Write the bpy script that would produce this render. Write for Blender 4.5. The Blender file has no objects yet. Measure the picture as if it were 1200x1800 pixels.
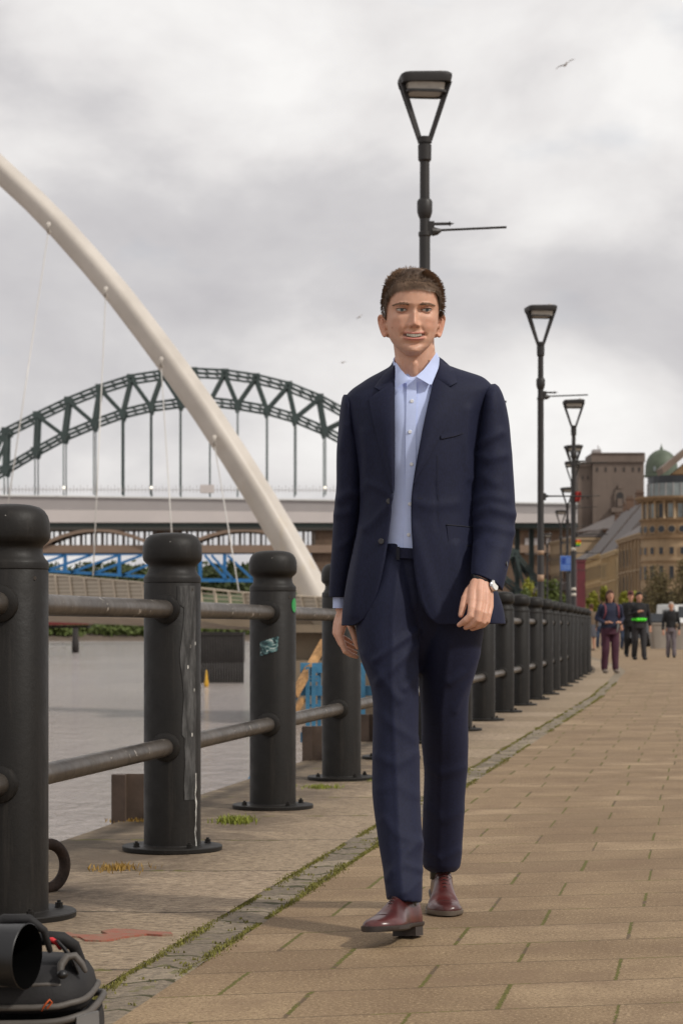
import bpy, math, random
import numpy as np
from mathutils import Vector, noise as mnoise
R = math.radians
random.seed(7); rng = np.random.default_rng(7)
scene = bpy.context.scene
COL = scene.collection

# ------------------------------------------------------------------ camera, world, sun
F = 3780.0      # focal length in pixels of an 1800 px high frame
CH = 0.86       # camera height
cam_d = bpy.data.cameras.new("camera"); cam = bpy.data.objects.new("camera", cam_d); COL.objects.link(cam)
cam.location = (0, 0, CH); cam.rotation_euler = (R(90), 0, 0)
cam_d.sensor_fit = 'VERTICAL'; cam_d.sensor_height = 36.0; cam_d.lens = F * 36 / 1800
cam_d.shift_y = (1103 - 900) / 1800.0
cam_d.clip_start = 0.1; cam_d.clip_end = 20000
cam_d.dof.use_dof = True; cam_d.dof.focus_distance = 6.15; cam_d.dof.aperture_fstop = 9.5
scene.camera = cam

SUN_EL, SUN_AZ = 42.0, 60.0      # azimuth measured from -Y (camera side) towards +X
sd = Vector((math.cos(R(SUN_EL)) * math.sin(R(SUN_AZ)), -math.cos(R(SUN_EL)) * math.cos(R(SUN_AZ)), math.sin(R(SUN_EL))))
sl = bpy.data.lights.new("sun", 'SUN'); sl.energy = 2.5; sl.angle = R(5.0); sl.color = (1.0, 0.95, 0.87)
so = bpy.data.objects.new("sun", sl); COL.objects.link(so)
so.rotation_euler = sd.to_track_quat('Z', 'Y').to_euler(); so.location = (8, -8, 12)

world = bpy.data.worlds.new("World"); scene.world = world; world.use_nodes = True
def build_world():
    nt = world.node_tree; n = nt.nodes; l = nt.links; n.clear()
    out = n.new('ShaderNodeOutputWorld')
    sky = n.new('ShaderNodeTexSky'); sky.sky_type = 'NISHITA'; sky.sun_disc = False
    sky.sun_elevation = R(SUN_EL); sky.sun_rotation = math.pi - R(SUN_AZ)
    b1 = n.new('ShaderNodeBackground'); b1.inputs[1].default_value = 0.10; l.new(sky.outputs[0], b1.inputs[0])
    tc = n.new('ShaderNodeTexCoord')
    mp = n.new('ShaderNodeMapping'); mp.inputs['Scale'].default_value = (1, 1, 1.7); mp.inputs['Location'].default_value = (5.2, 1.1, 3.14)
    l.new(tc.outputs['Generated'], mp.inputs[0])
    n1 = n.new('ShaderNodeTexNoise'); n1.inputs['Scale'].default_value = 7.5; n1.inputs['Detail'].default_value = 7; n1.inputs['Roughness'].default_value = 0.52; n1.inputs['Distortion'].default_value = 0.2
    l.new(mp.outputs[0], n1.inputs['Vector'])
    n2 = n.new('ShaderNodeTexNoise'); n2.inputs['Scale'].default_value = 3.2; n2.inputs['Detail'].default_value = 3
    l.new(mp.outputs[0], n2.inputs['Vector'])
    mx = n.new('ShaderNodeMath'); mx.operation = 'MULTIPLY_ADD'; mx.inputs[1].default_value = 0.6
    l.new(n1.outputs[0], mx.inputs[0])
    m2 = n.new('ShaderNodeMath'); m2.operation = 'MULTIPLY'; m2.inputs[1].default_value = 0.4; l.new(n2.outputs[0], m2.inputs[0]); l.new(m2.outputs[0], mx.inputs[2])
    cr = n.new('ShaderNodeValToRGB'); e = cr.color_ramp.elements
    e[0].position = 0.36; e[0].color = (0.56, 0.54, 0.555, 1); e[1].position = 0.63; e[1].color = (0.97, 0.95, 0.93, 1)
    q = e.new(0.455); q.color = (0.66, 0.64, 0.645, 1); q = e.new(0.53); q.color = (0.82, 0.795, 0.785, 1)
    l.new(mx.outputs[0], cr.inputs[0])
    b2 = n.new('ShaderNodeBackground'); b2.inputs[1].default_value = 1.0; l.new(cr.outputs[0], b2.inputs[0])
    n3 = n.new('ShaderNodeTexNoise'); n3.inputs['Scale'].default_value = 11; n3.inputs['Detail'].default_value = 4
    mp3 = n.new('ShaderNodeMapping'); mp3.inputs['Scale'].default_value = (1, 1, 2.0); mp3.inputs['Location'].default_value = (2.2, 0, 1.1)
    l.new(tc.outputs['Generated'], mp3.inputs[0]); l.new(mp3.outputs[0], n3.inputs['Vector'])
    mr = n.new('ShaderNodeMapRange'); mr.inputs['From Min'].default_value = 0.30; mr.inputs['From Max'].default_value = 0.40
    mr.inputs['To Min'].default_value = 0.82; mr.inputs['To Max'].default_value = 0.97
    l.new(n3.outputs[0], mr.inputs['Value'])
    ms = n.new('ShaderNodeMixShader'); l.new(mr.outputs[0], ms.inputs[0]); l.new(b1.outputs[0], ms.inputs[1]); l.new(b2.outputs[0], ms.inputs[2])
    l.new(ms.outputs[0], out.inputs[0])
build_world()
scene.view_settings.view_transform = 'Standard'; scene.view_settings.look = 'None'
scene.view_settings.exposure = 0.0; scene.view_settings.gamma = 1.0
scene.render.engine = 'CYCLES'

# ------------------------------------------------------------------ helpers
def P(px, py, Y):            # photo pixel (1200x1800) at distance Y -> metres
    return np.array([(px - 600.0) * Y / F, Y, CH + (1103.0 - py) * Y / F])

def srgb(r, g, b):
    f = lambda c: (c / 255 / 12.92) if c / 255 <= 0.04045 else ((c / 255 + 0.055) / 1.055) ** 2.4
    return (f(r), f(g), f(b), 1)

class NT:
    def __init__(s, name):
        s.m = bpy.data.materials.new(name); s.m.use_nodes = True
        s.t = s.m.node_tree; s.n = s.t.nodes; s.l = s.t.links
        s.b = s.n['Principled BSDF']; s.tc = s.n.new('ShaderNodeTexCoord')
    def put(s, sock, v):
        if hasattr(v, 'is_output') or isinstance(v, bpy.types.NodeSocket): s.l.new(v, sock)
        else: sock.default_value = v
    def math(s, op, a, b=None, c=None):
        q = s.n.new('ShaderNodeMath'); q.operation = op
        s.put(q.inputs[0], a)
        if b is not None: s.put(q.inputs[1], b)
        if c is not None: s.put(q.inputs[2], c)
        return q.outputs[0]
    def noise(s, scale, detail=4, rough=0.5, vec=None, dist=0.0, col=False):
        q = s.n.new('ShaderNodeTexNoise'); q.inputs['Scale'].default_value = scale; q.inputs['Detail'].default_value = detail
        q.inputs['Roughness'].default_value = rough; q.inputs['Distortion'].default_value = dist
        s.l.new(vec if vec is not None else s.tc.outputs['Object'], q.inputs['Vector'])
        return q.outputs[1 if col else 0]
    def mapping(s, vec, scale=(1, 1, 1), loc=(0, 0, 0), rot=(0, 0, 0)):
        q = s.n.new('ShaderNodeMapping'); q.inputs['Scale'].default_value = scale; q.inputs['Location'].default_value = loc; q.inputs['Rotation'].default_value = rot
        s.l.new(vec, q.inputs[0]); return q.outputs[0]
    def ramp(s, v, stops):
        q = s.n.new('ShaderNodeValToRGB'); e = q.color_ramp.elements
        e[0].position, e[0].color = stops[0]; e[1].position, e[1].color = stops[-1]
        for p, c in stops[1:-1]:
            k = e.new(p); k.color = c
        s.l.new(v, q.inputs[0]); return q.outputs[0]
    def mix(s, f, a, b, mode='MIX'):
        q = s.n.new('ShaderNodeMix'); q.data_type = 'RGBA'; q.blend_type = mode
        s.put(q.inputs[0], f); s.put(q.inputs[6], a); s.put(q.inputs[7], b); return q.outputs[2]
    def rng(s, v, a, b, c=0.0, d=1.0):
        q = s.n.new('ShaderNodeMapRange'); q.inputs['From Min'].default_value = a; q.inputs['From Max'].default_value = b
        q.inputs['To Min'].default_value = c; q.inputs['To Max'].default_value = d; s.l.new(v, q.inputs['Value']); return q.outputs[0]
    def bump(s, h, strength=0.3, dist=0.01, prev=None):
        q = s.n.new('ShaderNodeBump'); q.inputs['Strength'].default_value = strength; q.inputs['Distance'].default_value = dist
        s.l.new(h, q.inputs['Height'])
        if prev is not None: s.l.new(prev, q.inputs['Normal'])
        s.l.new(q.outputs[0], s.b.inputs['Normal']); return q.outputs[0]
    def sep(s, vec):
        q = s.n.new('ShaderNodeSeparateXYZ'); s.l.new(vec, q.inputs[0]); return q.outputs
    def comb(s, x, y, z=0.0):
        q = s.n.new('ShaderNodeCombineXYZ'); s.put(q.inputs[0], x); s.put(q.inputs[1], y); s.put(q.inputs[2], z); return q.outputs[0]

def c4(c): return (c[0], c[1], c[2], 1)
def mul(c, k): return (min(c[0] * k, 1), min(c[1] * k, 1), min(c[2] * k, 1), 1)
def mat(name, col, rough=0.6, metal=0.0, var=0.25, scale=8.0, bump=0.15, bscale=60.0, bdist=0.004, spec=0.5, detail=5):
    t = NT(name); c = c4(col)
    f = t.noise(scale, detail, 0.6)
    t.l.new(t.ramp(f, [(0.3, mul(c, 1 - var)), (0.7, mul(c, 1 + var))]), t.b.inputs['Base Color'])
    t.b.inputs['Roughness'].default_value = rough; t.b.inputs['Metallic'].default_value = metal
    t.b.inputs['Specular IOR Level'].default_value = spec
    if bump: t.bump(t.noise(bscale, 4, 0.6), bump, bdist)
    return t.m

def link(o, parent=None):
    COL.objects.link(o)
    if parent is not None: o.parent = parent
    return o
def tag(o, label=None, cat=None, group=None, kind=None):
    if label: o['label'] = label
    if cat: o['category'] = cat
    if group: o['group'] = group
    if kind: o['kind'] = kind
    return o
def thing(name, label, cat, loc=(0, 0, 0), rz=0.0, group=None):
    o = bpy.data.objects.new(name, None); o.empty_display_size = 0.2
    o.location = loc; o.rotation_euler = (0, 0, rz); link(o); return tag(o, label, cat, group)

LOCAL = {'railing_bollard', 'street_lamp', 'planter'}     # kinds modelled about their own origin
class MB:
    def __init__(s): s.v = []; s.f = []
    def add(s, V, Fc):
        k = len(s.v); s.v.extend([tuple(map(float, p)) for p in V]); s.f.extend([tuple(i + k for i in f) for f in Fc]); return s
    def box(s, x0, x1, y0, y1, z0, z1):
        V = [(x0, y0, z0), (x1, y0, z0), (x1, y1, z0), (x0, y1, z0), (x0, y0, z1), (x1, y0, z1), (x1, y1, z1), (x0, y1, z1)]
        return s.add(V, [(0, 3, 2, 1), (4, 5, 6, 7), (0, 1, 5, 4), (1, 2, 6, 5), (2, 3, 7, 6), (3, 0, 4, 7)])
    def obox(s, c, ax, ay, az):          # oriented box: centre and three half vectors
        c, ax, ay, az = map(np.array, (c, ax, ay, az)); V = []
        for k in (-1, 1):
            for a, b in ((-1, -1), (1, -1), (1, 1), (-1, 1)): V.append(c + a * ax + b * ay + k * az)
        return s.add(V, [(0, 3, 2, 1), (4, 5, 6, 7), (0, 1, 5, 4), (1, 2, 6, 5), (2, 3, 7, 6), (3, 0, 4, 7)])
    def bar(s, a, b, w, h=None, up=(0, 0, 1)):   # rectangular bar between two points
        a, b = np.array(a, float), np.array(b, float); h = h or w
        d = b - a; L = np.linalg.norm(d); d /= max(L, 1e-9); up = np.array(up, float)
        if abs(d @ up) > 0.98: up = np.array((0, 1, 0.0))
        x = np.cross(d, up); x /= np.linalg.norm(x); y = np.cross(x, d)
        return s.obox((a + b) / 2, x * w / 2, y * h / 2, d * L / 2)
    def tube(s, pts, rad, seg=12, cap=True, round_cap=False, closed=False):
        pts = [np.array(p, float) for p in pts]; n = len(pts)
        rad = [rad] * n if np.isscalar(rad) else list(rad)
        if round_cap:
            d0 = pts[0] - pts[1]; d0 /= np.linalg.norm(d0); d1 = pts[-1] - pts[-2]; d1 /= np.linalg.norm(d1)
            pre = [(pts[0] + d0 * rad[0] * math.sin(a), rad[0] * math.cos(a)) for a in (1.45, 1.1, 0.6)]
            post = [(pts[-1] + d1 * rad[-1] * math.sin(a), rad[-1] * math.cos(a)) for a in (0.6, 1.1, 1.45)]
            pts = [p for p, _ in pre] + pts + [p for p, _ in post]; rad = [r for _, r in pre] + rad + [r for _, r in post]; n = len(pts)
        V = []; prev = None
        for i in range(n):
            if closed: d = pts[(i + 1) % n] - pts[i - 1]
            else: d = pts[min(i + 1, n - 1)] - pts[max(i - 1, 0)]
            d = d / max(np.linalg.norm(d), 1e-9)
            if prev is None:
                u = np.array((0, 0, 1.0)) if abs(d[2]) < 0.9 else np.array((0, 1.0, 0))
            else: u = prev
            u = u - d * (u @ d); u /= max(np.linalg.norm(u), 1e-9); prev = u; w = np.cross(d, u)
            for k in range(seg):
                a = 2 * math.pi * k / seg; V.append(pts[i] + rad[i] * (math.cos(a) * u + math.sin(a) * w))
        Fc = []
        for i in range(n if closed else n - 1):
            j = (i + 1) % n
            for k in range(seg):
                k2 = (k + 1) % seg; Fc.append((i * seg + k, i * seg + k2, j * seg + k2, j * seg + k))
        if cap and not closed: Fc.append(tuple(range(seg - 1, -1, -1))); Fc.append(tuple((n - 1) * seg + k for k in range(seg)))
        return s.add(V, Fc)
    def lathe(s, prof, seg=24, c=(0, 0, 0), cap=True):     # prof: (radius, z)
        V = []; Fc = []
        for r, z in prof:
            for k in range(seg):
                a = 2 * math.pi * k / seg; V.append((c[0] + r * math.cos(a), c[1] + r * math.sin(a), c[2] + z))
        for i in range(len(prof) - 1):
            for k in range(seg):
                k2 = (k + 1) % seg; Fc.append((i * seg + k, i * seg + k2, (i + 1) * seg + k2, (i + 1) * seg + k))
        if cap: Fc.append(tuple(range(seg - 1, -1, -1))); Fc.append(tuple((len(prof) - 1) * seg + k for k in range(seg)))
        return s.add(V, Fc)
    def rings(s, rows, cap=True):       # rows: list of equally long lists of points
        seg = len(rows[0]); V = [p for r in rows for p in r]; Fc = []
        for i in range(len(rows) - 1):
            for k in range(seg):
                k2 = (k + 1) % seg; Fc.append((i * seg + k, i * seg + k2, (i + 1) * seg + k2, (i + 1) * seg + k))
        if cap: Fc.append(tuple(range(seg - 1, -1, -1))); Fc.append(tuple((len(rows) - 1) * seg + k for k in range(seg)))
        return s.add(V, Fc)
    def grid(s, rows, flip=False):      # open sheet
        m = len(rows[0]); V = [p for r in rows for p in r]; Fc = []
        for i in range(len(rows) - 1):
            for k in range(m - 1):
                q = (i * m + k, i * m + k + 1, (i + 1) * m + k + 1, (i + 1) * m + k); Fc.append(q[::-1] if flip else q)
        return s.add(V, Fc)
    def prism(s, poly, vec):            # polygon of 3-D points extruded by vec
        n = len(poly); vec = np.array(vec); V = [np.array(p, float) for p in poly] + [np.array(p, float) + vec for p in poly]
        Fc = [tuple(range(n))[::-1], tuple(range(n, 2 * n))] + [(i, (i + 1) % n, (i + 1) % n + n, i + n) for i in range(n)]
        return s.add(V, Fc)
    def ball(s, c, r, seg=12, rows=8):
        r = (r, r, r) if np.isscalar(r) else r; rr = []
        for i in range(rows + 1):
            t = -math.pi / 2 + math.pi * min(max(i / rows, 0.02), 0.98)
            rr.append([(c[0] + r[0] * math.cos(t) * math.cos(2 * math.pi * k / seg), c[1] + r[1] * math.cos(t) * math.sin(2 * math.pi * k / seg), c[2] + r[2] * math.sin(t)) for k in range(seg)])
        return s.rings(rr)
    def mesh(s, name, origin=(0, 0, 0)):
        me = bpy.data.meshes.new(name); o = np.array(origin, float)
        me.from_pydata([tuple(np.array(p) - o) for p in s.v], [], s.f); me.update(); return me
    def build(s, name, m, parent=None, smooth=False, origin=None, sharp=None):
        if origin is None:
            root = parent
            while root is not None and root.parent is not None: root = root.parent
            origin = (0, 0, 0) if root is None or root.name.split('.')[0] in LOCAL else tuple(root.location)
        return finish(s.mesh(name, origin), name, m, parent, smooth, sharp)
def finish(me, name, m, parent=None, smooth=False, sharp=None):
    if m is not None:
        me.materials.clear(); me.materials.append(m)
    if smooth:
        me.polygons.foreach_set('use_smooth', [True] * len(me.polygons))
        if sharp is not None:
            try: me.set_sharp_from_angle(angle=R(sharp))
            except Exception: pass
    o = bpy.data.objects.new(name, me); link(o, parent); return o

def remesh(mb, voxel, smooth=0):
    me = mb.mesh('tmp'); o = bpy.data.objects.new('tmp', me); COL.objects.link(o)
    md = o.modifiers.new('r', 'REMESH'); md.mode = 'VOXEL'; md.voxel_size = voxel
    if smooth:
        ms = o.modifiers.new('s', 'SMOOTH'); ms.iterations = smooth; ms.factor = 0.5
    dg = bpy.context.evaluated_depsgraph_get(); dg.update()
    out = bpy.data.meshes.new_from_object(o.evaluated_get(dg)); bpy.data.objects.remove(o); bpy.data.meshes.remove(me)
    return out
def get_co(me):
    a = np.empty(len(me.vertices) * 3); me.vertices.foreach_get('co', a); return a.reshape(-1, 3)
def get_no(me):
    a = np.empty(len(me.vertices) * 3); me.vertices.foreach_get('normal', a); return a.reshape(-1, 3)
def set_co(me, a): me.vertices.foreach_set('co', a.reshape(-1)); me.update()
def seg_dist(px, py, pts):
    best = np.full(px.shape, 1e9)
    for (x0, y0), (x1, y1) in zip(pts[:-1], pts[1:]):
        dx, dy = x1 - x0, y1 - y0; t = np.clip(((px - x0) * dx + (py - y0) * dy) / (dx * dx + dy * dy), 0, 1)
        best = np.minimum(best, np.hypot(px - x0 - t * dx, py - y0 - t * dy))
    return best
def folds(me, segs, nz=0.0, nscale=(14, 14, 7), seed=0.0):   # cloth creases: ridges given as polylines
    co = get_co(me); no = get_no(me)
    px = 600 + co[:, 0] * F / co[:, 1]; py = 1103 - (co[:, 2] - CH) * F / co[:, 1]
    d = np.zeros(len(co))
    for pts, amp, w in segs: d += amp * np.exp(-(seg_dist(px, py, pts) / w) ** 2)
    d *= np.clip(-no[:, 1] * 1.5 + 0.35, 0, 1)
    if nz:
        nn = np.array([mnoise.noise(Vector((p[0] * nscale[0] + seed, p[1] * nscale[1], p[2] * nscale[2]))) for p in co]); d += nz * nn
    set_co(me, co + no * d[:, None])
def lin(rows, y):                     # smooth interpolation of table rows at y
    rows = np.array(rows, float); ys = rows[:, 0]; out = []
    for k in range(1, rows.shape[1]):
        v = rows[:, k]; m = np.gradient(v, ys)
        i = int(np.clip(np.searchsorted(ys, y) - 1, 0, len(ys) - 2)); h = ys[i + 1] - ys[i]; t = float(np.clip((y - ys[i]) / h, 0, 1))
        # monotone-limited slopes
        s = (v[i + 1] - v[i]) / h; m0, m1 = m[i], m[i + 1]
        if s == 0: m0 = m1 = 0
        else:
            m0 = np.clip(m0 / s, 0, 3) * s; m1 = np.clip(m1 / s, 0, 3) * s
        out.append((2 * t**3 - 3 * t**2 + 1) * v[i] + (t**3 - 2 * t**2 + t) * h * m0 + (-2 * t**3 + 3 * t**2) * v[i + 1] + (t**3 - t**2) * h * m1)
    return out
def copy_tree(o, parent=None):
    c = o.copy(); COL.objects.link(c)
    if parent is not None: c.parent = parent
    for ch in list(o.children): copy_tree(ch, c)
    return c

# ------------------------------------------------------------------ the quay line
LINE = [(-6, -3.08), (6.39, -0.98), (12.18, 0.0), (17.97, 0.98), (23.7, 1.955), (27.6, 2.60), (29.55, 2.89), (33.4, 3.49), (37.3, 4.05), (41.3, 4.66), (46.0, 5.20), (52, 5.72), (60, 6.30), (68, 6.95), (79, 8.0), (100, 10.0), (140, 13), (200, 17), (320, 24), (650, 40)]
def XC(d): return float(lin(LINE, d)[0])
M = {}
# ------------------------------------------------------------------ materials of the ground
def paving_mat():
    t = NT('paving'); uv = t.n.new('ShaderNodeUVMap').outputs[0]; x, y, _ = t.sep(uv)
    RH, BW = 0.343, 0.46
    wob = t.math('MULTIPLY', t.math('SUBTRACT', t.noise(1.3, 2, vec=uv), 0.5), 0.03)
    v = t.math('ADD', t.math('SUBTRACT', y, t.math('MULTIPLY', x, 0.24)), wob)
    vr = t.math('DIVIDE', v, RH); row = t.math('FLOOR', vr); fv = t.math('FRACT', vr)
    wn = t.n.new('ShaderNodeTexWhiteNoise'); wn.noise_dimensions = '1D'; t.l.new(row, wn.inputs['W'])
    jit = t.math('MULTIPLY', t.math('SUBTRACT', wn.outputs[0], 0.5), 0.06)
    u = t.math('ADD', t.math('DIVIDE', t.math('ADD', x, jit), BW), t.math('MULTIPLY', t.math('MODULO', row, 2.0), 0.5))
    cu = t.math('FLOOR', u); fu = t.math('FRACT', u)
    wob2 = t.noise(75, 4, 0.7, vec=uv)
    du = t.math('MULTIPLY', t.math('MINIMUM', fu, t.math('SUBTRACT', 1.0, fu)), BW)
    dv = t.math('MULTIPLY', t.math('MINIMUM', fv, t.math('SUBTRACT', 1.0, fv)), RH)
    wn3 = t.n.new('ShaderNodeTexWhiteNoise'); wn3.noise_dimensions = '2D'; t.l.new(t.comb(cu, row), wn3.inputs['Vector'])
    gap = t.math('ADD', 0.0025, t.math('MULTIPLY', wn3.outputs[0], 0.0050))
    perp = t.math('LESS_THAN', t.math('ADD', du, t.math('MULTIPLY', t.math('SUBTRACT', wob2, 0.5), 0.022)), gap)
    bed = t.math('LESS_THAN', t.math('ADD', dv, t.math('MULTIPLY', t.math('SUBTRACT', wob2, 0.5), 0.010)), 0.0042)
    joint = t.math('MAXIMUM', perp, bed)
    mossn = t.noise(4.5, 5, 0.6, vec=uv)
    moss = t.math('MULTIPLY', t.math('MAXIMUM', t.math('MULTIPLY', perp, t.math('GREATER_THAN', mossn, 0.44)), t.math('MULTIPLY', bed, t.math('GREATER_THAN', mossn, 0.56))), 1.0)
    wn2 = t.n.new('ShaderNodeTexWhiteNoise'); wn2.noise_dimensions = '2D'; t.l.new(t.comb(cu, t.math('ADD', row, 31.7)), wn2.inputs['Vector'])
    base = t.ramp(wn2.outputs[0], [(0.0, srgb(133, 113, 88)), (0.3, srgb(146, 124, 96)), (0.7, srgb(151, 129, 100)), (1.0, srgb(163, 141, 112))])
    big = t.noise(1.6, 5, 0.65, vec=uv)
    base = t.mix(t.rng(big, 0.38, 0.62, 0, 0.8), base, srgb(116, 95, 72))
    sp = t.noise(105, 4, 0.85, vec=uv)
    base = t.mix(t.rng(sp, 0.50, 0.62, 0, 0.8), base, srgb(94, 74, 50))
    base = t.mix(t.rng(sp, 0.44, 0.34, 0, 0.7), base, srgb(205, 180, 142))
    sp2 = t.noise(60, 5, 0.8, vec=uv); base = t.mix(t.rng(sp2, 0.50, 0.66, 0, 0.45), base, srgb(118, 95, 72))
    st = t.noise(3.5, 7, 0.75, vec=uv); base = t.mix(t.rng(st, 0.50, 0.64, 0, 0.6), base, srgb(120, 98, 76))
    gum = t.n.new('ShaderNodeTexVoronoi'); gum.inputs['Scale'].default_value = 2.1; t.l.new(uv, gum.inputs['Vector'])
    base = t.mix(t.math('MULTIPLY', t.math('LESS_THAN', gum.outputs['Distance'], 0.028), 0.35), base, srgb(100, 84, 68))
    base = t.mix(t.math('MULTIPLY', joint, 0.75), base, srgb(78, 64, 48))
    mc = t.ramp(t.noise(130, 3, 0.6, vec=uv), [(0.3, srgb(66, 64, 26)), (0.7, srgb(112, 106, 48))])
    base = t.mix(moss, base, mc)
    t.l.new(base, t.b.inputs['Base Color']); t.b.inputs['Roughness'].default_value = 0.82; t.b.inputs['Specular IOR Level'].default_value = 0.3
    h = t.math('ADD', t.math('MULTIPLY', t.math('SUBTRACT', 1.0, t.math('SUBTRACT', joint, t.math('MULTIPLY', moss, 0.8))), 0.6), t.math('MULTIPLY', sp, 0.30))
    t.bump(h, 0.7, 0.008)
    return t.m
def granite_mat():
    t = NT('granite'); uv = t.n.new('ShaderNodeUVMap').outputs[0]; x, y, _ = t.sep(uv)
    v = t.math('DIVIDE', t.math('ADD', y, t.math('MULTIPLY', t.math('SUBTRACT', t.noise(2.0, 2, vec=uv), 0.5), 0.05)), 1.10)
    fv = t.math('FRACT', t.math('ADD', v, 0.09)); row = t.math('FLOOR', t.math('ADD', v, 0.09))
    dv = t.math('MULTIPLY', t.math('MINIMUM', fv, t.math('SUBTRACT', 1.0, fv)), 1.10)
    wob = t.noise(30, 4, 0.6, vec=uv)
    joint = t.math('LESS_THAN', t.math('ADD', dv, t.math('MULTIPLY', t.math('SUBTRACT', wob, 0.5), 0.014)), 0.0065)
    wn = t.n.new('ShaderNodeTexWhiteNoise'); wn.noise_dimensions = '1D'; t.l.new(row, wn.inputs['W'])
    base = t.ramp(wn.outputs[0], [(0.0, srgb(150, 131, 106)), (0.5, srgb(168, 149, 124)), (1.0, srgb(180, 160, 136))])
    st = t.mapping(uv, (22, 75, 1)); stn = t.noise(1.0, 5, 0.75, vec=st)
    base = t.mix(t.rng(stn, 0.46, 0.60, 0, 0.85), base, srgb(100, 84, 66))
    base = t.mix(t.rng(stn, 0.44, 0.34, 0, 0.6), base, srgb(205, 186, 160))
    g2 = t.noise(70, 4, 0.8, vec=uv); base = t.mix(t.rng(g2, 0.50, 0.62, 0, 0.6), base, srgb(92, 78, 62))
    b2 = t.noise(2.6, 7, 0.7, vec=uv, dist=0.8)
    dirt = t.math('MULTIPLY', t.rng(b2, 0.40, 0.56), t.rng(x, 0.42, 0.02, 0.15, 1.0))
    dirt = t.math('MULTIPLY', dirt, t.rng(y, 26, 12, 0.35, 1.0))
    base = t.mix(t.math('MULTIPLY', dirt, 0.78), base, srgb(88, 74, 62))
    edge = t.math('MULTIPLY', t.rng(x, 0.30, -0.35, 0, 0.72), t.rng(t.noise(6, 5, 0.6, vec=uv), 0.3, 0.62, 0.35, 1))
    base = t.mix(edge, base, srgb(84, 75, 62))
    base = t.mix(joint, base, srgb(48, 42, 34))
    ms = t.math('MULTIPLY', t.math('LESS_THAN', dv, 0.022), t.math('GREATER_THAN', t.noise(8, 4, vec=uv), 0.57))
    base = t.mix(t.math('MULTIPLY', ms, 0.8), base, srgb(96, 92, 40))
    t.l.new(base, t.b.inputs['Base Color']); t.b.inputs['Roughness'].default_value = 0.8; t.b.inputs['Specular IOR Level'].default_value = 0.3
    h = t.math('ADD', t.math('ADD', t.math('MULTIPLY', stn, 0.7), t.math('MULTIPLY', t.noise(9, 5, vec=uv), 0.7)), t.math('MULTIPLY', t.math('SUBTRACT', 1.0, joint), 0.6))
    t.bump(h, 0.9, 0.012)
    return t.m
def sett_mat():
    t = NT('setts'); uv = t.n.new('ShaderNodeUVMap').outputs[0]; x, y, _ = t.sep(uv)
    v = t.math('DIVIDE', t.math('ADD', y, t.math('MULTIPLY', t.math('SUBTRACT', t.noise(7, 2, vec=uv), 0.5), 0.22)), 0.21)
    fv = t.math('FRACT', v); row = t.math('FLOOR', v); dv = t.math('MULTIPLY', t.math('MINIMUM', fv, t.math('SUBTRACT', 1.0, fv)), 0.24)
    joint = t.math('LESS_THAN', dv, 0.010)
    wn = t.n.new('ShaderNodeTexWhiteNoise'); wn.noise_dimensions = '1D'; t.l.new(row, wn.inputs['W'])
    base = t.ramp(wn.outputs[0], [(0, srgb(124, 111, 94)), (1, srgb(166, 150, 128))])
    n1 = t.noise(45, 5, 0.7, vec=uv); base = t.mix(t.rng(n1, 0.4, 0.65, 0, 0.7), base, srgb(78, 70, 58))
    base = t.mix(joint, base, srgb(66, 62, 30))
    m = t.math('MULTIPLY', t.math('GREATER_THAN', t.noise(9, 5, 0.65, vec=uv), 0.60), 0.6)
    base = t.mix(m, base, srgb(100, 98, 42))
    t.l.new(base, t.b.inputs['Base Color']); t.b.inputs['Roughness'].default_value = 0.85
    t.bump(t.math('ADD', t.math('MULTIPLY', n1, 0.7), t.noise(12, 4, vec=uv)), 1.0, 0.02)
    return t.m
def water_mat():
    t = NT('water'); p = t.tc.outputs['Object']
    base = t.ramp(t.noise(0.05, 4, vec=p), [(0.35, srgb(154, 144, 139)), (0.65, srgb(168, 158, 152))])
    t.l.new(base, t.b.inputs['Base Color']); t.b.inputs['Roughness'].default_value = 0.10; t.b.inputs['IOR'].default_value = 1.33
    a = t.noise(1.0, 6, 0.62, vec=t.mapping(p, (5.2, 2.6, 1)), dist=0.4); b = t.noise(1.0, 5, 0.6, vec=t.mapping(p, (0.9, 0.5, 1)), dist=0.6)
    c = t.noise(1.0, 3, 0.5, vec=t.mapping(p, (0.02, 0.011, 1)))
    h = t.math('ADD', t.math('MULTIPLY', a, t.rng(c, 0.35, 0.65, 0.45, 1.2)), t.math('MULTIPLY', b, 1.6))
    t.bump(h, 1.0, 0.16)
    return t.m
M['paving'] = paving_mat(); M['granite'] = granite_mat(); M['setts'] = sett_mat(); M['water'] = water_mat()
M['stone'] = mat('quay_stone', srgb(110, 98, 84), 0.85, var=0.3, scale=2, bump=0.5, bscale=14, bdist=0.02)
M['moss'] = mat('moss', srgb(112, 108, 48), 0.9, var=0.45, scale=30, bump=0)
M['grass'] = mat('grass_blade', srgb(118, 124, 40), 0.8, var=0.5, scale=25, bump=0)
M['drygrass'] = mat('dry_grass', srgb(150, 118, 52), 0.8, var=0.4, scale=25, bump=0)

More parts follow.
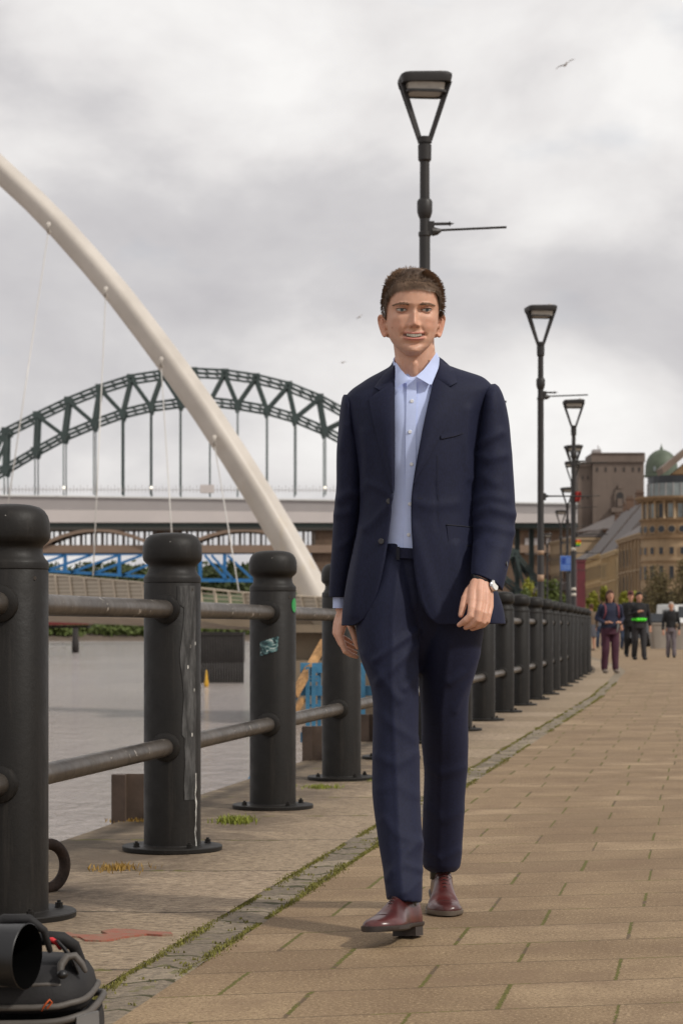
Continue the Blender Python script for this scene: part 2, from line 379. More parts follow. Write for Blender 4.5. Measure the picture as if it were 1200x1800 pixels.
def strip(name, t0, t1, n, z, m, d0=-4.0, d1=640.0, zf=None):
    ds = list(np.concatenate([np.arange(d0, 24, 0.25), np.arange(24, 110, 1.5), np.geomspace(110, d1, 30)]))
    ts = np.linspace(t0, t1, n); V = []; UV = []
    for d in ds:
        x0 = XC(d)
        for t in ts: V.append((x0 + t, d, z if zf is None else zf(t, d))); UV.append((t, d))
    Fc = [(i * n + k, i * n + k + 1, (i + 1) * n + k + 1, (i + 1) * n + k) for i in range(len(ds) - 1) for k in range(n - 1)]
    me = bpy.data.meshes.new(name); me.from_pydata(V, [], Fc); uvl = me.uv_layers.new(name='UVMap')
    li = np.empty(len(me.loops), int); me.loops.foreach_get('vertex_index', li); uvl.data.foreach_set('uv', np.array(UV)[li].reshape(-1))
    o = finish(me, name, m, None, True); return tag(o, kind='structure')
strip('pavement', 0.775, 90, 26, 0.0, M['paving'])
strip('kerb_stones', -0.53, 0.62, 20, 0.0, M['granite'], zf=lambda t, d: 0.004 * mnoise.noise(Vector((t * 3, d * 2, 0))) if d < 30 else 0)
strip('gutter', 0.618, 0.777, 9, -0.004, M['setts'], zf=lambda t, d: -0.006 + 0.016 * abs(mnoise.noise(Vector((t * 9, d * 5, 4)))) if d < 30 else -0.002)
# wall face of the quay
V = MB(); rows = [[(XC(d) - 0.53 - o_, d, z) for (o_, z) in ((0.0, 0.0), (0.012, -0.03), (0.0, -0.32), (0.02, -0.35), (0.02, -4.2))] for d in list(np.arange(-4, 40, 0.5)) + list(np.geomspace(40, 640, 40))]
V.grid(rows); tag(V.build('quay_wall', M['stone'], smooth=False), 'dark stone river wall dropping from the quay edge down into the water', 'wall')
W = MB(); W.grid([[(x, y, -3.0) for x in np.linspace(-900, 120, 12)] for y in np.linspace(-30, 1500, 20)], flip=True)
tag(W.build('river_water', M['water']), kind='structure')

# moss and grass growing along the gutter and by the bollard feet
def blades(mb, c, n, spread, h, w=0.004, lean=0.5, zup=0.0):
    for _ in range(n):
        a = random.uniform(0, 6.283); r = abs(random.gauss(0, spread)) if np.isscalar(spread) else None
        if r is None: bx, by = c[0] + random.gauss(0, spread[0]), c[1] + random.gauss(0, spread[1])
        else: bx, by = c[0] + r * math.cos(a), c[1] + r * math.sin(a)
        hh = h * random.uniform(0.4, 1.1); la = random.uniform(0, 6.283); l = lean * hh * random.random()
        ux, uy = math.cos(la + 1.57) * w / 2, math.sin(la + 1.57) * w / 2
        tx, ty = bx + math.cos(la) * l, by + math.sin(la) * l
        mb.add([(bx - ux, by - uy, zup - 0.003), (bx + ux, by + uy, zup - 0.003), ((bx + tx) / 2 + ux * .8, (by + ty) / 2 + uy * .8, zup + hh * .6), (tx, ty, zup + hh)], [(0, 1, 2), (0, 2, 3)])
ms = MB()
d = 3.6
while d < 34:
    step = 0.004 + 0.0011 * d
    for t0, dens in ((0.628, 0.9), (0.765, 0.7)):
        k = mnoise.noise(Vector((d * 2.1, t0 * 40, 0))) + 0.25 * mnoise.noise(Vector((d * 9, t0 * 40, 5)))
        if k > -0.20 * dens:
            wv = 0.006 + 0.018 * max(k, 0)
            blades(ms, (XC(d) + t0 + 0.012 * mnoise.noise(Vector((d * 4, 1, t0))), d), 9 if d < 10 else 5, (wv, step), 0.004 + 0.007 * max(k, 0), 0.0026 + 0.0003 * d, 1.3)
    if random.random() < 0.10: blades(ms, (XC(d) + random.uniform(0.64, 0.76), d), 4, 0.012, 0.007, 0.006, 1.2)
    d += step
tag(ms.build('moss_growth', M['moss']), 'short green moss growing along both edges of the cobbled gutter', 'moss', kind='stuff')
def tuft(px, py, n, spread, h, m, label):
    d = F * CH / (py - 1103); p = P(px, py, d); mb = MB(); blades(mb, (p[0], p[1]), n, spread, h, 0.0045, 1.0)
    r = thing('grass_tuft', label, 'grass tuft', (p[0], p[1], 0), group='weeds on the kerb stones')
    mb.build('blades', m, r)
tuft(414, 1446, 420, (0.040, 0.05), 0.035, M['grass'], 'largest green grass tuft, on the kerb stones right of the paint scraped bollard')
tuft(205, 1528, 260, (0.045, 0.05), 0.022, M['drygrass'], 'brownish weed tuft in the kerb joint beside the mooring ring')
tuft(566, 1385, 260, (0.05, 0.06), 0.022, M['grass'], 'low green tuft in front of the fourth bollard base plate')
tuft(553, 1332, 160, (0.022, 0.04), 0.04, M['drygrass'], 'dry grass tuft at the foot of the steel channel behind the fourth bollard')
tuft(240, 1444, 160, (0.06, 0.03), 0.018, M['drygrass'], 'thin dry weeds at the foot of the nearest steel channel')
tuft(650, 1370, 140, (0.03, 0.08), 0.02, M['grass'], 'small green weeds between the fourth bollard and the walking man')

# spilled red paint on the kerb stone
def flat_patch(name, label, cat, pts, m, dz=0.018):
    mb = MB(); V = []
    for x, y in pts:
        d = F * CH / (y - 1103); p = P(x, y, d); V.append((p[0], p[1], dz))
    mb.prism(V, (0, 0, -0.014)); return tag(mb.build(name, m), label, cat)
def redpaint():
    t = NT('red_paint'); p = t.tc.outputs['Object']; n = t.noise(1.0, 5, 0.75, vec=t.mapping(p, (26, 90, 1)))
    t.l.new(t.mix(t.rng(n, 0.44, 0.60), srgb(158, 92, 74), srgb(136, 114, 94)), t.b.inputs['Base Color']); t.b.inputs['Roughness'].default_value = 0.85; t.bump(n, 0.8, 0.01); return t.m
M['redpaint'] = redpaint()
flat_patch('paint_mark', 'faded red paint mark on the kerb stone by the black bag', 'paint mark',
           [(108, 1644), (120, 1641), (136, 1645), (160, 1646), (190, 1644), (178, 1639), (200, 1635), (232, 1636), (262, 1639), (300, 1641), (304, 1645), (285, 1646), (258, 1644), (236, 1647), (214, 1650), (200, 1654), (178, 1656), (150, 1655), (140, 1649), (118, 1648)], M['redpaint'], dz=0.005)

# ------------------------------------------------------------------ bollards
def bollard_mat():
    t = NT('bollard_paint'); p = t.tc.outputs['Object']
    base = t.ramp(t.noise(5, 6, 0.65), [(0.3, srgb(21, 19, 17)), (0.7, srgb(32, 29, 26))])
    st = t.noise(1.0, 5, 0.7, vec=t.mapping(p, (30, 30, 2.2)))
    base = t.mix(t.rng(st, 0.55, 0.75, 0, 0.35), base, srgb(62, 57, 52))
    vor = t.n.new('ShaderNodeTexVoronoi'); vor.inputs['Scale'].default_value = 17; t.l.new(p, vor.inputs['Vector'])
    chip = t.math('MULTIPLY', t.math('LESS_THAN', vor.outputs['Distance'], 0.035), t.math('GREATER_THAN', t.noise(3, 2), 0.56))
    base = t.mix(t.math('MULTIPLY', chip, 0.6), base, srgb(190, 185, 178))
    t.l.new(base, t.b.inputs['Base Color']); t.b.inputs['Specular IOR Level'].default_value = 0.28
    t.l.new(t.rng(t.noise(12, 5, 0.7), 0.3, 0.7, 0.42, 0.62), t.b.inputs['Roughness'])
    t.bump(t.noise(70, 4, 0.6), 0.25, 0.003); return t.m
def rail_mat():
    t = NT('rail_steel'); p = t.tc.outputs['Object']
    base = t.ramp(t.noise(4, 6, 0.7), [(0.35, srgb(74, 68, 62)), (0.65, srgb(108, 100, 92))])
    vor = t.noise(14, 4, 0.75); base = t.mix(t.rng(vor, 0.64, 0.68, 0, 0.8), base, srgb(195, 188, 178))
    t.l.new(base, t.b.inputs['Base Color']); t.b.inputs['Metallic'].default_value = 0.75; t.l.new(t.rng(vor, 0.3, 0.7, 0.34, 0.52), t.b.inputs['Roughness'])
    t.bump(t.noise(50, 4), 0.15, 0.002); return t.m
M['bollard'] = bollard_mat(); M['rail'] = rail_mat()
M['scrape'] = None
def scrape_mat(name, c1, c2, s=(60, 60, 9), th=(0.45, 0.62)):
    t = NT(name); p = t.tc.outputs['Object']
    n = t.noise(1.0, 6, 0.7, vec=t.mapping(p, s)); t.l.new(t.mix(t.rng(n, *th), c1, c2), t.b.inputs['Base Color']); t.b.inputs['Roughness'].default_value = 0.6; return t.m
M['scrape'] = scrape_mat('grey_scrape', srgb(34, 33, 32), srgb(98, 97, 96), s=(45, 45, 7), th=(0.42, 0.75)); M['whitepaint'] = scrape_mat('white_drip', srgb(80, 76, 72), srgb(215, 212, 205), th=(0.42, 0.55))
def post_profile():
    return [(0.110, 0.0), (0.110, 1.026), (0.1085, 1.029), (0.1085, 1.032), (0.111, 1.034), (0.111, 1.050), (0.109, 1.056), (0.101, 1.064), (0.0945, 1.076), (0.092, 1.092), (0.0945, 1.102), (0.104, 1.110), (0.1115, 1.118), (0.1145, 1.130), (0.1150, 1.150), (0.1140, 1.172), (0.108, 1.192), (0.098, 1.207), (0.084, 1.217), (0.06, 1.2235), (0.03, 1.226), (0.001, 1.2265)]
def make_bollard():
    r = thing('railing_bollard', '', 'bollard')
    MB().lathe(post_profile(), 48).build('post', M['bollard'], r, True, sharp=40)
    MB().lathe([(0.192, 0.002), (0.193, 0.016), (0.190, 0.019), (0.112, 0.020), (0.111, 0.024)], 48).build('base_plate', M['bollard'], r, True, sharp=30)
    for a in (-150, -60, 30, 120):
        b = MB(); x, y = 0.152 * math.cos(R(a)), 0.152 * math.sin(R(a))
        b.lathe([(0.014, 0.018), (0.014, 0.022)], 12, (x, y, 0)); b.lathe([(0.0115, 0.022), (0.0115, 0.034)], 6, (x, y, 0)); b.lathe([(0.006, 0.034), (0.006, 0.041)], 8, (x, y, 0))
        b.build('bolt', M['bollard'], r)
    pl = MB(); pl.lathe([(0.006, 0), (0.006, 0.004)], 10); V = [(0.086 + v[0] * 0.0, -0.0745 - v[2], 1.005 + v[1]) for v in pl.v]; pl.v = [(0.0815 + v[0] * .7, y, z) for v, (x, y, z) in zip(pl.v, V)]
    pl.build('stud', M['rail'], r)
    return r
proto = make_bollard()
def add_rails(r, off):           # rails run from this bollard to the next one
    off = np.array(off); L = np.linalg.norm(off); u = off / L
    for z in (0.93, 0.402):
        rl = MB().tube([u * 0.10 + (0, 0, z), off - u * 0.10 + (0, 0, z)], 0.0345, 20).build('rail', M['rail'], r, True, sharp=50)
        for c, s in ((u * 0.104, 1), (off - u * 0.104, -1)):
            MB().tube([c + (0, 0, z), c + u * s * 0.012 + (0, 0, z), c + u * s * 0.020 + (0, 0, z)], [0.057, 0.055, 0.040], 24).build('rail_collar', M['bollard'], rl, True, sharp=40)
ORD = ['nearest black bollard, cut by the left edge of the frame, above the black bag', 'black bollard with a grey scrape and white drip down its right side', 'black bollard with a torn teal sticker and a green round sticker', 'black bollard behind the jacket sleeve of the walking man, fourth from the camera',
       'black bollard hidden behind the navy trousers of the walking man, fifth from the camera', 'black bollard just right of the walking man\'s rear leg, sixth from the camera', 'black bollard with a white label stuck near its top, just right of the man\'s hand', 'black bollard, second to the right of the man\'s watch hand', 'black bollard, third to the right of the man\'s watch hand',
       'black bollard standing right beside the second tall lamp post', 'tenth', 'x', 'x', 'x', 'x', 'x', 'x']
words = ['', 'first', 'second', 'third', 'fourth', 'fifth', 'sixth', 'seventh', 'eighth', 'ninth', 'tenth', 'eleventh', 'twelfth', 'thirteenth', 'fourteenth', 'fifteenth', 'sixteenth', 'seventeenth', 'eighteenth', 'nineteenth', 'twentieth', 'twenty-first', 'twenty-second', 'twenty-third', 'twenty-fourth', 'twenty-fifth']
bpos = [(XC(6.39 + 1.93 * k), 6.39 + 1.93 * k) for k in range(-1, 22)]
bol = {}
for i, (x, y) in enumerate(bpos):
    if i == 0: continue
    k = i - 1
    o = proto if k == 0 else copy_tree(proto)
    o.location = (x, y, 0); o['group'] = 'black bollards of the quayside railing'
    o['label'] = ORD[k] if k < 10 else 'black bollard of the distant curving row past the second lamp post, %s from the camera' % words[k + 1]
    bol[k] = o
for k, o in bol.items():
    if k + 1 in bol: add_rails(o, (bol[k + 1].location.x - o.location.x, bol[k + 1].location.y - o.location.y, 0))
rl = None
off = np.array((bpos[0][0] - bpos[1][0], bpos[0][1] - bpos[1][1], 0)); u = off / np.linalg.norm(off)
for z in (0.93, 0.402):      # stubs of the bay in front of the nearest bollard
    rr = MB().tube([u * 0.10 + (0, 0, z), off * 0.93 + (0, 0, z)], 0.0345, 20).build('rail', M['rail'], bol[0], True, sharp=50)
    MB().tube([u * 0.104 + (0, 0, z), u * 0.118 + (0, 0, z), u * 0.126 + (0, 0, z)], [0.057, 0.055, 0.040], 24).build('rail_collar', M['bollard'], rr, True, sharp=40)
def curved_patch(parent, name, poly, m, r=0.1112, n=14, label=None):
    # poly: left and right outlines as (angle_left, angle_right, z) rows; thickness 0.8 mm
    rows = []
    for a0, a1, z in poly:
        front = [((r + 0.0012) * math.sin(a), -(r + 0.0012) * math.cos(a), z) for a in np.linspace(a0, a1, n)]
        back = [((r - 0.003) * math.sin(a), -(r - 0.003) * math.cos(a), z) for a in np.linspace(a1, a0, n)]
        rows.append(front + back)
    o = MB().rings(rows).build(name, m, parent, True, sharp=50); 
    if label: o['label'] = label
    return o
b2 = bol[1]
rw = []
for z in np.linspace(1.02, 0.20, 60):
    a0 = 0.42 + 0.16 * mnoise.noise(Vector((z * 6, 0, 3))) + (0.10 if z < 0.45 else 0) ; a1 = 1.0 + 0.12 * mnoise.noise(Vector((z * 8, 5, 3)))
    if z > 0.95: a0 = 0.25 + 0.0 * z
    rw.append((a0, max(a1, a0 + 0.15), z))
curved_patch(b2, 'paint_scrape', rw, M['scrape'], label='grey scraped patch down the right side')
curved_patch(b2, 'paint_drip', [(0.98 + 0.06 * mnoise.noise(Vector((z * 20, 0, 0))), 1.03 + 0.09 * mnoise.noise(Vector((z * 25, 3, 0))), z) for z in np.linspace(0.30, 0.02, 40)], M['whitepaint'], r=0.1116, n=5)
for az, z in ((0.72, 0.79), (0.95, 0.80), (0.9, 0.62), (0.62, 0.71), (0.8, 0.45)):
    curved_patch(b2, 'paint_fleck', [(az, az + 0.03, z + 0.006), (az - 0.01, az + 0.045, z), (az, az + 0.03, z - 0.008)], M['whitepaint'], r=0.1118, n=3)
def sticker_mat():
    t = NT('torn_sticker'); p = t.tc.outputs['Object']; n = t.noise(1.0, 4, 0.6, vec=t.mapping(p, (16, 16, 30), rot=(0, 0.5, 0)), dist=2.0)
    t.l.new(t.ramp(n, [(0.36, srgb(18, 22, 24)), (0.47, srgb(28, 66, 70)), (0.56, srgb(96, 130, 130)), (0.66, srgb(205, 210, 205))]), t.b.inputs['Base Color']); t.b.inputs['Roughness'].default_value = 0.4; return t.m
M['sticker'] = sticker_mat(); M['green'] = mat('green_sticker', srgb(36, 140, 70), 0.4, var=0.15, bump=0); M['label'] = mat('pale_label', srgb(196, 188, 174), 0.5, var=0.12, scale=30, bump=0)
b3 = bol[2]
curved_patch(b3, 'sticker', [(-0.52 - 0.03 * (i % 2), 0.30 - 0.04 * ((i + 1) % 2) - 0.06 * (i / 9), 0.82 - i * 0.0085) for i in range(9)], M['sticker'], label='torn teal and black sticker')
# tilt the torn sticker a little
cs = [c for c in b3.children if c.name.startswith('sticker')][0]
co = get_co(cs.data); co[:, 2] += co[:, 0] * 0.32 - 0.01; set_co(cs.data, co)
curved_patch(b3, 'green_sticker', [(1.19 - 0.22 * math.sqrt(max(1 - q * q, 0)), 1.19 + 0.22 * math.sqrt(max(1 - q * q, 0)) + 0.001, 0.965 + 0.034 * q) for q in np.linspace(0.99, -0.99, 11)], M['green'], label='round green sticker')
curved_patch(bol[6], 'paper_label', [(-0.75, 0.05, z) for z in (0.80, 0.76, 0.72, 0.68)], M['label'])

# ------------------------------------------------------------------ mooring ring, steel channels, blue landing frame
M['rust'] = mat('rusty_iron', srgb(58, 44, 36), 0.75, 0.3, var=0.5, scale=25, bump=0.6, bscale=40, bdist=0.01)
M['brown_steel'] = mat('brown_steel', srgb(76, 62, 52), 0.7, 0.2, var=0.35, scale=7, bump=0.3, bscale=30)
t_ = thing('mooring_ring', 'heavy rusty iron mooring ring beside the nearest bollard', 'mooring ring', (-0.955, 7.0, 0))
mb = MB(); mb.tube([(-0.955 + 0.066 * math.cos(a) * 0.75, 7.0 + 0.05 * math.cos(a), 0.083 + 0.072 * math.sin(a)) for a in np.linspace(0, 6.283, 33)[:-1]], 0.019, 12, closed=True)
mb.build('ring', M['rust'], t_, True); MB().tube([(-1.02, 6.97, -0.005), (-1.02, 6.97, 0.05), (-1.0, 6.98, 0.075), (-0.975, 6.99, 0.05), (-0.975, 6.99, -0.005)], 0.014, 10).build('staple', M['rust'], t_, True)
def channel(px0, px1, ptop, d, label):
    a = P(px0, ptop, d); b = P(px1, ptop, d); w = b[0] - a[0]; z1 = a[2]
    r = thing('steel_channel', label, 'steel post', ((a[0] + b[0]) / 2, d, -1.0), group='rusty brown steel channels at the quay edge')
    mb = MB(); x0, x1 = a[0], b[0]
    poly = [(x0, d + 0.0), (x0 + 0.062, d - 0.02), (x0 + 0.062, d + 0.055), (x1, d + 0.055), (x1, d + 0.075), (x0 + 0.02, d + 0.075), (x0, d + 0.06)]
    mb.prism([(x, y, z1) for x, y in poly], (0, 0, -1.0 - z1)); mb.build('channel_web', M['brown_steel'], r)
    MB().box(x0 - 0.004, x1 + 0.004, d + 0.077, d + 0.087, z1 - 0.05, z1 - 0.01).build('capping', M['rust'], r)
channel(196, 272, 1362, 9.52, 'nearest brown steel channel, showing left of the scraped bollard over the water')
channel(531, 590, 1277, 13.9, 'brown steel channel standing behind the fourth bollard')
channel(634, 690, 1256, 16.2, 'brown steel channel by the left thigh of the walking man')
M['blue'] = mat('blue_paint', srgb(62, 118, 150), 0.5, var=0.3, scale=6, bump=0.2, bscale=30)
M['rustyellow'] = mat('flaking_yellow', srgb(168, 128, 84), 0.8, var=0.5, scale=14, bump=0.5, bscale=30, bdist=0.01)
D = 17.2
lf = thing('landing_frame', 'blue steel landing frame with rusty diagonal bar in the water behind the railing', 'steel frame', tuple(P(560, 1103, D) * (1, 1, 0) + (0, 0, -3)))
def fb(name, pts, w, m, h=None):
    mb = MB(); q = [P(x, y, D + dd) for x, y, dd in pts]
    mb.bar(q[0], q[1], w, h); return mb.build(name, m, lf)
zb = 1103 + 3.9 * F / D
for x in (541, 551, 638): fb('upright', [(x, 1172, 0), (x, zb, 0)], 0.035, M['blue'], 0.05)
fb('upright', [(561, 1172, 0.05), (561, zb, 0.05)], 0.03, M['blue'])
for y, w in ((1174, 0.05), (1214, 0.05), (1296, 0.04)): fb('cross_beam', [(528, y, 0.04), (662, y, 0.04)], w, M['blue'], 0.08)
for y in (1190, 1196, 1240, 1262, 1330, 1380): fb('rung', [(541, y, 0), (561, y, 0)], 0.022, M['blue'])
fb('diagonal_bar', [(517, 1222, -0.15), (570, 1128, 0.2)], 0.045, M['rustyellow'], 0.06)
fb('diagonal_bar', [(433, 1392, -0.2), (533, 1228, 0.0)], 0.035, M['rustyellow'], 0.045)
fb('diagonal_bar', [(436, 1378, -0.2), (560, 1150, 0.3)], 0.03, M['blue'], 0.03)

# ------------------------------------------------------------------ street lamps
M['lamp'] = mat('lamp_black', srgb(34, 30, 28), 0.5, 0.0, var=0.2, scale=6, bump=0.1); M['lens'] = mat('lamp_lens', srgb(170, 162, 150), 0.35, var=0.12, scale=15, bump=0.05)
M['clear'] = mat('photocell', srgb(190, 184, 178), 0.3, var=0.05, bump=0)
LH = 5.25
def make_lamp(lean=0.0):
    r = thing('street_lamp', '', 'street lamp'); k = 1 / 222.0
    Z = lambda py: CH + (1103 - py) * k
    MB().lathe([(0.075, 0), (0.075, 0.9), (0.06, 0.95), (0.045, 1.0), (0.043, Z(412)), (0.050, Z(410)), (0.050, Z(404)), (0.040, Z(402)), (0.038, Z(276))], 24).build('pole', M['lamp'], r, True, sharp=35)
    MB().lathe([(0.038, Z(280)), (0.052, Z(276)), (0.054, Z(250)), (0.046, Z(248)), (0.046, Z(244))], 20).build('top_collar', M['lamp'], r, True, sharp=35)
    MB().lathe([(0.040, Z(380)), (0.050, Z(376)), (0.060, Z(368)), (0.061, Z(350)), (0.052, Z(346)), (0.039, Z(344))], 20).build('clamp', M['lamp'], r, True, sharp=35)
    hd = MB().lathe([(0.03, Z(248)), (0.056, Z(246)), (0.060, Z(236)), (0.05, Z(236))], 20).build('head', M['lamp'], r, True, sharp=35)
    ca, sa = math.cos(R(6)), math.sin(R(6)); rot = lambda x, y, z: (x * ca - y * sa, x * sa + y * ca, z)
    hw, hy = 0.205, 0.17
    mb = MB()      # sloping canopy, rounded rectangle, open underneath
    prof = []
    for a in range(0, 360, 10):
        c, s = math.cos(R(a)), math.sin(R(a)); prof.append((abs(c) ** 0.32 * math.copysign(1, c), abs(s) ** 0.32 * math.copysign(1, s)))
    rows = []
    for sc, z in ((0.60, Z(143.5)), (0.95, Z(144)), (1.0, Z(134)), (0.99, Z(130)), (0.9, Z(127)), (0.4, Z(125)), (0.02, Z(124.5))):
        rows.append([rot(hw * sc * x, hy * sc * y, z + 0.012 * x * 0.5) for x, y in prof])
    mb.rings(rows); mb.build('canopy', M['lamp'], r, True, sharp=40)
    mb = MB(); mb.rings([[rot(hw * sc * x, hy * sc * y, z) for x, y in prof] for sc, z in ((0.74, Z(144)), (0.70, Z(157)), (0.62, Z(159)))]); mb.build('lens', M['lens'], r)
    mb = MB(); mb.rings([[rot(hw * sc * x, hy * sc * y, z) for x, y in prof] for sc, z in ((0.78, Z(157)), (0.78, Z(161)), (0.66, Z(161.2)), (0.66, Z(156.8)))], cap=False); mb.build('lens_rim', M['lamp'], r)
    for sx in (-1, 1):
        for sy in (-1, 1):
            a = rot(sx * hw * 0.94, sy * hy * 0.30, Z(138)); b = rot(sx * 0.042, sy * 0.012, Z(240))
            MB().bar(a, b, 0.024, 0.034).build('arm', M['lamp'], r)
    MB().lathe([(0.028, Z(130)), (0.028, Z(124)), (0.024, Z(121)), (0.01, Z(119.5))], 14, rot(0.12, -0.04, 0)).build('photocell', M['clear'], r, True, sharp=30)
    bk = MB(); bk.box(0.03, 0.075, -0.03, 0.03, Z(408), Z(385)); bk.tube([(0.06, 0, Z(402)), (0.10, 0, Z(402)), (0.13, 0, Z(400))], [0.04, 0.028, 0.012], 12)
    bk.build('bracket', M['lamp'], r, False)
    MB().tube([(0.12, 0, Z(400)), (0.645, -0.01, Z(395))], 0.0095, 10).build('banner_rod', M['lamp'], r, True, sharp=40)
    MB().tube([(0.07, 0, Z(389)), (0.19, 0, Z(388.5)), (0.20, 0, Z(388.5)), (0.205, 0, Z(388.5)), (0.235, 0, Z(388))], [0.012, 0.012, 0.022, 0.010, 0.001], 12).build('spike', M['lamp'], r, True, sharp=40)
    bk = MB(); bk.box(0.03, 0.07, -0.025, 0.025, Z(716), Z(694)); bk.tube([(0.05, 0, Z(703)), (0.12, 0, Z(703)), (0.645, 0, Z(703))], [0.03, 0.011, 0.009], 10); bk.build('banner_arm', M['lamp'], r)
    return r
lp = make_lamp()
lamps = [(17.0, 746, 'tallest and nearest black lamp post, rising behind the man\'s head'), (29.2, 949.5, 'second black lamp post, the thick one standing right of the man\'s shoulder'), (41.25, 1007.5, 'third black lamp post, with a small red flag and a rainbow flag on its pole'),
         (51.5, 1007.0, 'black lamp post whose head shows just under the third lamp\'s head'), (56.5, 1005.5, 'black lamp post with its head close beneath the fourth lamp\'s head'), (67.0, 996.5, 'slim far lamp post carrying no sign, left of the rainbow flag'), (80.0, 985.0, 'small far lamp post beside the blue sign'), (100.0, 961.0, 'farthest thin lamp post, in front of the distant brick bridge arches')]
lobj = []
for i, (d, px, lb) in enumerate(lamps):
    o = lp if i == 0 else copy_tree(lp)
    o.scale = (1, 1, 0.9935); o.location = ((px - 600) * d / F, d, 0); o.rotation_euler = (0, 0, R([0, 4, -6, 10, -14, 5, 0, 8][i])); o['label'] = lb; o['group'] = 'lamp posts along the quay railing'; lobj.append(o)
M['sticker_tan'] = mat('brown_tape', srgb(150, 122, 98), 0.6, var=0.2, bump=0)
def band(d, i, y0, y1, m):
    z0, z1 = CH + (1103 - y1) * d / F, CH + (1103 - y0) * d / F
    MB().lathe([(0.0462, z0), (0.0462, z1)], 20).build('notice_band', m, lobj[i], True)
band(29.2, 1, 1009, 1021, M['sticker_tan']); band(41.25, 2, 961, 967, M['label']); band(41.25, 2, 1032, 1037, M['label']); band(41.25, 2, 1042, 1047, M['label']); band(29.2, 1, 966, 974, M['sticker_tan'])
# lens-like flags and the blue sign
M['redflag'] = mat('red_flag', srgb(150, 44, 38), 0.8, bump=0)
def flag_mat():
    t = NT('rainbow_flag'); x, y, z = t.sep(t.tc.outputs['Generated'])
    t.l.new(t.ramp(z, [(0.05, srgb(80, 60, 160)), (0.25, srgb(60, 190, 60)), (0.5, srgb(225, 215, 40)), (0.75, srgb(235, 130, 30)), (0.95, srgb(210, 40, 40))]), t.b.inputs['Base Color']); return t.m
M['rainbow'] = flag_mat()
def cloth(name, label, cat, px, py, w, h, d, m, thick=0.01):
    p = P(px, py, d); mb = MB(); s = d / F; n = 7; rows = []
    for i in range(n):
        z = p[2] + h * s * (0.5 - i / (n - 1)); wk = w * s * (1 - 0.35 * abs(i / (n - 1) - 0.3))
        fr = [(p[0] - w * s / 2 + wk * k / 8, d + 0.03 * math.sin(k * 1.3 + i * 0.6), z) for k in range(9)]
        rows.append(fr + [(x, y + thick, zz) for x, y, zz in fr[::-1]])
    mb.rings(rows); return tag(mb.build(name, m, None, True), label, cat)
cloth('flag', 'small drooping red flag hung on the third lamp post', 'flag', 1015.5, 873, 11, 18, 41.2, M['redflag'])
cloth('flag', 'small rainbow coloured flag tied to the third lamp post', 'flag', 1016, 955, 9, 12, 41.2, M['rainbow'])
M['bluesign'] = mat('blue_sign', srgb(60, 98, 172), 0.45, var=0.08, bump=0); M['bluedark'] = mat('sign_dark_blue', srgb(22, 60, 140), 0.45, var=0.05, bump=0); M['white'] = mat('white_paint', srgb(215, 215, 212), 0.5, var=0.05, bump=0)
M['signpale'] = mat('sign_pale', srgb(118, 146, 196), 0.5, var=0.05, bump=0)
d = 62.0
sg = thing('road_sign', 'square blue sign with white border and small lettering, left of the third lamp post', 'sign', tuple(P(994, 990, d)))
def rect(px0, py0, px1, py1, dd, m, name, parent, th=0.01):
    a, b = P(px0, py1, d), P(px1, py0, d); mb = MB(); mb.box(a[0], b[0], d - dd - th, d - dd, a[2], b[2]); return mb.build(name, m, parent)
pn = rect(984, 977, 1006, 1003.5, 0.0, M['signpale'], 'panel', sg, 0.02); rect(985, 978, 1005, 1002.5, 0.022, M['bluesign'], 'face', sg, 0.004); rect(987, 981, 992.5, 991, 0.028, M['bluedark'], 'symbol', sg, 0.004)
for y in (981.5, 985, 988.5): rect(994.5, y, 1003.5, y + 1.3, 0.028, M['signpale'], 'lettering', sg, 0.003)
for y in (994, 998): rect(987, y, 1003.5, y + 1.4, 0.028, M['signpale'], 'lettering', sg, 0.003)
a = P(1000, 1103, d); MB().tube([(a[0], d + 0.05, 0), (a[0], d + 0.05, P(0, 978, d)[2])], 0.04, 10).build('pole', M['lamp'], sg, True)
M['maroon'] = mat('maroon_paint', srgb(92, 32, 40), 0.5, var=0.2, scale=3, bump=0)
d = 84.0; a = P(1013, 1101, d); b = P(1028, 988, d)
kt = thing('kiosk_totem', 'tall dark red kiosk pillar right of the third lamp post', 'kiosk', ((a[0] + b[0]) / 2, d, 0))
MB().box(a[0], b[0], d, d + 0.5, 0.12, b[2]).build('body', M['maroon'], kt); MB().box(a[0] - 0.03, b[0] + 0.03, d - 0.03, d + 0.53, 0, 0.12).build('plinth', M['stone'], kt); MB().box(a[0] - 0.03, b[0] + 0.03, d - 0.03, d + 0.53, b[2], b[2] + 0.08).build('cap', M['maroon'], kt)
# ------------------------------------------------------------------ white tilting footbridge
M['bridgewhite'] = mat('bridge_white', srgb(198, 186, 170), 0.42, var=0.05, scale=0.35, bump=0.0)
def stained_white():
    t = NT('arch_white'); p = t.tc.outputs['Object']
    b = t.ramp(t.noise(0.5, 5, 0.6), [(0.35, srgb(184, 176, 166)), (0.7, srgb(200, 192, 182))])
    n = t.noise(1.0, 5, 0.7, vec=t.mapping(p, (1.4, 1.4, 0.5))); z = t.sep(p)[2]
    b = t.mix(t.math('MULTIPLY', t.rng(n, 0.56, 0.72, 0, 0.5), t.rng(z, 12, 4, 0, 1)), b, srgb(178, 152, 96))
    t.l.new(b, t.b.inputs['Base Color']); t.b.inputs['Roughness'].default_value = 0.38; return t.m
M['archwhite'] = stained_white()
M['cable'] = mat('cable_steel', srgb(200, 196, 190), 0.4, 0.2, var=0.05, bump=0)
M['deckmetal'] = mat('deck_cream', srgb(186, 172, 152), 0.5, var=0.1, scale=1.2, bump=0)
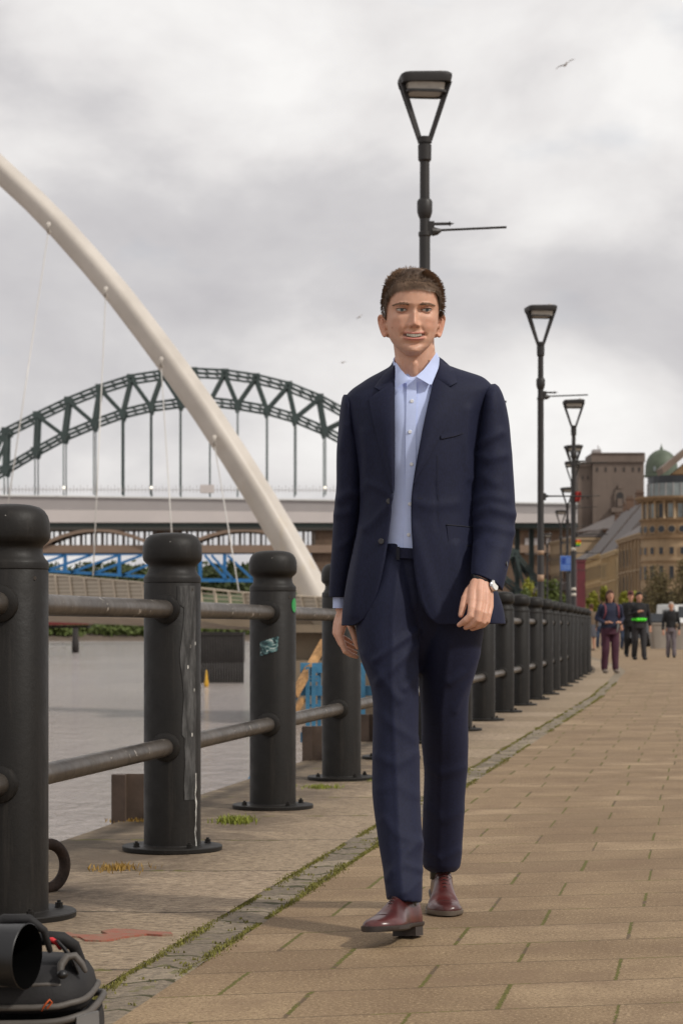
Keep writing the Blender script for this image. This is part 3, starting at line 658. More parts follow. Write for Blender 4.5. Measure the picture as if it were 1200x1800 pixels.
fbz = thing('footbridge', 'white tubular arch footbridge with thin cables crossing the river', 'bridge', tuple(P(560, 1103, 92.0) * (1, 1, 0) + (0, 0, -3)))
AC = [(-420, -60), (-300, 35), (-200, 115), (-120, 184), (-60, 240), (0, 298), (60, 353), (110, 404), (160, 460), (210, 519), (260, 584), (310, 651), (360, 722), (410, 798), (460, 878), (500, 946), (535, 1010), (562, 1062), (575, 1088)]
pts = []; rad = []
for i, (x, y) in enumerate(AC):
    Yd = 92 + 10 * (1 - i / (len(AC) - 1)); pts.append(P(x, y, Yd)); rad.append(max(0.25, (21.5 + 8.0 * (i / (len(AC) - 1)) ** 1.2) * Yd / F))
# kite shaped section: rounded, with a flatter lower face
rows = []; pv = np.array((0, -1.0, 0))
for i, (p, r) in enumerate(zip(pts, rad)):
    dv = pts[min(i + 1, len(pts) - 1)] - pts[max(i - 1, 0)]; dv /= np.linalg.norm(dv); nrm = np.cross(dv, (0, 1.0, 0)); nrm /= np.linalg.norm(nrm)
    if nrm[2] < 0: nrm = -nrm
    row = []
    for k in range(40):
        a = 2 * math.pi * k / 40; c, s = math.cos(a), math.sin(a); rr = 1.0 / (abs(c) ** 3.0 + abs(s) ** 3.0) ** (1 / 3.0)
        a2 = a + 0.55; row.append(p + r * rr * (math.cos(a2) * nrm * 0.90 + math.sin(a2) * pv * 1.1) * 0.93)
    rows.append(row)
MB().rings(rows).build('arch', M['archwhite'], fbz, True, sharp=60)
for x, y, x2, y2 in ((88, 402, 12, 905), (188, 515, 164, 1012), (285, 638, 308, 1032), (-10, 305, -90, 900), (378, 775, 420, 1040)):
    n_ = P(x, y, 94.5); MB().tube([n_ + (0, -0.3, 0.16), n_ + (0, -0.62, 0.06), n_ + (0, -0.62, -0.18), n_ + (0, -0.3, -0.24)], 0.085, 10, round_cap=True).build('cable_socket', M['archwhite'], fbz, True)
    MB().tube([n_ + (0, -0.45, -0.2), P(x2, y2, 88)], 0.026, 8).build('cable', M['cable'], fbz, True)
DK = [(-260, 1072, 108), (-100, 1070, 106), (60, 1072, 103), (200, 1077, 100), (330, 1082, 97), (450, 1086, 94), (560, 1088, 91), (680, 1088, 88), (900, 1085, 83)]
def deckpt(x, dy=0.0, dz=0.0):
    xs = [q[0] for q in DK]; y = np.interp(x, xs, [q[1] for q in DK]); d = np.interp(x, xs, [q[2] for q in DK]); p = P(x, y, d); return p + (0, dy, dz)
xs = np.linspace(-260, 900, 30)
rows = []
for x in xs: rows.append([deckpt(x, a, b) for a, b in ((0, -0.55), (-1.2, -0.25), (-1.6, 0.25), (-1.6, 0.42), (2.6, 0.42), (2.6, -0.1))])
MB().rings(rows).build('deck', M['deckmetal'], fbz)
def topy(x): return np.interp(x, [-260, 90, 200, 330, 440, 570, 900], [996, 1008, 1018, 1030, 1042, 1050, 1050])
def railpt(x, dy, fr):      # fr 0 at deck, 1 at hand rail
    b = deckpt(x, dy, 0.42); dd = b[1]; tz = CH + (1103 - topy(x)) * dd / F; return b + (0, 0, (tz - b[2]) * fr)
for a, b in ((-240, 258), (430, 640)):
    rows = [[railpt(x, -1.5, 0.06), railpt(x, -1.5, 0.93), railpt(x, -1.47, 0.93), railpt(x, -1.47, 0.06)] for x in np.linspace(a, b, 24)]
    t = NT('slatted_screen'); z = t.sep(t.tc.outputs['Object'])[2]; st = t.math('FRACT', t.math('MULTIPLY', z, 5.5))
    t.l.new(t.mix(t.math('LESS_THAN', st, 0.35), srgb(176, 164, 146), srgb(140, 130, 116)), t.b.inputs['Base Color'])
    MB().rings(rows).build('screen', t.m, fbz)
for k, x in enumerate(np.arange(-240, 660, 19 if False else 25)):
    MB().bar(railpt(x, -1.56, 0), railpt(x - 5, -1.56, 1.0), 0.09, 0.09).build('baluster', M['deckmetal'], fbz)
mb = MB()
for fr in (0.97, 0.7, 0.45, 0.2):
    mb.tube([railpt(x, -1.53 if fr > 0.9 else -1.45, fr) for x in np.linspace(-240, 900, 30)], 0.045 if fr > 0.9 else 0.02, 6)
mb.build('handrail', M['deckmetal'], fbz)
M['concrete'] = mat('abutment_concrete', srgb(122, 108, 90), 0.85, var=0.2, scale=0.6, bump=0.2, bscale=4); M['darktimber'] = mat('dark_timber', srgb(40, 36, 34), 0.85, var=0.3, scale=2, bump=0.3, bscale=8)
ab = thing('bridge_pier', 'beige stepped concrete pier under the white arch footbridge end', 'pier', tuple(P(580, 1103, 88) * (1, 1, 0) + (0, 0, -3.2)))
def pbox(mb, x0, x1, ytop, ybot, d, dep): a, b = P(x0, ybot, d), P(x1, ytop, d); mb.box(a[0], b[0], d, d + dep, a[2], b[2]); return mb
pbox(MB(), 440, 700, 1098, 1112, 86, 12).build('cap', M['concrete'], ab); pbox(MB(), 505, 700, 1113, 1160, 87, 10).build('shaft', M['concrete'], ab); pbox(MB(), 470, 700, 1161, 1280, 86, 12).build('base', M['concrete'], ab)
mb = MB(); mb.prism([P(330, 1087, 90), P(700, 1087, 90), P(700, 1105, 90), P(470, 1105, 90), P(400, 1100, 90)], (0, 5, 0)); mb.build('haunch', M['concrete'], ab)
# fender dolphin of dark piles
d = 150.0; dz = lambda y: CH + (1103 - y) * d / F
fd = thing('pile_fender', 'black timber pile fender standing in the river beyond the railing', 'fender', tuple(P(390, 1103, d) * (1, 1, 0) + (0, 0, -3)))
mb = MB(); pbox(mb, 350, 428, 1111, 1117, d - 0.2, 3).build('walkway', M['darktimber'], fd)
for x in np.arange(353, 428, 4.6): MB().lathe([(0.085, -3.3), (0.085, dz(1114 + 2 * random.random()))], 8, (P(x, 0, d)[0], d - 0.1, 0)).build('pile', M['darktimber'], fd, True)
pbox(MB(), 352, 428, 1118, 1165, d + 0.4, 2).build('sheeting', M['darktimber'], fd)
M['yellow'] = mat('yellow_paint', srgb(196, 150, 40), 0.5, bump=0)
by = thing('buoy', 'small yellow buoy floating before the black pile fender', 'buoy', tuple(P(363, 1103, 140) * (1, 1, 0) + (0, 0, -3)))
bc = P(363, 1103, 140); MB().lathe([(0.12, -3.1), (0.16, -2.8), (0.10, -2.5), (0.05, -2.0), (0.02, -1.9)], 12, (bc[0], 140, 0)).build('float', M['yellow'], by, True)
mp_ = thing('mooring_pile', 'lone dark pile standing in the river near the far bank', 'pile', tuple(P(132, 1103, 330) * (1, 1, 0) + (0, 0, -3)))
bc = P(133, 1103, 330); MB().lathe([(0.55, -3.3), (0.55, -1.2), (0.45, -1.1), (0.45, 0.8)], 12, (bc[0], 330, 0)).build('post', M['darktimber'], mp_, True)
M['redhull'] = mat('red_hull', srgb(104, 34, 34), 0.5, bump=0)
bt = thing('moored_boat', 'long low boat with a dark red hull moored across the river', 'boat', tuple(P(118, 1103, 300) * (1, 1, 0) + (0, 0, -3)))
mb = MB(); d = 300; mb.prism([P(40, 1085, d), P(168, 1087, d), P(155, 1098, d), P(60, 1099, d)], (0, 5, 0)); mb.build('hull', M['redhull'], bt)
pbox(MB(), 70, 120, 1079, 1084.5, 301, 3).build('cabin', M['concrete'], bt); pbox(MB(), 60, 155, 1099.3, 1104, 301, 3).build('keel', M['darktimber'], bt)

# ------------------------------------------------------------------ green steel arch bridge
M['green'] = mat('green_steel_haze', srgb(54, 66, 64), 0.6, var=0.2, scale=0.3, bump=0); M['hanger'] = mat('hanger_grey', srgb(112, 120, 120), 0.6, var=0.1, bump=0)  # green steel lightened: distance haze mixed into its colour
M['sheet'] = mat('white_sheeting', srgb(196, 188, 184), 0.6, var=0.04, scale=0.2, bump=0); M['sheetgrey'] = mat('grey_sheeting', srgb(158, 152, 150), 0.6, var=0.05, scale=0.2, bump=0)
TD = 480.0
tb = thing('arch_bridge', 'dark green steel lattice arch bridge with white sheeted deck', 'bridge', tuple(P(365, 1103, TD) * (1, 1, 0) + (0, 0, -3)))
UP = [(-160, 896), (-100, 842), (-45, 794), (10, 757), (65, 729), (120, 703), (175, 681), (230, 663.5), (285, 655), (340, 651.5), (395, 654), (450, 662), (507, 676), (562, 698), (620, 730), (676, 768), (732, 812), (790, 866), (850, 926), (905, 972), (962, 1040)]
LO = [(-180, 990), (-122, 930), (-70, 880), (-25, 842), (8, 823), (62, 791), (112, 764), (165, 742), (215, 724), (265, 712), (317, 705), (369, 703), (418, 708.5), (470, 717.5), (520, 732), (572, 754), (640, 790), (700, 834), (760, 884), (815, 940), (870, 1000), (925, 1050), (975, 1092)]
for j, (dy, sx) in enumerate(((0, 0), (8.5, 1.7))):
    tp = lambda q, o=0: P(q[0], q[1] + o, TD) + (-0.5 * dy / 8.5, dy, 0)
    rb = MB()
    for o in (-3.6, 3.6):
        for a, b in zip(UP[:-1], UP[1:]): rb.bar(tp(a, o), tp(b, o), 0.8, 0.44)
        for a, b in zip(LO[:-1], LO[1:]): rb.bar(tp(a, o), tp(b, o), 0.8, 0.48)
    for ch in (UP, LO):
        for a, b in zip(ch[:-1], ch[1:]):
            n = 3
            for k in range(n):
                q0 = (a[0] + (b[0] - a[0]) * k / n, a[1] + (b[1] - a[1]) * k / n); q1 = (a[0] + (b[0] - a[0]) * (k + .6) / n, a[1] + (b[1] - a[1]) * (k + .6) / n)
                rb.bar(tp(q0, -3), tp(q1, 3), 0.2, 0.28)
    rib = rb.build('arch_rib', M['green'], tb)
    for i, q in enumerate(UP):
        i0 = i + 1 if False else i
        la, lb_ = LO[i0 + 0 + 0], LO[min(i0 + 1, len(LO) - 1)]
        # each upper node joins the two nearest lower nodes
        near = sorted(LO, key=lambda s_: abs(s_[0] - q[0]))[:2]
        for s_ in near: MB().bar(tp(q), tp(s_), 0.85, 0.62).build('lattice_strut', M['green'], rib)
        g = tp(q); pl = MB(); pl.obox(g, (0.85, 0, 0), (0, 0.42, 0), (0, 0, 0.75)); pl.build('gusset', M['green'], rib)
    for s_ in LO:
        g = tp(s_); pl = MB(); pl.prism([g + (-1.0, -0.5, 0.6), g + (1.0, -0.5, 0.6), g + (0.35, -0.5, -1.4), g + (-0.35, -0.5, -1.4)], (0, 1.0, 0)); pl.build('gusset', M['green'], rib)
        if s_[1] < 850: MB().bar(tp(s_), P(s_[0], 870, TD) + (-.5 * dy / 8.5, dy, 0), 0.34 if 200 < s_[0] < 650 else 0.24, 0.3).build('hanger', M['hanger'] if s_[0] > 380 and s_[0] < 600 and (int(s_[0]) % 2 == 0) else M['green'], tb)
for a, b in zip(UP, UP):      # cross bracing between the two ribs
    MB().bar(P(a[0], a[1], TD) + (0, 0.4, 0), P(a[0], a[1], TD) + (0, 8.1, 0), 0.4).build('cross_brace', M['green'], tb)
def bandbox(x0, x1, yt0, yt1, yb0, yb1, d, dep, name, m, parent):
    mb = MB(); mb.prism([P(x0, yt0, d), P(x1, yt1, d), P(x1, yb1, d), P(x0, yb0, d)], (0, dep, 0)); return mb.build(name, m, parent)
bandbox(-220, 1014, 868, 886, 893, 903, TD - 3, 14, 'deck_upper_sheeting', M['sheetgrey'], tb)
bandbox(-220, 1014, 893.3, 903.3, 918, 919, TD - 3.3, 14.6, 'deck_lower_sheeting', M['sheet'], tb)
bandbox(-220, 1014, 866, 884, 868.7, 886.5, TD - 3.4, 15, 'deck_coping', M['white'], tb)
bandbox(-220, 1014, 918.6, 919.6, 925, 928, TD - 2, 12, 'deck_girder', M['green'], tb)
bandbox(352, 376, 852, 852, 866, 866, TD - 3.5, 2, 'deck_cabin', M['sheet'], tb)
pm = MB()
for x in range(-200, 620, 5 if False else 6): pm.bar(P(x, 866, TD - 3.2), P(x, 853 + 3 * (x % 4 == 0), TD - 3.2), 0.10)
pm.bar(P(-220, 860, TD - 3.2), P(640, 862, TD - 3.2), 0.12); pm.build('deck_fence', M['sheetgrey'], tb)
t = NT('lamp_glow'); t.b.inputs['Emission Color'].default_value = (1, 0.9, 0.7, 1); t.b.inputs['Emission Strength'].default_value = 1.2; M['glow'] = t.m
for x in (-50, 113, 266, 419, 571): MB().ball(P(x, 857, TD - 4.2), 0.30, 10, 6).build('deck_lamp', M['glow'], tb, True)
for x in (905, 930): bandbox(x, x + 8, 926, 926, 1098, 1098, TD + 6, 2, 'approach_pier', M['green'], tb)

# ------------------------------------------------------------------ stone and iron bridge behind
M['ironbrown'] = mat('iron_brown', srgb(128, 108, 92), 0.7, var=0.12, scale=0.1, bump=0); M['irondark'] = mat('iron_dark', srgb(74, 66, 60), 0.7, var=0.12, scale=0.1, bump=0); M['brownstone'] = mat('brown_stone', srgb(96, 78, 64), 0.9, var=0.3, scale=0.25, bump=0.4, bscale=1.2, bdist=0.3)
HD = 620.0
hb = thing('girder_bridge', 'brown iron bowstring bridge on stone piers behind the green arch bridge', 'bridge', tuple(P(300, 1103, HD) * (1, 1, 0) + (0, 0, -3)))
bandbox(-260, 1060, 919, 919, 932, 932, HD, 10, 'rail_deck', M['irondark'], hb); bandbox(-260, 1060, 958, 958, 971.5, 971.5, HD, 10, 'road_deck', M['ironbrown'], hb)
for a, b in ((-165, 65), (76, 268), (330, 530)):
    top = [(a + (b - a) * k / 20, 958 - 26 * (1 - (2 * k / 20 - 1) ** 2)) for k in range(21)]
    for dy in (-0.6, 9.8):
        mb = MB()
        for p, q in zip(top[:-1], top[1:]): mb.bar(P(p[0], p[1], HD) + (0, dy, 0), P(q[0], q[1], HD) + (0, dy, 0), 0.9, 0.95)
        mb.build('bow_arch', M['ironbrown'], hb)
for x in np.arange(-250, 560, 18.6): bandbox(x, x + 4.2, 932.2, 932.2, 957.8, 957.8, HD + 0.6, 1.4, 'column', M['irondark'], hb)
for x in np.arange(-241, 560, 18.6): bandbox(x, x + 2.2, 932.2, 932.2, 957.8, 957.8, HD + 8, 1.2, 'column', M['irondark'], hb)
for x0, x1 in ((268, 318), (547, 596), (66, 75)): bandbox(x0, x1, 932.3, 932.3, 1100 if x0 > 500 else 957.7, 1100 if x0 > 500 else 957.7, HD + 1.5, 6, 'stone_pier', M['brownstone'], hb)
bandbox(600, 1030, 932.3, 932.3, 1110, 1110, HD + 2, 6, 'stone_viaduct', M['brownstone'], hb)
for x in (888, 905, 922, 938, 960):     # arched openings of the viaduct, pale distance seen in them
    bandbox(x, x + 7, 946, 946, 975, 975, HD + 1.7, 0.35, 'viaduct_opening', M['sheetgrey'], hb)
# blue steel truss bridge
M['bluesteel'] = mat('blue_steel', srgb(46, 112, 170), 0.5, var=0.12, scale=0.2, bump=0)
BD = 720.0
bb = thing('truss_bridge', 'bright blue steel truss bridge seen below the brown iron bridge', 'bridge', tuple(P(300, 1103, BD) * (1, 1, 0) + (0, 0, -3)))
def tr(name, a, b, w): MB().bar(P(a[0], a[1], BD), P(b[0], b[1], BD), 1.2, w * BD / F).build(name, M['bluesteel'], bb)
tr('top_chord', (-150, 976), (150, 974.5), 4); tr('top_chord', (150, 974.5), (450, 972), 4); tr('top_chord', (450, 972), (620, 974), 4)
tr('bottom_chord', (-150, 1002), (80, 1003), 5); tr('bottom_chord', (80, 1003), (260, 1014), 5); tr('bottom_chord', (260, 1014), (360, 1020), 6); tr('bottom_chord', (360, 1020), (560, 1021), 6)
for x in (-40, 40, 115, 210, 300, 352, 395, 455, 500): tr('vertical', (x, 974), (x, np.interp(x, [80, 260, 360], [1003, 1014, 1020])), 5)
for a, b in (((40, 1003), (115, 976)), ((80, 1004), (160, 976)), ((125, 1006), (208, 976)), ((162, 1009), (250, 976)), ((215, 1012), (300, 976)), ((360, 976), (398, 1019)), ((372, 976), (410, 1019)), ((400, 976), (445, 1019)), ((455, 976), (500, 1019)), ((300, 976), (352, 1018))): tr('diagonal', a, b, 4.2)

# ------------------------------------------------------------------ far river bank
M['bankstone'] = mat('bank_stone', srgb(96, 84, 72), 0.9, var=0.25, scale=0.15, bump=0); M['leafdark'] = mat('leaf_dark', srgb(62, 72, 36), 0.8, var=0.5, scale=0.9, bump=0); M['leaf'] = mat('leaf_green', srgb(82, 94, 42), 0.8, var=0.45, scale=1.2, bump=0); M['leafyel'] = mat('leaf_yellow', srgb(128, 128, 40), 0.8, var=0.35, scale=1.5, bump=0); M['leafbrown'] = mat('leaf_brown', srgb(92, 82, 52), 0.85, var=0.45, scale=2.0, bump=0)
M['trunk'] = mat('bark', srgb(70, 58, 46), 0.9, var=0.3, scale=4, bump=0.5, bscale=12)
def hill(name, pts, d, dep, m):
    mb = MB(); top = [P(x, y, d) for x, y in pts]; rows = []
    for k in range(5):
        q = k / 4; rows.append([(p[0], d + dep * q, (p[2] + 3.3) * (1 - 0.0 * q) * (0.72 + 0.28 * math.sin(math.pi * min(0.5 + q * .1, .5) )) - 3.3 if k else -3.3) for p in top])
    mb.grid(rows, flip=True); o = mb.build(name, m, None, True); return tag(o, kind='structure')
hill('far_bank', [(-500, 1110), (100, 1112), (128, 1113), (450, 1116), (1000, 1114)], 610, 60, M['bankstone'])
hl = MB(); rows = []
for k, (dd, sc) in enumerate(((640, -3.3), (655, 6), (700, 12.0), (800, 15.5), (1000, 17.5))):
    rows.append([(x, dd, sc if k == 0 else sc * (0.8 + 0.5 * mnoise.noise(Vector((x * 0.011, k * 0.7, 0))))) for x in np.linspace(-260, 120, 60)])
hl.grid(rows, flip=True); tag(hl.build('wooded_hillside', M['leafdark'], None, True), kind='structure')
def leafcloud(mb, c, r, n, s, flat=0.6):
    for _ in range(n):
        v = rng.normal(size=3); v /= np.linalg.norm(v); q = rng.random() ** 0.45
        p = np.array(c) + v * q * np.array(r); a = rng.normal(size=3); a /= np.linalg.norm(a); b = np.cross(a, rng.normal(size=3)); b /= np.linalg.norm(b); sz = s * rng.uniform(0.6, 1.3)
        mb.add([p - a * sz, p - b * sz * flat, p + a * sz, p + b * sz * flat], [(0, 1, 2, 3)])
tr_ = MB()
for _ in range(150):
    px = rng.uniform(-120, 600); d = rng.uniform(618, 640); c = P(px, 1103, d); hh = rng.uniform(2, 5); leafcloud(tr_, (c[0], d, -1.8 + hh * 0.5), (4, 3, hh * 0.6), 70, 0.75)
tag(tr_.build('bank_bushes', M['leaf']), 'green bushes massed along the far river bank under the bridges', 'bushes', kind='stuff')
tr_ = MB()
for _ in range(240):
    px = rng.uniform(-120, 700); d = rng.uniform(745, 900); c = P(px, 1103, d); z = 17.5 + 3.5 * mnoise.noise(Vector((px * 0.02, 3, 0))); leafcloud(tr_, (c[0], d, z), (9, 5, 6.5), 80, 1.4)
tag(tr_.build('distant_wood', M['leafdark']), 'dark distant trees seen through the blue truss bridge', 'woodland', kind='stuff')

def tree(name, label, px, ybase, ytop, d, wpx, m, n=900, leaf=0.10, group=None, blobs=9, sparse=1.0):
    s = d / F; b = P(px, 1103, d); b[2] = 0.0; top = CH + (1103 - ytop) * s; w = wpx * s / 2
    r = thing(name, label, 'tree', tuple(b), group=group); tk = MB(); rr = random.Random(int(px * 7 + d))
    h0 = top * 0.32
    tk.tube([(b[0], d, 0), (b[0] + 0.04 * w, d, h0 * 0.6), (b[0] - 0.03 * w, d, h0), (b[0] + 0.05 * w, d, top * 0.8)], [w * 0.07 + .03, w * 0.05 + .03, w * 0.04 + .02, 0.015], 8)
    ends = []
    for k in range(blobs):
        a = rr.uniform(0, 6.28); q = rr.uniform(0.35, 0.85); e = np.array((b[0] + math.cos(a) * w * q, d + math.sin(a) * w * q * 0.8, h0 + (top - h0) * rr.uniform(0.15, 0.9)))
        st = np.array((b[0], d, h0 * rr.uniform(0.7, 1.3))); mid = (st + e) / 2 + (0, 0, 0.08 * w); tk.tube([st, mid, e], [w * 0.03 + .015, w * 0.02 + .01, 0.008], 6); ends.append(e)
        for _ in range(3):
            e2 = e + np.array((rr.uniform(-1, 1), rr.uniform(-1, 1), rr.uniform(-.4, 1))) * w * 0.35; tk.tube([mid, e2], [0.02, 0.006], 5)
    tk.build('trunk', M['trunk'], r, True)
    cr = MB()
    for e in ends: leafcloud(cr, e, (w * 0.42, w * 0.42, (top - h0) * 0.24), int(n / blobs), leaf)
    cr.build('crown', m, r); return r
for i, (px, yt, d, w, m, lb) in enumerate(((917, 1040, 130, 34, M['leaf'], 'leftmost small green tree beyond the railing, behind the man\'s cuff'), (938, 1012, 150, 52, M['leafyel'], 'bright yellow-green tree left of the second lamp post\'s lower pole'), (965, 1026, 140, 54, M['leaf'], 'green tree right of the second lamp post, above the bollard tops'), (982, 1040, 135, 46, M['leaf'], 'low green tree left of the third lamp post'),
                                          (1049, 1035, 150, 34, M['leafyel'], 'yellow-green sapling left of the woman in purple trousers\' head'), (1101, 1036, 150, 40, M['leafyel'], 'yellow-green sapling between the two groups of walkers'))):
    tree('small_tree', lb, px, 1100, yt, d, w, m, 1400, 0.13, 'small green trees beyond the walkers', 8)
tree('street_tree', 'large brownish sparse-leaved tree before the domed building', 1186, 1100, 985, 112, 100, M['leafbrown'], 5200, 0.065, 'brownish trees before the domed building', 16)
tree('street_tree', 'smaller brownish tree at the left of the large one', 1150, 1100, 1012, 118, 60, M['leafbrown'], 2600, 0.065, 'brownish trees before the domed building', 12)

# ------------------------------------------------------------------ buildings
def facmat(name, c, var=0.12, s=0.35):
    t = NT(name); p = t.tc.outputs['Object']
    b = t.ramp(t.noise(s, 6, 0.65), [(0.3, mul(c, 1 - var)), (0.7, mul(c, 1 + var))]); st = t.noise(1.0, 5, 0.7, vec=t.mapping(p, (1.4, 1.4, 0.18)))
    b = t.mix(t.rng(st, 0.5, 0.75, 0, 0.45), b, mul(c, 0.5)); t.l.new(b, t.b.inputs['Base Color']); t.b.inputs['Roughness'].default_value = 0.85
    t.bump(t.noise(3, 5, 0.7), 0.3, 0.05); return t.m
M['towerstone'] = facmat('tower_stone', srgb(106, 93, 84), 0.14, 0.15); M['sand'] = facmat('sandstone', srgb(156, 134, 106)); M['yellowstone'] = facmat('yellow_stone', srgb(178, 150, 106)); M['palestone'] = facmat('pale_stone', srgb(186, 163, 126)); M['olivestone'] = facmat('weathered_stone', srgb(132, 108, 80), 0.2); M['brick'] = facmat('old_brick', srgb(94, 72, 58), 0.25)
M['slate'] = mat('slate_roof', srgb(98, 90, 86), 0.7, var=0.2, scale=0.8, bump=0.3, bscale=3); M['glass'] = mat('window_glass', srgb(34, 37, 42), 0.3, var=0.3, scale=0.6, bump=0); M['copper'] = mat('copper_green', srgb(82, 92, 76), 0.6, var=0.22, scale=0.8, bump=0.2, bscale=3); M['paleglass'] = mat('pale_glass', srgb(120, 128, 128), 0.15, var=0.3, scale=0.5, bump=0)
class Wall:        # vertical wall between two ground points, facade detail in (u, z) coordinates
    def __init__(s, a, b, out): s.a = np.array((a[0], a[1], 0.0)); s.b = np.array((b[0], b[1], 0.0)); s.L = np.linalg.norm(s.b - s.a); s.u = (s.b - s.a) / s.L; n = np.array((s.u[1], -s.u[0], 0)); s.n = n if n @ np.array((out[0], out[1], 0)) > 0 else -n
    def blk(s, mb, u0, u1, z0, z1, o0, o1): c = s.a + s.u * (u0 + u1) / 2 + s.n * (o0 + o1) / 2 + (0, 0, (z0 + z1) / 2); return mb.obox(c, s.u * (u1 - u0) / 2, s.n * (o1 - o0) / 2, (0, 0, (z1 - z0) / 2))
def windows(wl, parent, n, z0, z1, frac=0.5, m=None, mf=None, margin=0.0, sill=True):
    st = (wl.L - 2 * margin) / n
    for k in range(n):
        u = margin + st * (k + 0.5); w = st * frac
        f = MB(); wl.blk(f, u - w / 2 - .10, u + w / 2 + .10, z1, z1 + .16, 0.0, .10); wl.blk(f, u - w / 2 - .08, u - w / 2, z0, z1, 0.0, .07); wl.blk(f, u + w / 2, u + w / 2 + .08, z0, z1, 0.0, .07); wl.blk(f, u - w / 2 - .12, u + w / 2 + .12, z0 - .12, z0, 0.0, .14)
        fr = f.build('window', mf or M['sand'], parent)
        g = MB(); wl.blk(g, u - w / 2, u + w / 2, z0, z1, -0.05, .012); wl.blk(g, u - 0.03, u + 0.03, z0, z1, 0.012, .03); wl.blk(g, u - w / 2, u + w / 2, (z0 + z1) / 2 - .03, (z0 + z1) / 2 + .03, 0.012, .028); g.build('pane', m or M['glass'], fr)
def gp(px, d): p = P(px, 1103, d); return np.array((p[0], d, 0.0))
def zt(y, d): return CH + (1103 - y) * d / F
def house(name, label, pxn, dn, pxf, df, ytop, depth, m, floors, nwin, roof=None, wm=None, frac=0.5, group='old stone buildings along the street', cornice=True, ridge=3.0, chim=1, pil=0):
    a, b = gp(pxn, dn), gp(pxf, df); wl = Wall(a, b, (-1, 0)); h = zt(ytop, dn); back = -wl.n * depth
    r = thing(name, label, 'building', tuple((a + b) / 2), group=group)
    MB().prism([a, b, b + back, a + back], (0, 0, h)).build('wall', m, r)
    fw = Wall(a, a + back, (0, -1))
    for z0, z1 in floors: windows(wl, r, nwin, z0 * h, z1 * h, frac, None, wm or m); windows(fw, r, 3, z0 * h, z1 * h, 0.35, None, wm or m)
    c = MB(); wl.blk(c, -0.3, wl.L + .1, h - 0.5, h - 0.1, 0.003, 0.30); wl.blk(c, -0.4, wl.L + .2, h - 0.1, h + 0.18, -0.2, 0.5); fw.blk(c, -0.3, fw.L + .1, h - 0.5, h - 0.1, 0.004, 0.30); c.build('cornice', wm or m, r)
    for k in range(pil):
        q = MB(); u = wl.L * (k + 0.5) / pil; wl.blk(q, u - .18, u + .18, 0.15 * h, h - 0.52, 0.002, 0.28); q.build('pilaster', wm or m, r)
    s = MB()
    for z0, z1 in floors[:-1]: wl.blk(s, 0, wl.L, z1 * h + 0.5, z1 * h + 0.75, 0.004, 0.2)
    if s.v: s.build('string_course', wm or m, r)
    if roof:
        rf = MB(); m0 = (a + a + back) / 2 + (0, 0, h + ridge); m1 = (b + b + back) / 2 + (0, 0, h + ridge); z = (0, 0, h + 0.19)
        A, B, A2, B2 = a + wl.n * .4 + z, b + wl.n * .4 + z, a + back + z, b + back + z
        rf.add([A, B, B2, A2, m0 + (0, 0, .19), m1 + (0, 0, .19)], [(0, 1, 5, 4), (2, 3, 4, 5), (0, 4, 3), (1, 2, 5), (0, 3, 2, 1)]); ro = rf.build('roof', roof, r)
        for k in range(chim):
            q = m0 + (m1 - m0) * (k + 0.15) / max(chim, 1); cm = MB(); cm.obox(q + (0, 0, 0.9), (0.7, 0, 0), (0, 0.45, 0), (0, 0, 1.0)); cm.obox(q + (0, 0, 1.98), (0.8, 0, 0), (0, 0.55, 0), (0, 0, 0.08))
            for dx in (-.4, 0, .4): cm.lathe([(0.13, 2.06), (0.11, 2.6)], 8, tuple(q + (dx, 0, 0)))
            cm.build('chimney', M['brick'], ro)
    return r
FL3 = [(0.10, 0.28), (0.40, 0.60), (0.70, 0.88)]
house('stone_house', 'ornate weathered stone building with tall windows left of the domed building', 1128, 314, 1086, 342, 938, 14, M['olivestone'], FL3, 6, M['slate'], M['sand'], ridge=4.5, chim=3, pil=7)
house('stone_house', 'pale stone building with closely spaced pilasters behind the woman in purple trousers', 1084, 346, 1057, 374, 968, 16, M['palestone'], FL3, 7, M['slate'], ridge=10, pil=8, chim=1)
house('stone_house', 'yellow stone building with slate roof right of the dark red pillar', 1056, 378, 1028, 414, 975, 14, M['yellowstone'], FL3, 7, M['slate'], ridge=9, pil=0, chim=2)
house('stone_house', 'dark brown block between the lamp posts and the yellow stone building', 1027, 416, 1000, 440, 985, 14, M['brick'], FL3, 7, M['slate'], ridge=4, chim=2)
house('brick_house', 'old dark brick building with pale roof below the grey tower', 1078, 444, 1014, 462, 930, 18, M['brick'], [(0.55, 0.66), (0.76, 0.86)], 8, M['slate'], ridge=4, chim=3, group='brick buildings beyond the street')
house('brick_house', 'far brown building showing between the slim lamp posts', 1010, 448, 966, 478, 945, 20, M['sand'], [(0.25, 0.38), (0.5, 0.62), (0.74, 0.86)], 10, M['slate'], ridge=3, chim=1, group='brick buildings beyond the street')
house('brick_house', 'distant low brick terrace behind the small green trees', 965, 424, 880, 520, 1040, 8, M['brick'], [(0.3, 0.7)], 9, M['slate'], ridge=2, chim=3, group='brick buildings beyond the street')

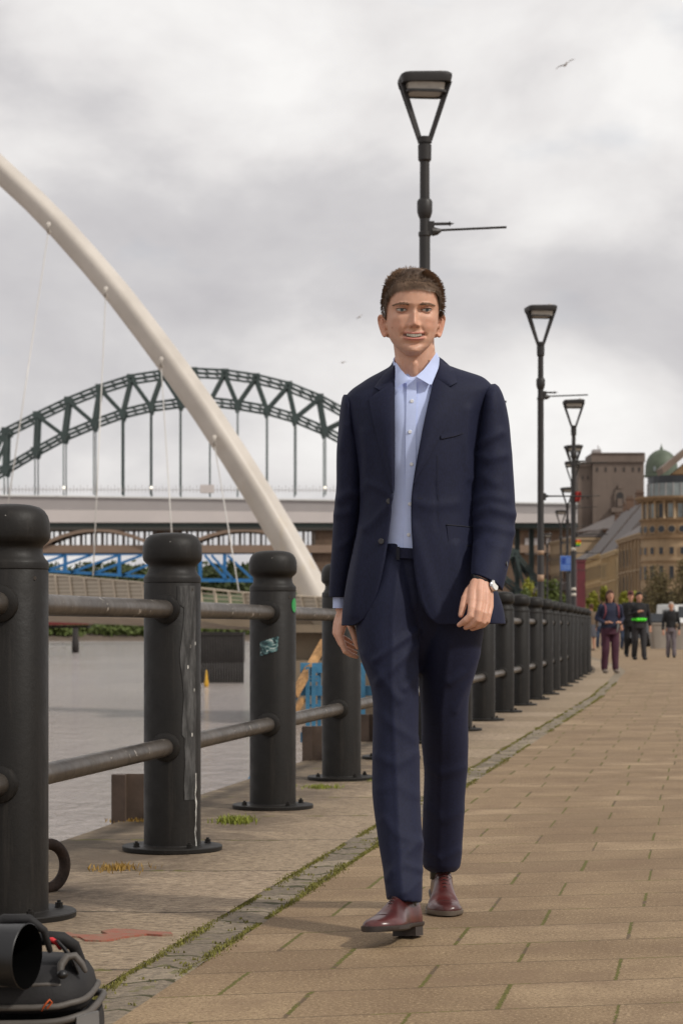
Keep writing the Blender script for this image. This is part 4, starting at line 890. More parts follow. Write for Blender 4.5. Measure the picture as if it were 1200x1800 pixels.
# grey stone tower
TWD = 492.0
tw = thing('stone_tower', 'massive grey stone bridge tower with arched niche and few windows', 'tower', tuple(gp(1086, TWD)))
def tbx(mb, x0, x1, yt, yb, d, dep): a, b = P(x0, yb, d), P(x1, yt, d); mb.box(a[0], b[0], d, d + dep, a[2], b[2]); return mb
tbx(MB(), 1041, 1131, 812, 1100, TWD, 12).build('shaft', M['towerstone'], tw); tbx(MB(), 1015.5, 1040.7, 820, 1100, TWD + 1.4, 10.5).build('shaft', M['towerstone'], tw)
mb = MB(); tbx(mb, 1039, 1133, 797, 812, TWD - 0.5, 13); tbx(mb, 1040, 1132, 795.5, 797, TWD - 0.8, 13.6); tbx(mb, 1014.5, 1038.8, 812, 820, TWD + 1, 11); mb.build('parapet', M['towerstone'], tw)
M['darkhole'] = mat('dark_pane_niche_shade', srgb(44, 40, 38), 0.7, bump=0)
for x in (1049, 1064, 1081, 1096, 1112, 1123):
    f = tbx(MB(), x - 1.8, x + 1.8, 820, 829, TWD - 0.08, 0.3).build('window', M['towerstone'], tw); tbx(MB(), x - 1.2, x + 1.2, 821.5, 828.5, TWD - 0.14, 0.3).build('pane', M['darkhole'], f)
for x, y in ((1023, 836), (1032, 836), (1023, 870), (1032, 870)):
    f = tbx(MB(), x - 1.4, x + 1.4, y, y + 8, TWD + 1.3, 0.3).build('window', M['towerstone'], tw); tbx(MB(), x - .9, x + .9, y + 1, y + 7, TWD + 1.24, 0.3).build('pane', M['darkhole'], f)
def archpoly(cx, w, yt, yb, d, n=10): return [P(cx - w / 2, yb, d), P(cx + w / 2, yb, d)] + [P(cx + w / 2 * math.cos(a), yt + w / 2 - w / 2 * math.sin(a), d) for a in np.linspace(0, math.pi, n)]
nc = MB(); nc.prism(archpoly(1089, 20, 859, 892, TWD - 0.5), (0, 0.45, 0)); nc = nc.build('niche', M['towerstone'], tw); q = MB(); q.prism(archpoly(1089, 12, 865, 890, TWD - 0.6), (0, 0.05, 0)); q.build('niche_shade', M['darkhole'], nc); tbx(MB(), 1074, 1106, 892, 900, TWD - 1.6, 1.6).build('balcony', M['towerstone'], nc)  # flat dark panel paints the shade inside the niche
q = tbx(MB(), 1086, 1092, 852, 858.8, TWD - 0.7, 0.6).build('crest', M['towerstone'], nc); tbx(MB(), 1084.5, 1093.5, 876, 890, TWD - 0.9, 0.28).build('statue', M['towerstone'], nc)
mb = MB(); tbx(mb, 1042, 1056, 790, 795.3, TWD + 3, 4); mb.bar(P(1050, 795, TWD + 4), P(1050, 783, TWD + 4), 0.2); mb.bar(P(1053, 795, TWD + 4), P(1053, 786, TWD + 4), 0.15); mb.build('roof_hut', M['sheetgrey'], tw)

# domed corner building
DD = 300.0; cx = P(1196, 0, DD)[0]
db = thing('domed_building', 'cream corner building with green copper dome and round windows', 'building', (cx, DD + 3, 0))
def ring8(rx, ry, z, cxx=None, n=24, ph=0.0): c = cx if cxx is None else cxx; return [(c + rx * math.cos(2 * math.pi * k / n + ph), DD + 4 + ry * math.sin(2 * math.pi * k / n + ph), z) for k in range(n)]
def bay(y0, y1, rx, name, m, dx=0.0, par=None, sm=True): return MB().rings([ring8(rx, rx, zt(y1, DD)), ring8(rx, rx, zt(y0, DD))]).build(name, m, par or db, sm, sharp=50)
s = DD / F; Rr = 64 * s
bay(946, 1100, Rr, 'lower_wall', M['sand']); bay(914, 942, Rr + .02, 'round_window_band', M['olivestone']); bay(880, 913, Rr - 0.5, 'loggia_wall', M['sand'])
for y0, y1, e in ((942, 946, .35), (911.5, 914.2, .25), (876, 880.2, .5), (872, 876, .8), (985, 988, .2)): bay(y0, y1, Rr + e, 'cornice', M['olivestone'])
for k in range(22):
    a = math.pi + math.pi * (k + .5) / 22
    if math.sin(a) > 0.2: continue
    X, Y = cx + (Rr - .05) * math.cos(a), DD + 4 + (Rr - .05) * math.sin(a)
    if k % 2: MB().lathe([(.26, zt(913, DD)), (.26, zt(911, DD)), (.19, zt(910.5, DD)), (.17, zt(883, DD)), (.26, zt(882, DD)), (.26, zt(880, DD))], 10, (X, Y, 0)).build('column', M['sand'], db, True)
    a2 = a + math.pi / 44
    nx, ny = math.cos(a2), math.sin(a2); tx, ty = -ny, nx
    def disc(mb, z, r_, o, n=16, rx=None): c = np.array((cx + (Rr + o) * nx, DD + 4 + (Rr + o) * ny, z)); return mb.prism([c + np.array((tx, ty, 0)) * (rx or r_) * math.cos(q) + np.array((0, 0, 1.0)) * r_ * math.sin(q) for q in np.linspace(0, 6.283, n + 1)[:-1]], (-nx * .2, -ny * .2, 0))
    if k % 2 == 0:
        w_ = disc(MB(), zt(930, DD), 0.62, .10).build('round_window', M['sand'], db); disc(MB(), zt(930, DD), 0.48, .14).build('pane', M['glass'], w_)
    for (y0, y1, wd, mm, o) in ((885, 909, .55, M['paleglass'] if k % 3 else M['glass'], -.42), (962, 974, .28, M['glass'], .06), (995, 1018, .3, M['glass'], .06), (1040, 1075, .34, M['glass'], .06)):
        if k % 2: continue
        c = np.array((cx + (Rr + o) * nx, DD + 4 + (Rr + o) * ny, (zt(y0, DD) + zt(y1, DD)) / 2)); f = MB().obox(c - np.array((nx, ny, 0)) * .03, (tx * (wd + .1), ty * (wd + .1), 0), (nx * .1, ny * .1, 0), (0, 0, (zt(y0, DD) - zt(y1, DD)) / 2 + .1)).build('window', M['sand'], db)
        MB().obox(c, (tx * wd, ty * wd, 0), (nx * .1, ny * .1, 0), (0, 0, (zt(y0, DD) - zt(y1, DD)) / 2)).build('pane', mm, f)
bay(848, 872, Rr - 1.0, 'glass_storey', M['paleglass'], sm=False); bay(835, 848, Rr - 1.0 + .02, 'glass_fascia', M['glass'], sm=False)
for k in range(24):
    a = 2 * math.pi * k / 24; X, Y = cx + (Rr - .95) * math.cos(a), DD + 4 + (Rr - .95) * math.sin(a)
    if math.sin(a) < 0.3: MB().box(X - .05, X + .05, Y - .05, Y + .05, zt(872, DD), zt(848, DD)).build('mullion', M['sheetgrey'], db)
dcx = P(1169, 0, DD)[0]; dm = MB().rings([ring8(r_ * s, r_ * s, zt(y, DD), dcx) for y, r_ in ((835, 31), (832, 31), (831, 29), (815, 28.5), (805, 26), (797, 21.5), (791, 15), (787.5, 8), (786, 3), (783, 2.5), (780, 1), (776, .5))]).build('dome', M['copper'], db, True, sharp=45)
w_ = MB(); nx, ny = math.sin(-0.55), -math.cos(-0.55)
c = np.array((dcx + 28.8 * s * nx, DD + 4 + 28.8 * s * ny, zt(822, DD)))
for (r_, o, nm, mm, pa) in ((0.42, 0.10, 'dome_window', M['copper'], dm), (0.30, 0.16, 'pane', M['paleglass'], dm)):
    MB().prism([c + np.array((nx, ny, 0)) * o + np.array((-ny, nx, 0)) * r_ * 0.7 * math.cos(q) + np.array((0, 0, 1.)) * r_ * 1.25 * math.sin(q) for q in np.linspace(0, 6.283, 21)[:-1]], (-nx * .3, -ny * .3, 0)).build(nm, mm, pa)
# near gabled building at the right edge
GD = 118.0
gb = thing('gabled_building', 'building with a brown overhanging gable roof at the right edge of the photo', 'building', tuple(gp(1290, GD)))
a, b = gp(1246, GD), gp(1420, GD)
MB().box(a[0], b[0], GD, GD + 6, 0, zt(838, GD)).build('wall', M['sand'], gb)
M['eave'] = mat('eave_boards', srgb(120, 104, 92), 0.7, var=0.15, scale=1.0, bump=0)
mb = MB(); E = [P(1162, 822, GD - 1), P(1313, 700, GD - 1), P(1464, 822, GD - 1), P(1464, 830, GD - 1), P(1313, 712, GD - 1), P(1166, 832, GD - 1)]; mb.prism(E[:2] + E[4:], (0, 2.2, 0)); mb.prism(E[1:5], (0, 2.2, 0)); mb.build('roof', M['eave'], gb)
mb = MB(); mb.prism([P(1180, 833, GD), P(1313, 722, GD), P(1446, 833, GD)], (0, 1.0, 0)); mb.build('pediment', M['olivestone'], gb)
mb = MB(); mb.bar(P(1188, 904, 110), P(1206, 893, 110), 0.12); 
windows(Wall(a, b, (0, -1)), gb, 3, 3, 6, .4)

# ------------------------------------------------------------------ planters, cars
M['planter'] = mat('planter_concrete', srgb(150, 142, 132), 0.8, var=0.1, scale=2, bump=0.2)
def planter(px, d, lb, sc=1.0):
    q = gp(px, d); r = thing('planter', lb, 'planter', tuple(q), group='grey tapered street planters')
    rr = []
    for h, w in ((0, .30), (.9, .40), (.9, .43), (.96, .43), (.96, .37), (.85, .36)): rr.append([((abs(math.cos(a)) ** .4) * math.copysign(w, math.cos(a)) * sc, (abs(math.sin(a)) ** .4) * math.copysign(w, math.sin(a)) * sc, h * sc) for a in np.linspace(0, 6.283, 25)[:-1]])
    MB().rings(rr).build('pot', M['planter'], r, True, sharp=35); mb = MB()
    mb.lathe([(.33 * sc, .84 * sc), (.33 * sc, .90 * sc)], 16); mb.build('soil', M['trunk'], r)
planter(1158, 88, 'grey tapered planter between the lime-belt woman and the grey-haired woman', 1.1); planter(1194, 84, 'grey tapered planter at the right edge, beside the grey-haired woman', 1.1)
def car(lb, px, d, col, rz=0.0, van=False, sc=1.0):
    q = gp(px, d); r = thing('parked_van' if van else 'parked_car', lb, 'van' if van else 'car', tuple(q), group=None if van else 'cars parked beyond the planters')
    o = tuple(q); W2 = .88 * sc; m = mat('car_paint', col, 0.25, 0.0, var=0.03, bump=0)
    prof = [(-2.1, .35), (-2.15, .7), (-2.0, .95), (-1.2, 1.05), (-.75, 1.48), (.9, 1.5), (1.6, 1.1), (2.1, 1.0), (2.15, .4)] if not van else [(-2.4, .35), (-2.45, .9), (-2.2, 1.15), (-1.7, 1.25), (-1.25, 1.95), (2.4, 2.05), (2.45, .4)]
    def W_(mb):      # rotate local geometry into place: front faces the camera
        c_, s_ = math.cos(rz), math.sin(rz); mb.v = [(q[0] + x * c_ - y * s_, q[1] + x * s_ + y * c_, z) for x, y, z in mb.v]; return mb
    rows = []
    for x, k in ((-W2, .97), (-W2 * 1.0, 1), (-W2 * .8, 1.0), (W2 * .8, 1.0), (W2, 1), (W2, .97)):
        t_ = 0.80 if abs(x) >= W2 * .99 else 1.0; rows.append([(x * (0.86 if z > 1.15 else 1), y * (1 if abs(x) < W2 * .9 else .97), .35 + (z - .35) * (.98 if abs(x) >= W2 * .99 else 1)) for y, z in prof])
    W_(MB().rings(rows)).build('body', m, r, True, sharp=35)
    i0 = 3; (ya, za), (yb, zb_) = prof[i0], prof[i0 + 1]; f_ = lambda t, w: [(-w, ya + (yb - ya) * t - .015, za + (zb_ - za) * t + .02), (w, ya + (yb - ya) * t - .015, za + (zb_ - za) * t + .02)]
    A = f_(.12, W2 * .78) + f_(.92, W2 * .66)[::-1]; W_(MB().prism(A, (0, .05, -.03))).build('windscreen', M['glass'], r)
    for sx in (-1, 1):
        W_(MB().obox((sx * W2 * .68, prof[1][0] + .05, .72), (.17, 0, 0), (0, .06, 0), (0, 0, .08))).build('headlight', M['white'], r)
        sw = MB(); sw.prism([(sx * W2 * .875, -.9 if not van else -1.5, 1.12), (sx * W2 * .875, 1.2, 1.12), (sx * W2 * .87, .8, 1.42 if not van else 1.75), (sx * W2 * .87, -.6 if not van else -1.2, 1.42 if not van else 1.75)], (sx * .09, 0, 0)); W_(sw).build('side_window', M['glass'], r)
        for y in (-1.35, 1.35):
            w_ = MB(); w_.lathe([(.30, -.09), (.32, -.06), (.32, .06), (.30, .09)], 20); w_.v = [(sx * (W2 - .06) + z, y + yy, .32 + xx) for xx, yy, z in w_.v]; wh = W_(w_).build('wheel', M['darktimber'], r, True, sharp=40)
    W_(MB().obox((0, prof[0][0] - .02, .55), (W2 * .5, 0, 0), (0, .05, 0), (0, 0, .10))).build('grille', M['darktimber'], r)
car('pale blue-grey car parked behind the planters and the lime-belt woman', 1150, 112, srgb(120, 130, 145), 0.25); car('black car parked just behind the lime-belt woman', 1143, 98, srgb(32, 32, 34), 0.2, sc=.8)
car('white van parked at the right edge behind the grey-haired woman', 1200, 108, srgb(205, 205, 202), 0.1, van=True)
# gulls
M['gull'] = mat('gull_feathers', srgb(205, 200, 198), 0.8, bump=0)
def gull(px, py, d, span, rz, lb):
    p = P(px, py, d); r = tag(None or thing('gull', lb, 'gull', tuple(p), group='gulls flying in the clouds'))
    c_, s_ = math.cos(rz), math.sin(rz); T = lambda x, y, z: (p[0] + x * c_ - z * s_, p[1] + y, p[2] + x * s_ + z * c_)
    MB().tube([T(-.05, .25, 0), T(0, .1, 0), T(0, -.1, 0), T(0, -.28, .01)], [.015, .038, .035, .015], 8, round_cap=True).build('body', M['gull'], r, True)
    for sx in (-1, 1):
        rows = [[T(sx * span * u, -.02 + .10 * u, .16 * span * math.sin(u * 2.6)), T(sx * span * u, .16 - .02 * u, .16 * span * math.sin(u * 2.6) - .01), T(sx * span * u, .07, .16 * span * math.sin(u * 2.6) + .02 * (1 - u))] for u in np.linspace(0, 1, 8)]
        rows[-1] = [tuple(np.array(T(sx * span, .12, .16 * span * math.sin(2.6))) + (0, i * .005, i * .002)) for i in range(3)]
        MB().rings(rows).build('wing', M['gull'], r, True)
gull(994, 113, 80, .42, R(28), 'largest gull, gliding in the clouds right of the nearest lamp'); gull(632, 557, 110, .22, R(35), 'tiny gull left of the walking man\'s head'); gull(603, 637, 120, .2, R(10), 'tiny gull just above the green arch bridge, left of the man\'s shoulder')
# ------------------------------------------------------------------ the walking man
def suit_mat(name, c):
    t = NT(name); p = t.tc.outputs['Object']
    b = t.ramp(t.noise(260, 2, 0.6, vec=t.mapping(p, (1, 1, 0.35))), [(0.3, mul(c, 0.78)), (0.7, mul(c, 1.25))])
    t.l.new(b, t.b.inputs['Base Color']); t.b.inputs['Roughness'].default_value = 0.72; t.b.inputs['Specular IOR Level'].default_value = 0.25
    t.b.inputs['Sheen Weight'].default_value = 0.05; t.b.inputs['Sheen Tint'].default_value = (0.4, 0.45, 0.8, 1); t.b.inputs['Sheen Roughness'].default_value = 0.5
    t.bump(t.noise(220, 3, 0.6), 0.12, 0.001); return t.m
M['suit'] = suit_mat('navy_wool', (0.0078, 0.0098, 0.0290, 1)); M['suitdark'] = mat('navy_seam', (0.007, 0.008, 0.018, 1), 0.8, bump=0); M['button'] = mat('dark_horn', (0.02, 0.018, 0.02, 1), 0.3, bump=0)
M['shirt'] = mat('blue_shirt', srgb(190, 203, 240), 0.75, var=0.03, scale=60, bump=0.1, bscale=300, bdist=0.001); M['pearl'] = mat('pearl_button', srgb(220, 222, 226), 0.25, var=0.03, bump=0)
def skin_mat():
    t = NT('skin'); at = t.n.new('ShaderNodeAttribute'); at.attribute_name = 'tint'
    n = t.noise(60, 4, 0.6); base = t.mix(t.rng(n, 0.35, 0.65, 0, 0.45), at.outputs['Color'], t.mix(1.0, at.outputs['Color'], (0.86, 0.74, 0.68, 1), 'MULTIPLY'))
    t.l.new(base, t.b.inputs['Base Color']); t.b.inputs['Roughness'].default_value = 0.52; t.b.inputs['Subsurface Weight'].default_value = 0.12
    t.b.inputs['Subsurface Radius'].default_value = (0.9, 0.35, 0.2); t.b.inputs['Subsurface Scale'].default_value = 0.006; t.b.inputs['Specular IOR Level'].default_value = 0.45
    t.bump(t.noise(350, 2), 0.08, 0.0006); return t.m
M['skin'] = skin_mat()
man = thing('person', 'tall man walking in a navy suit, open-necked light blue shirt and burgundy leather shoes', 'person', (0.17, 6.25, 0))
YM = 6.25

# --- head (local metres: x right in the picture, y away from the camera, z up from the chin)
HX, HZ0, HY = 723.6, 622.0, 6.22
hs = HY / F
HW = [(-0.004, .016), (0.004, .026), (.012, .036), (.022, .0475), (.034, .0575), (.048, .0650), (.066, .0705), (.085, .0740), (.105, .0760), (.125, .0785), (.150, .0795), (.175, .0775), (.195, .0720), (.212, .0620), (.225, .0490), (.234, .0350), (.240, .020), (.2425, .006)]
HF = [(-0.004, .052), (0.004, .080), (.012, .0885), (.022, .0885), (.032, .0850), (.042, .0865), (.056, .0895), (.066, .0895), (.085, .0895), (.105, .0885), (.125, .0870), (.138, .0905), (.147, .0930), (.160, .0925), (.178, .0895), (.195, .083), (.212, .070), (.225, .052), (.234, .034), (.240, .018), (.2425, .004)]
HB = [(-0.004, -.030), (0.004, -.020), (.015, -.005), (.030, .018), (.045, .040), (.060, .060), (.08, .076), (.11, .090), (.15, .099), (.18, .096), (.205, .083), (.222, .064), (.234, .042), (.240, .022), (.2425, .006)]
def hl_(T, z): return float(lin(T, z)[0])
def gz(x, z, cx, cz, sx, sz): return math.exp(-((x - cx) / sx) ** 2 - ((z - cz) / sz) ** 2)
NOSE = [(.068, 0), (.074, .0015), (.079, .0090), (.083, .0185), (.088, .0225), (.093, .0215), (.100, .0175), (.110, .0130), (.120, .0095), (.130, .0050), (.140, .0030), (.150, .0008), (.158, 0)]
NW = [(.068, .011), (.080, .0108), (.088, .0100), (.100, .0082), (.115, .0072), (.130, .0072), (.150, .010)]
def face_off(x, z):
    o = 0.0
    if .066 < z < .16: o += hl_(NOSE, z) * math.exp(-abs(x / hl_(NW, z)) ** 2.2)
    for s in (-1, 1):
        o += .0080 * 1.15 * gz(x, z, s * .0135, .0828, .0048, .0060)                # nostril wings
        o -= .0150 * gz(x, z, s * .0335, .1265, .0165, .0095)                # eye sockets
        o -= .0050 * gz(x, z, s * .0180, .1290, .0070, .0110)
        o += .0060 * gz(x, z, s * .0330, .1425, .0190, .0050)                # brow
        o += .0065 * gz(x, z, s * .0500, .1020, .0170, .0130)                # cheek bone
        o += .0060 * gz(x, z, s * .0420, .0780, .0120, .0140)                # smiling cheek
        o -= .0042 * gz(x, z, s * .0530, .0560, .0120, .0170)                # hollow cheek
        for q in np.linspace(0, 1, 6): o -= .0034 * gz(x, z, s * (.0195 + .0155 * q), .078 - .026 * q, .0030, .0050)   # smile line
        o -= .0040 * gz(x, z, s * .0340, .0545, .0050, .0050)                # mouth corner
        o -= .0035 * gz(x, z, s * .0760, .1550, .012, .018)                  # temple
    o -= .0030 * gz(x, z, 0, .0660, .0030, .0070)
    o += .0055 * gz(x, z, 0, .0120, .0170, .0110); o -= .0050 * gz(x, z, 0, .0300, .0200, .0055)
    zc = .0530 + 3.6 * x * x
    if abs(x) < .034:
        k = (1 - (x / .034) ** 2) ** .5; o += k * (.0050 * math.exp(-((z - zc - .0074) / .0036) ** 2) + .0070 * math.exp(-((z - zc + .0088) / .0048) ** 2) - .0095 * math.exp(-((z - zc) / .0042) ** 4))
    return o
def head_front(x, z):            # y of the face surface (negative is towards the camera), before yaw
    w, f = hl_(HW, z), hl_(HF, z); u = min(abs(x) / w, 0.999); return -f * (1 - u ** 2.3) ** (1 / 2.1) - face_off(x, z)
yaw = R(2.5); hpit = R(8.0)
def H2W(x, y, z):
    y, z = y * math.cos(hpit) - (z - .10) * math.sin(hpit), (z - .10) * math.cos(hpit) + y * math.sin(hpit) + .10
    c, s = math.cos(yaw), math.sin(yaw); X = x * c - y * s; Yy = x * s + y * c
    Y = HY + Yy; p = P(HX, HZ0, HY); return np.array((p[0] + X, Y, p[2] + z))
body = MB(); rows = []
zs = list(np.concatenate([np.linspace(-.004, .035, 22), np.linspace(.037, .158, 80), np.linspace(.16, .2425, 44)]))
for z in zs:
    w, f, b = hl_(HW, z), hl_(HF, z), hl_(HB, z); row = []; mid = 0.0 if b > 0 else (b - f) / 2 * 0 + (-f - (-b)) / 2 * 0
    yc = 0.0 if z > .03 else -0.02 * (1 - max(z, 0) / .03)
    for k in range(160):
        a = 2 * math.pi * k / 160; cx_, sy_ = math.cos(a), math.sin(a)
        if sy_ <= 0:
            x = w * math.copysign(abs(cx_) ** (2 / 2.3), cx_); fr = max(f + yc, .01); y = yc - fr * abs(sy_) ** (2 / 2.1); y -= face_off(x, z) * min(1, abs(sy_) * 2.2)
        else:
            x = w * math.copysign(abs(cx_) ** .9, cx_); bb = max(b - yc, .012); y = yc + bb * abs(sy_) ** .95
        row.append(H2W(x, y, z))
    rows.append(row)
body.rings(rows)
# ears
def smoothpath(q, n=4):
    q = [np.array(v, float) for v in q]; out = []
    for i in range(len(q) - 1):
        p0, p1, p2, p3 = q[max(i - 1, 0)], q[i], q[i + 1], q[min(i + 2, len(q) - 1)]
        for t in np.linspace(0, 1, n + 1)[:-1]: out.append(.5 * (2 * p1 + (p2 - p0) * t + (2 * p0 - 5 * p1 + 4 * p2 - p3) * t * t + (3 * p1 - p0 - 3 * p2 + p3) * t ** 3))
    return out + [q[-1]]
def ptube(q, r_): body.tube(smoothpath(q), list(np.interp(np.linspace(0, 1, 4 * (len(q) - 1) + 1), np.linspace(0, 1, len(r_)), r_)), 10, round_cap=True)
for s in (-1, 1):
    E = lambda a, b, c: H2W(s * (.0760 + a * .95), .004 + b, .080 + c)
    ptube([E(.000, -.010, -.024), E(.003, -.008, -.028), E(.008, .000, -.022), E(.015, .010, -.004), E(.019, .014, .012), E(.020, .010, .024), E(.015, .000, .030), E(.008, -.008, .026), E(.002, -.012, .014)], [.0040, .0052, .0046, .0042, .0042, .0042, .0042, .004, .003])
    body.tube([E(-.002, -.004, -.022), E(.003, .002, -.010), E(.007, .006, .004), E(.009, .004, .018)], [.006, .008, .009, .007], 10, round_cap=True)
    body.tube([E(.000, -.012, -.004), E(.003, -.014, .002)], [.005, .004], 8, round_cap=True)
    body.tube([E(-.008, .002, -.024), E(-.006, .004, 0), E(-.006, .004, .026)], [.009, .012, .010], 10, round_cap=True)
# neck and body core (covered by the clothes)
rows = []
for py, xl, xr, Yc, b in [(585, 690, 762, 6.262, .060), (605, 691, 763, 6.262, .062), (625, 693.5, 765, 6.264, .062), (645, 694, 767, 6.268, .063), (662, 693, 772, 6.275, .066), (680, 680, 785, 6.28, .07), (700, 650, 815, 6.28, .075), (800, 655, 812, 6.27, .09), (940, 665, 800, 6.27, .085), (1040, 660, 812, 6.27, .085), (1100, 665, 805, 6.27, .075), (1130, 690, 780, 6.27, .05)]:
    a_, c_ = P(xl, py, Yc), P(xr, py, Yc); rows.append([((a_[0] + c_[0]) / 2 + (c_[0] - a_[0]) / 2 * math.cos(t), Yc + b * math.sin(t), a_[2] + .012 * math.sin(t) * (1 if py < 660 else 0)) for t in np.linspace(0, 2 * math.pi, 41)[:-1]])
body.rings(rows)
S_ = lambda l: [P(x, y, Y) for x, y, Y in l]
body.tube(S_([(728, 640, 6.205), (727, 655, 6.212), (724, 668, 6.222)]), [.010, .012, .012], 10, round_cap=True)      # throat
for q in (( -1, 702, 712), (1, 757, 738)): body.tube(S_([(q[1], 612, 6.24), ((q[1] + q[2]) / 2, 640, 6.225), (q[2], 664, 6.222)]), [.011, .010, .009], 8, round_cap=True)
# arms under the sleeves, legs under the trousers
body.tube(S_([(658, 712, 6.285), (618, 775, 6.29), (612, 880, 6.33), (604, 1000, 6.37), (602, 1062, 6.385), (601, 1074, 6.385)]), [.030, .034, .036, .030, .021, .020], 16)
body.tube(S_([(812, 705, 6.285), (860, 770, 6.28), (868, 880, 6.25), (857, 980, 6.13), (847, 1020, 6.085)]), [.030, .036, .036, .030, .022], 16)
for L in ([(695, 1080, 6.25), (692, 1200, 6.19), (697, 1320, 6.14), (702, 1450, 6.05), (710, 1550, 5.975), (711, 1578, 5.965)], [(785, 1080, 6.29), (782, 1200, 6.34), (782, 1320, 6.42), (779, 1450, 6.52), (775, 1515, 6.60), (775, 1530, 6.60)]): body.tube(S_(L), [.075, .055, .048, .044, .034, .032], 16)
# left hand of the man (right in the picture), back of the hand to the camera, fingers curled
px_ = hs
def finger(pts, r, k=1.0): body.tube(S_(pts), [q * px_ * k for q in r], 12, round_cap=True)
dY = 6.06
finger([(845, 1010, 6.10), (845, 1022, 6.085), (845, 1032, 6.07)], [15, 14.5, 15])
finger([(836, 1026, 6.065), (831, 1042, 6.045), (829.5, 1057, 6.03)], [11, 9.5, 8.2])
finger([(843, 1026, 6.065), (842, 1042, 6.045), (842.5, 1059, 6.028)], [12, 10.5, 8.0])
finger([(850, 1028, 6.067), (852, 1045, 6.05), (853, 1063, 6.036)], [11, 10, 7.6])
finger([(856, 1030, 6.075), (859, 1048, 6.062), (860.5, 1067, 6.05)], [9, 8.0, 6.4])
finger([(829.5, 1057, 6.03), (828.5, 1070, 6.018), (826.5, 1083, 6.013), (818, 1090.5, 6.016), (806.5, 1098.5, 6.03)], [7.9, 7.0, 6.9, 6.0, 4.3])
finger([(842.5, 1059, 6.028), (840, 1075, 6.012), (838, 1090, 6.012), (829, 1098, 6.02), (818, 1103, 6.035)], [7.6, 6.8, 6.8, 5.8, 4.6])
finger([(853, 1063, 6.036), (850, 1079, 6.02), (848, 1093, 6.02), (839, 1101, 6.03), (829, 1105, 6.045)], [7.2, 6.5, 6.6, 5.6, 4.5])
finger([(860.5, 1067, 6.05), (858, 1080, 6.037), (855.5, 1092, 6.034), (849, 1099, 6.042), (841, 1102, 6.055)], [6.2, 5.5, 5.6, 4.8, 4.0])
finger([(834, 1030, 6.075), (824, 1040, 6.06), (816.5, 1052, 6.045), (813, 1067, 6.035), (809.5, 1081, 6.03)], [9.5, 8.6, 6.7, 6.2, 4.8])
# right hand (left in the picture), hanging at the side behind the jacket
finger([(602, 1058, 6.385), (602, 1072, 6.38), (602, 1084, 6.375)], [12.5, 11.5, 12])
finger([(606, 1084, 6.365), (601, 1100, 6.345), (597, 1117, 6.335)], [9.5, 8.5, 7.0])
finger([(602, 1084, 6.375), (597, 1100, 6.36), (592.5, 1116, 6.352)], [10, 8.8, 7.0])
finger([(598, 1084, 6.385), (593, 1098, 6.375), (590, 1112, 6.37)], [9, 8, 6.6])
finger([(597, 1082, 6.40), (592, 1096, 6.395), (589.5, 1107, 6.39)], [8, 7, 5.8])
finger([(597, 1117, 6.335), (602, 1133, 6.325), (607, 1145, 6.322), (617, 1151, 6.325), (627, 1154.5, 6.33)], [6.6, 6.0, 5.8, 5.0, 3.8])
finger([(592.5, 1116, 6.352), (599, 1131, 6.345), (606, 1140, 6.345), (616, 1144, 6.348), (625, 1147, 6.35)], [6.4, 5.8, 5.5, 4.8, 3.8])
finger([(590, 1112, 6.37), (598, 1125, 6.365), (606, 1131, 6.365), (615, 1135, 6.37), (622, 1138, 6.375)], [6.0, 5.4, 5.1, 4.4, 3.5])
finger([(589.5, 1107, 6.39), (598, 1118, 6.387), (606, 1122, 6.388), (613, 1126, 6.39), (618, 1129, 6.392)], [5.4, 4.8, 4.5, 3.9, 3.2])
finger([(607, 1082, 6.36), (613, 1093, 6.335), (619, 1107, 6.318), (624, 1123, 6.312), (628, 1138, 6.315)], [8.5, 7.4, 6.2, 5.6, 4.4])
bm_ = remesh(body, 0.0022, 2)
co = get_co(bm_); no = get_no(bm_)
# vertex tint: lips, blush, stubble shade of the scalp, painted nostril and mouth shade, nails
base = np.array((0.63, 0.365, 0.255)); col = np.tile(base, (len(co), 1))
hp = P(HX, HZ0, HY); lx = co[:, 0] - hp[0]; ly = co[:, 1] - HY; lz = co[:, 2] - hp[2]; c, s = math.cos(-yaw), math.sin(-yaw)
fx = lx * c - ly * s; fy = lx * s + ly * c; c, s = math.cos(hpit), math.sin(hpit); fy, lz = fy * c + (lz - .10) * s, (lz - .10) * c - fy * s + .10; inhead = (lz > -.01)
def paint(mask, c_): 
    m = np.clip(mask, 0, 1)[:, None]; col[:] = col * (1 - m) + np.array(c_) * m
G = lambda cx, cz, sx, sz: np.exp(-((fx - cx) / sx) ** 2 - ((lz - cz) / sz) ** 2) * inhead * (fy < 0)
for s_ in (-1, 1):
    paint(0.26 * G(s_ * .048, .085, .022, .018), (0.62, 0.22, 0.15)); paint(0.8 * G(s_ * .0080, .0775, .0032, .0018), (0.14, 0.05, 0.035)); paint(0.40 * G(s_ * .034, .120, .018, .005), (0.46, 0.24, 0.18))
    paint(0.35 * ((np.abs(fx) > .078) & (lz > .04) & (lz < .12)).astype(float), (0.60, 0.28, 0.19))
paint(0.30 * G(0, .088, .014, .010), (0.60, 0.22, 0.15))
paint(0.16 * (inhead & (lz < .045) & (fy < 0.02)).astype(float), (0.42, 0.27, 0.21))
zc = .0530 + 3.6 * fx ** 2; k = np.sqrt(np.clip(1 - (fx / .034) ** 2, 0, 1)) * inhead * (fy < 0)
lip = np.maximum(np.exp(-((lz - zc - .0070) / .0040) ** 4), np.exp(-((lz - zc + .0085) / .0052) ** 4)) * k
paint(0.9 * lip, (0.52, 0.185, 0.155)); paint(0.9 * (np.exp(-((lz - zc) / .0036) ** 4) * (k > .15) * inhead * (fy < 0) * (np.abs(fx) < .031)), (0.10, 0.030, 0.028))
